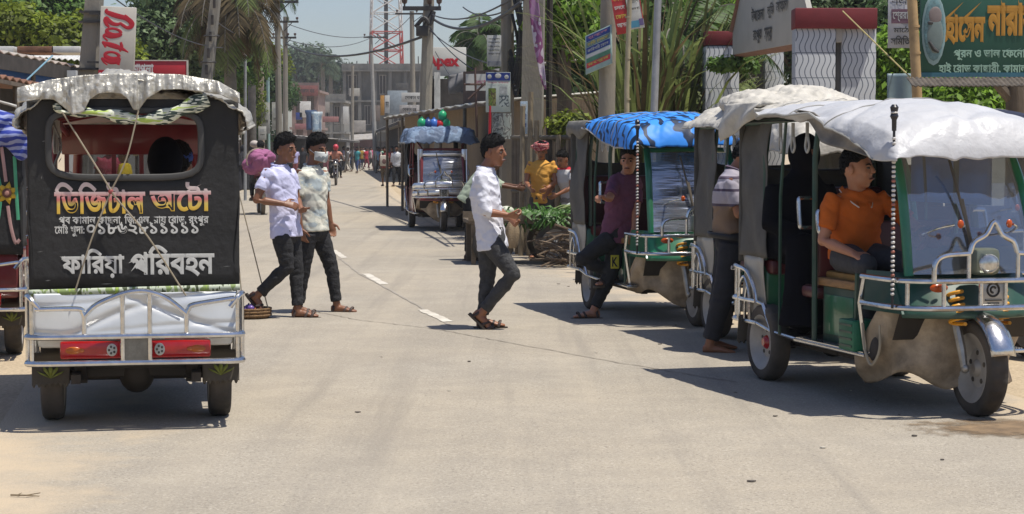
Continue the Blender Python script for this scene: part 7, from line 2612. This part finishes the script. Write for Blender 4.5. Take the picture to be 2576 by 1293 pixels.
def leafheap(name, mb_n, c, r, m, parent, lsz=.10, seed=0, long=1.8, droop=.2):
    rr = random.Random(seed)
    mb = MB()
    for _ in range(mb_n):
        a = rr.random() * 6.283
        p = V((c[0] + r[0] * math.sqrt(rr.random()) * math.cos(a), c[1] + r[1] * math.sqrt(rr.random()) * math.sin(a), c[2] + r[2] * rr.random()))
        d = V((rr.uniform(-1, 1), rr.uniform(-1, 1), rr.uniform(-.3, .45))).normalized()
        u = d.orthogonal().normalized()
        l, w = lsz * rr.uniform(.7, 1.5) * long, lsz * rr.uniform(.3, .5)
        mid = p + d * l * .5
        mb.add([p, mid + u * w, p + d * l - V((0, 0, droop * l)), mid - u * w], [(0, 1, 2, 3)])
    return mb.build(name, m, parent, smooth=False, recalc=False)
LEAFV = mat('vegetable_leaf', (.07, .17, .025), rough=.5, var=.3, island=.45, trans=.25)
LEAFP = mat('pale_stalk', (.24, .30, .10), rough=.6, var=.3, island=.3)
h = leafheap('leaf_heap', 900, (-.0, -.12, .585), (.64, .46, .09), LEAFV, None, .055, 5, 3.4, .4)
h.parent = None; h.matrix_world = cart.matrix_world; h.location = cart.location; h.rotation_euler = cart.rotation_euler
tag(h, 'heap of green leafy vegetables lying on the wooden barrow', 'vegetables')
mb = MB()
rr = random.Random(3)
for k in range(26):
    a = rr.uniform(-1, 1)
    p0 = V((rr.uniform(.1, .5), rr.uniform(-.45, .3), .68 + rr.random() * .06))
    mb.tube(spline([p0, p0 + V((.15, -.03 + a * .05, .04)), p0 + V((.32, -.08 + a * .1, -.08)), p0 + V((.42, -.10 + a * .12, -.30 - .2 * rr.random()))], 4), [.013 - .0007 * i for i in range(13)], n=6)
st = tag(mb.build('stalk_bunch', LEAFP, None), 'bunch of long pale stalks hanging off the end of the barrow', 'vegetables')
st.location, st.rotation_euler = cart.location, cart.rotation_euler
mb = MB()
def sack(u, v):
    a = 2 * math.pi * u
    r_ = .085 * math.sin(math.pi * min(.98, v * .9 + .06)) ** .45 + .012 * math.sin(a * 5)
    return V((-.5 + r_ * math.cos(a), -.50 + r_ * .7 * math.sin(a), .56 - .34 * v))
mb.grid(sack, 24, 14)
sk_ = tag(mb.build('sack', mat('jute', (.30, .22, .13), rough=.9, var=.25, bump=.5, bs=60), None), 'brown jute sack hanging from the side of the barrow', 'sack')
sk_.location, sk_.rotation_euler = cart.location, cart.rotation_euler
for (x, y, z, r_, cl, lb) in ((-.55, -.2, .69, .07, (.62, .63, .5), 'pale round gourd on the barrow beside the leaves'), (.38, .12, .72, .08, (.55, .6, .5), 'white and green bundle at the end of the barrow')):
    mb = MB()
    mb.ell((x, y, z), (r_ * 1.5, r_, r_), 14, 10)
    o = tag(mb.build('gourd', mat('gourd' + lb[:4], cl, rough=.5, var=.3), None), lb, 'gourd')
    o.location, o.rotation_euler = cart.location, cart.rotation_euler
mb = MB()
rr = random.Random(9)
for k in range(90):
    a, b = V((rr.uniform(.25, .95), rr.uniform(-.5, .6), 0)), rr.uniform(0, 6.28)
    z = rr.uniform(.06, .50) * (1 - .5 * abs(a.x - .6))
    d = V((math.cos(b) * .28, math.sin(b) * .12, rr.uniform(-.10, .10)))
    a.z = z
    mb.tube([a - d, a, a + d + V((0, 0, -.03))], [.012, .016, .010], n=5)
bw = tag(mb.build('bundle_of_sticks', mat('dry_sticks', (.14, .10, .065), rough=.9, var=.4, island=.5), None), 'tangled bundle of dry brown roots and sticks beside the barrow', 'sticks')
bp = gnd(1425, 672)
bw.location = (bp.x - .5, bp.y + .25, 0)
g = gnd(1352, 640)
q = lambda px, py, y=0.0: ((px - 1358) / 180, y, (652 - py) / 180)
def folk(label, px, pyfoot, rz, S=1.0, shirt=(.5, .5, .5), trs=(.03, .03, .035), J=None, vox=.016, group=None, skin='dark', face=False, sleeve=.6, hairs=None, seed=0, **kw):
    g = gnd(px, pyfoot)
    sm = shirt if not isinstance(shirt, tuple) else mat('cloth_%d_%d_%d' % tuple(int(c * 100) for c in shirt), shirt, rough=.85, var=.1, spec=.2)
    tm = trs if not isinstance(trs, tuple) else mat('cloth_%d_%d_%d' % tuple(int(c * 100) for c in trs), trs, rough=.85, var=.2, spec=.2)
    return person(label, (g.x, g.y, 0), rz, J, S=S, skin=skin, shirt=sm, trousers=tm, vox=vox, group=group, face=face, sleeve=sleeve, hair=hairs or dict(top=.02, front=.012, side=.004), seed=seed, collar=False, **kw)
A_FWD = dict(eR=(.06, -.21, 1.08), wR=(.26, -.12, 1.0), eL=(.06, .21, 1.08), wL=(.26, .12, 1.0))
v1, jv, Hv = folk('vendor in a mustard shirt and red head wrap standing behind the vegetable barrow', 1362, 650, R(-100), .97, cloth('mustard_shirt', (.66, .34, .07)), (.10, .09, .08), J=dict(A_FWD, face=(1, .1, -.2)), vox=.010, face=True, seed=2, shirt_w=.92, sleeve=.55, skin='warm')
mb = MB()
for k in range(3):
    mb.tube([Hv @ V((.105 * math.cos(a) - .008, .088 * math.sin(a), .045 + .028 * k + .008 * math.sin(a * 2 + k))) for a in [i * .2618 for i in range(24)]], .020, n=8, closed=True)
mb.ell(Hv @ V((-.02, -.10, .06)), (.04, .05, .03), 10, 8)
mb.build('head_wrap', patches('red_wrap', [(.40, .06, .07), (.50, .22, .20), (.35, .05, .06)], scale=22), v1)
RW_ = mat('red_white_shirt', (.6, .6, .58), rough=.85)
t = RW_.node_tree
tc = _nd(t, 'ShaderNodeTexCoord'); sx = _nd(t, 'ShaderNodeSeparateXYZ'); mr = _nd(t, 'ShaderNodeMapRange'); mx = _nd(t, 'ShaderNodeMix', data_type='RGBA')
t.links.new(tc.outputs['Object'], sx.inputs[0]); t.links.new(sx.outputs[2], mr.inputs[0])
mr.inputs[1].default_value, mr.inputs[2].default_value = 1.215, 1.225
mx.inputs[6].default_value, mx.inputs[7].default_value = (.55, .54, .53, 1), (.48, .02, .035, 1)
t.links.new(mr.outputs[0], mx.inputs[0]); t.links.new(mx.outputs[2], t.nodes['Principled BSDF'].inputs['Base Color'])
folk('vendor in a white shirt with red shoulders leaning over the end of the barrow', 1434, 651, R(-140), .93, RW_, (.28, .26, .24), J=dict(chest=(.06, 0, 1.16), neck=(.10, 0, 1.34), head=(.15, 0, 1.46), sL=(.09, .165, 1.29), sR=(.09, -.165, 1.29), eR=(.16, -.22, 1.05), wR=(.36, -.14, .93), eL=(.16, .2, 1.05), wL=(.36, .12, .95), face=(1, .2, -.35)), vox=.010, face=True, seed=5, skin='warm')
folk('customer in a pale green shirt at the barrow, mostly hidden by the man in white', 1180, 655, R(-5), .98, (.36, .42, .32), (.018, .018, .02), J=dict(pel=(0, 0, .88), chest=(.16, 0, 1.12), waist=(.06, 0, 1.0), neck=(.28, 0, 1.26), head=(.36, 0, 1.36), sL=(.24, .165, 1.22), sR=(.24, -.165, 1.22), eR=(.42, -.2, 1.04), wR=(.66, -.12, 1.0), eL=(.42, .2, 1.04), wL=(.66, .12, 1.02), face=(1, 0, -.5)), vox=.011, seed=8, sleeve=1.2)
# ------------------------------------------------------------------ motorcycles, cyclists, people further up the street
def motorcycle(label, loc, rz, tank=(.02, .02, .025), group=None):
    root = empty('motorcycle', loc, rz, label, 'motorcycle', group)
    wheel(root, (-.62, 0, .29), .29, .10)
    wheel(root, (.66, 0, .29), .29, .085)
    tk = mat('tank_%d' % int(tank[0] * 100), tank, rough=.25, coat=.5)
    mb = MB()
    mb.ell((.12, 0, .84), (.27, .13, .12), 14, 10)
    mb.ell((-.45, 0, .78), (.26, .10, .08), 12, 8)
    mb.build('tank', tk, root)
    mb = MB()
    mb.box((-.28, 0, .80), (.62, .24, .09), b=.03)
    mb.build('saddle', BLACK, root)
    mb = MB()
    mb.box((.05, 0, .46), (.36, .24, .30), b=.05)
    mb.tube([(-.62, .06, .29), (-.1, .1, .36), (.2, .08, .75)], .025)
    mb.tube([(-.62, -.06, .29), (-.1, -.1, .36), (.2, -.08, .75)], .025)
    mb.tube([(.1, -.14, .34), (-.3, -.16, .30), (-.85, -.17, .38)], .035)
    mb.build('engine', DARKMET, root)
    mb = MB()
    for y in (.075, -.075):
        mb.tube([(.66, y, .29), (.50, y, .78), (.44, y, .95)], .022)
    mb.tube(spline([(.34, .36, 1.02), (.42, .2, 1.04), (.45, 0, .98), (.42, -.2, 1.04), (.34, -.36, 1.02)], 4), .014)
    for y in (.3, -.3):
        mb.tube([(.42, y, 1.03), (.42, y * 1.1, 1.16)], .007)
        mb.ell((.41, y * 1.15, 1.19), (.015, .055, .035), 10, 8)
    mb.build('handlebar', STEEL, root)
    mb = MB()
    mb.ell((.56, 0, .90), (.08, .085, .095), 12, 10)
    mb.box((.52, 0, 1.02), (.03, .2, .14), rot=Matrix.Rotation(-.4, 3, 'Y'), b=.02)
    hl = mb.build('headlight', tk, root)
    mb = MB()
    mb.ell((.625, 0, .90), (.03, .065, .07), 12, 8)
    mb.build('lens', LENS, hl)
    mb = MB()
    mb.grid(lambda u, v: V((.66 + .33 * math.cos(lerp(R(150), R(30), u)), lerp(-.06, .06, v), .29 + .33 * math.sin(lerp(R(150), R(30), u)))), 10, 2)
    mb.build('mudguard', tk, root, solid=.01)
    return root
RIDE = dict(pel=(-.22, 0, .92), waist=(-.18, 0, 1.06), chest=(-.11, 0, 1.22), neck=(-.06, 0, 1.42), head=(-.02, 0, 1.55), sL=(-.09, .17, 1.36), sR=(-.09, -.17, 1.36), eL=(.12, .30, 1.16), wL=(.32, .33, 1.06), eR=(.12, -.30, 1.16), wR=(.32, -.33, 1.06),
            hL=(-.2, .1, .9), kL=(.16, .20, .72), aL=(-.02, .20, .40), hR=(-.2, -.1, .9), kR=(.16, -.20, .72), aR=(-.02, -.20, .40))
g = gnd(655, 540)
motorcycle('motorcycle carrying a rider with a big pink sack, seen past the lavender-shirted teenager', (g.x - .05, g.y + .5, 0), R(101), (.30, .03, .02))
rd, jr, Hr = person('motorcycle rider with dark hair carrying a pink sack on his back', (g.x - .05, g.y + .5, 0), R(101), RIDE, shirt=mat('cloth_darkred', (.10, .02, .03), rough=.85), trousers=DEN, vox=.017, face=False, skin='dark')
mb = MB()
for c_, r_ in (((-.70, .08, 1.24), (.29, .30, .26)), ((-.66, .22, 1.12), (.24, .24, .22)), ((-.72, -.06, 1.32), (.20, .24, .18))):
    mb.ell(c_, r_, 16, 12)
sk = remesh(mb, 'sack', mat('pink_sack', (.33, .11, .23), rough=.85, var=.25, vs=7, bump=.4, bs=30), None, .022, 3, lambda p, n_: p + n_ * (.05 * noise.noise(p * 4) + crease(p, (((.6, .8, .4), 12, .05), ((.7, -.5, .6), 10, .05), ((.1, .3, 1), 9, .04)), 1.0)))
tag(sk, 'bulging pink cloth sack on the back of the motorcycle', 'sack')
sk.location, sk.rotation_euler = (g.x - .05, g.y + .5, 0), (0, 0, R(101))
for a_, r_ in ((.3, .30), (-.5, .29)):
    mb = MB()
    mb.tube([(-.70 + .02 * math.sin(q_) + a_ * .25 * math.cos(q_), .08 + r_ * math.cos(q_), 1.24 + r_ * .93 * math.sin(q_)) for q_ in [i * .2618 for i in range(24)]], .012, n=6, closed=True)
    mb.build('rope', ROPE, sk)
mb = MB()
mb.ell((0, 0, 0), (.11, .10, .085), 12, 8)
cp = tag(mb.build('cap', mat('cap_pale', (.45, .40, .36), rough=.8), None), 'pale round cap bobbing just above the pink sack', 'cap')
cp.location = at(640, 362, g.y + 1.2)

g = gnd(845, 466)
motorcycle('dark motorcycle coming up the road with a rider in a red helmet', (g.x, g.y, 0), R(-86), (.03, .02, .02))
rd2, jr2, Hr2 = person('rider in a red helmet and salmon shawl on the oncoming motorcycle', (g.x, g.y, 0), R(-86), RIDE, shirt=mat('cloth_salmon', (.50, .22, .15), rough=.85, var=.4, vs=4), trousers=DEN, vox=.02, face=False, skin='dark')
mb = MB()
mb.ell(Hr2 @ V((0, 0, .02)), (.14, .12, .14), 14, 10)
mb.build('helmet', mat('helmet_red', (.50, .04, .06), rough=.3), rd2)

def bicycle(label, loc, rz):
    root = empty('bicycle', loc, rz, label, 'bicycle')
    for x in (-.52, .52):
        wheel(root, (x, 0, .33), .33, .04)
    mb = MB()
    for a, b in (((-.52, 0, .33), (-.12, 0, .85)), ((-.12, 0, .3), (-.14, 0, .95)), ((-.12, 0, .3), (.40, 0, .88)), ((-.14, 0, .86), (.38, 0, .9)), ((.52, 0, .33), (.38, 0, 1.0)), ((-.52, 0, .33), (-.12, 0, .3))):
        mb.tube([a, b], .017)
    mb.tube(spline([(.30, .28, 1.02), (.38, .1, 1.06), (.38, -.1, 1.06), (.30, -.28, 1.02)], 3), .013)
    mb.build('bicycle_frame', DARKMET, root)
    mb = MB()
    mb.box((-.15, 0, .97), (.25, .14, .05), b=.02)
    mb.build('saddle', BLACK, root)
    return root
CG = 'people further up the street'
g = gnd(888, 426)
bicycle('bicycle ridden towards the camera far up the road', (g.x, g.y, 0), R(-85))
person('cyclist in a white shirt and blue trousers far up the road', (g.x, g.y, 0), R(-85), RIDE, shirt=mat('cloth_white', (.6, .6, .6), rough=.85), trousers=mat('cloth_blue', (.03, .09, .25), rough=.85), vox=.022, face=False, skin='dark', group=CG)
W0, K0 = (.62, .62, .62), (.02, .02, .022)
WALK = dict(kL=(.16, .09, .48), aL=(.2, .095, .1), kR=(.0, -.09, .47), aR=(-.2, -.095, .15))
WALK2 = dict(kR=(.16, -.09, .48), aR=(.2, -.095, .1), kL=(.0, .09, .47), aL=(-.2, .095, .15))
PACK = mat('backpack_cream', (.55, .50, .42), rough=.7)
bag, jb, Hb = folk('barefoot boy in shorts with a cream bag held across his chest', 968, 472, R(-92), .97, (.20, .05, .05), (.12, .09, .06), vox=.018, group=CG, J=WALK, long=.3, seed=1, hairs=dict(top=.015))
mb = MB()
mb.box((.17, 0, 1.05), (.10, .34, .42), b=.05)
mb.ell((.222, 0, 1.02), (.012, .08, .10), 12, 8, mi=1)
mb.tube([(.15, -.12, 1.25), (.08, -.14, 1.38), (-.05, -.13, 1.36)], .02)
mb.tube([(.15, .12, 1.25), (.08, .14, 1.38), (-.05, .13, 1.36)], .02)
mb.build('bag', [PACK, mat('bag_mark', (.16, .08, .07), rough=.7)], bag)
folk('man in a white patterned shirt walking beside the boy with the cream bag', 998, 469, R(-95), 1.0, patches('white_pattern', [(.62, .63, .66), (.5, .52, .56), (.66, .66, .68)], scale=8), K0, vox=.018, group=CG, J=WALK2, sleeve=1.5, seed=4)
folk('person in a long pale robe at the right edge of the far road', 950, 432, R(-90), 1.0, (.58, .58, .53), (.50, .50, .46), vox=.022, group=CG, J=WALK, seed=2, trz=1.5)
specs = [(868, 424, 'person in a red top crossing far beyond the motorcycle', (.40, .04, .05), K0), (905, 416, 'person in pink walking far up the road beside the cyclist', (.60, .35, .36), (.05, .05, .12)), (914, 421, 'person in a white shirt with a yellow bundle far up the road', W0, (.05, .06, .16)),
         (925, 412, 'person in a maroon top at the end of the road', (.16, .03, .05), (.10, .03, .05)), (936, 410, 'person in bright pink at the far end of the road', (.55, .10, .20), (.20, .05, .08)), (880, 409, 'person in salmon at the far end of the road, behind the red top', (.52, .25, .18), K0),
         (960, 425, 'person in pale green beside the boy with the cream bag', (.25, .48, .34), (.4, .4, .4)), (895, 405, 'person in a dark top at the very end of the road', (.05, .04, .05), K0), (856, 411, 'person in cream standing at the far left of the crowd', (.5, .45, .38), (.2, .18, .15)),
         (942, 420, 'person in white walking away near the far stalls', (.6, .58, .55), (.35, .3, .28)), (978, 420, 'person in a brown shirt by the far stalls', (.18, .10, .07), (.06, .05, .05)), (916, 404, 'person with a white headcloth deep in the crowd', (.55, .55, .52), (.5, .5, .48)), (930, 406, 'person in black deep in the crowd', (.03, .03, .03), K0), (873, 404, 'person in orange deep in the crowd', (.5, .16, .04), K0)]
specs += [(864, 431, 'person in a pale lilac shirt at the left of the far crowd', (.5, .46, .6), K0), (876, 434, 'man in a white long shirt just right of the oncoming motorcycle', W0, (.5, .5, .48)), (899, 436, 'person in turquoise near the far cyclist', (.06, .32, .36), (.05, .08, .2)), (908, 430, 'person in a yellow-brown shirt near the far cyclist', (.42, .27, .06), (.04, .05, .12)),
          (921, 428, 'person in crimson mid-road among the far crowd', (.42, .03, .06), (.2, .04, .06)), (932, 424, 'person in a grey shirt mid-road among the far crowd', (.3, .3, .3), K0), (944, 428, 'person in a pink scarf right of the far road', (.58, .24, .33), (.3, .1, .15)), (955, 436, 'person in a sky-blue shirt near the far stalls', (.25, .40, .55), K0),
          (986, 448, 'person in a dark red shirt behind the boy with the cream bag', (.22, .03, .03), K0), (1008, 452, 'person in black partly hidden by the maroon rickshaw', (.03, .03, .035), K0), (850, 424, 'person in orange just left of the oncoming motorcycle', (.58, .2, .05), (.25, .1, .05)), (838, 430, 'person in a white shirt behind the red helmet', (.58, .56, .54), K0)]
for i, (x, y, lb, a, b) in enumerate(specs):
    folk(lb, x, y, R(-90 + 37 * (i % 5) - 60), .98 + .02 * (i % 3), a, b, vox=.03, group=CG, J=(WALK, WALK2)[i % 2], seed=i)
for x, y, lb, a, b in ((742, 452, 'person in a lilac shirt seen between the two teenagers', (.45, .42, .66), (.30, .10, .10)), (728, 455, 'person with an orange head wrap seen over the lavender shirt', (.05, .05, .06), K0), (762, 450, 'dark-clad person with long black hair behind the masked teenager', (.025, .025, .03), K0), (655, 470, 'man in an orange scarf standing behind the pink sack', (.40, .22, .12), (.10, .06, .05)),
                       (820, 440, 'person in pink with a pale scarf just behind the mask', (.50, .22, .24), (.3, .12, .14))):
    folk(lb, x, y, R(-90), 1.0, a, b, vox=.022, group=CG, seed=x % 9)
for i, (px, lb) in enumerate(((590, 'woman in a black robe, leftmost of the group by the shed'), (612, 'woman in a black robe holding a pale bag by the shed'), (636, 'woman in a black robe, the one nearest the pink sack'))):
    g = gnd(px, 480 - i * 2)
    o = robed(lb, (g.x, g.y, 0), R(-80 + 50 * i), 1.66, mat('black_abaya', (.010, .010, .014), rough=.9), 'women in black robes by the shed', face=False, seed=i)
    if i == 1:
        mb = MB()
        mb.ell((.25, -.1, .95), (.10, .13, .15), 12, 8)
        mb.build('bag', mat('bag_pale', (.4, .37, .36), rough=.7), o)
# people seen through the rear window of the painted rickshaw
folk('person in a crimson headscarf seen through the rear window of the painted rickshaw', 276, 610, R(-60), 1.0, (.38, .05, .08), (.38, .05, .08), vox=.018, seed=3)
folk('person in a yellow shirt seen through the rear window of the painted rickshaw', 316, 612, R(170), .92, (.65, .42, .02), (.12, .1, .1), vox=.018, seed=6)

# basket hung from ropes beside the painted rickshaw
bs = gnd(632, 801)
WICK = mat('wicker', (.22, .13, .06), rough=.85, var=.4, vs=40, bump=.8, bs=90)
mb = MB()
prof = [(.0001, .0), (.15, .0), (.172, .03), (.18, .085), (.165, .085), (.155, .03), (.0001, .02)]
n_ = 40
for k_ in range(n_):
    th = 2 * math.pi * k_ / n_
    for r_, z_ in prof:
        rr_ = r_ * (1 + .02 * (-1) ** k_ * (z_ > .01))
        mb.v.append((rr_ * math.cos(th), rr_ * math.sin(th), z_))
kk = len(prof)
mb.f = [(a * kk + i, ((a + 1) % n_) * kk + i, ((a + 1) % n_) * kk + i + 1, a * kk + i + 1) for a in range(n_) for i in range(kk - 1)]
mb.mi = [0] * len(mb.f)
for z_ in (.03, .06, .085):
    mb.tube([(.176 * math.cos(a), .176 * math.sin(a), z_) for a in [i * .2094 for i in range(30)]], .010, n=6, closed=True)
bk = tag(mb.build('basket', WICK, None), 'shallow round wicker basket on ropes beside the painted rickshaw', 'basket')
bk.location = (bs.x, bs.y, 0.005)
top = V((572 - 1288, 0, 0)) * (bs.y / FPX)
for dx, dy in ((-.13, .1), (.15, 0), (-.05, -.15)):
    mb = MB()
    mb.tube([(dx, dy, .08), (top.x - bs.x, .05, 1.50)], .006, n=6)
    mb.build('rope', ROPE, bk)
rr = random.Random(4)
for k in range(11):
    mb = MB()
    mb.ell((0, 0, 0), (.036, .036, .030), 10, 8)
    mb.tube([(0, 0, .026), (.004, 0, .042)], [.012, .004], n=6)
    onion = mb.build('onion', mat('onion_purple', (.14, .08, .30), rough=.35, var=.3) if k < 9 else mat('onion_orange', (.5, .15, .08), rough=.4), None)
    a = k * 2.4
    onion.location = (bs.x + .035 * math.sqrt(k) * math.cos(a), bs.y + .035 * math.sqrt(k) * math.sin(a), .06 + (.035 if k < 4 else .0))
    tag(onion, 'small purple onion in the roped wicker basket' if k < 9 else 'orange-red onion among the purple ones in the roped basket', 'onion', 'onions in the basket' if k < 9 else 'orange onions in the basket')
mb = MB()
mb.tube([(top.x - .9, bs.y + .4, 1.46), (top.x - .4, bs.y + .2, 1.53), (top.x + .02, bs.y + .05, 1.49)], .022, n=8)
tag(mb.build('carrying_pole', mat('bamboo', (.34, .24, .11), rough=.6, var=.25, vs=8), None), 'bamboo carrying pole whose ropes hold the wicker basket', 'pole')
# balls on the maroon rickshaw's roof
MM = Matrix.Translation(C5) @ Matrix.Rotation(R(-83.5), 4, 'Z')
for k, (y, z, c_) in enumerate(((.13, 1.98, 0), (.02, 1.96, 1), (-.09, 1.97, 2), (-.20, 1.97, 3), (-.32, 1.98, 0), (.07, 2.12, 0))):
    mb = MB()
    mb.ell((0, 0, 0), (.085, .085, .10), 14, 10)
    mb.tube([(0, 0, .09), (0, 0, .125)], [.025, .018], n=8)
    o = mb.build('water_pot', BALL[c_], None)
    o.location = MM @ V((.9, y, z))
    tag(o, ('green pot at the left end of the row on the maroon rickshaw roof', 'red pot on the maroon rickshaw roof', 'bright blue pot on the maroon rickshaw roof', 'navy pot on the maroon rickshaw roof', 'green pot at the right end of the row on the maroon rickshaw roof', 'green pot stacked on top of the others on the maroon rickshaw roof')[k], 'pot', 'coloured pots on the rickshaw roof')

# ------------------------------------------------------------------ the thin dusty air
mb = MB()
mb.box((0, 160, 24), (330, 420, 50))
hz = mb.build('haze', None, None, smooth=False) if False else None
me = mb.mesh('haze')
hm = bpy.data.materials.new('dusty_air')
hm.use_nodes = True
t = hm.node_tree
t.nodes.remove(t.nodes['Principled BSDF'])
pv = _nd(t, 'ShaderNodeVolumePrincipled')
pv.inputs['Color'].default_value = (.86, .88, .90, 1)
pv.inputs['Density'].default_value = HAZE
t.links.new(pv.outputs[0], t.nodes['Material Output'].inputs['Volume'])
me.materials.append(hm)
o = bpy.data.objects.new('haze', me)
COL.objects.link(o)
tag(o, kind='stuff')
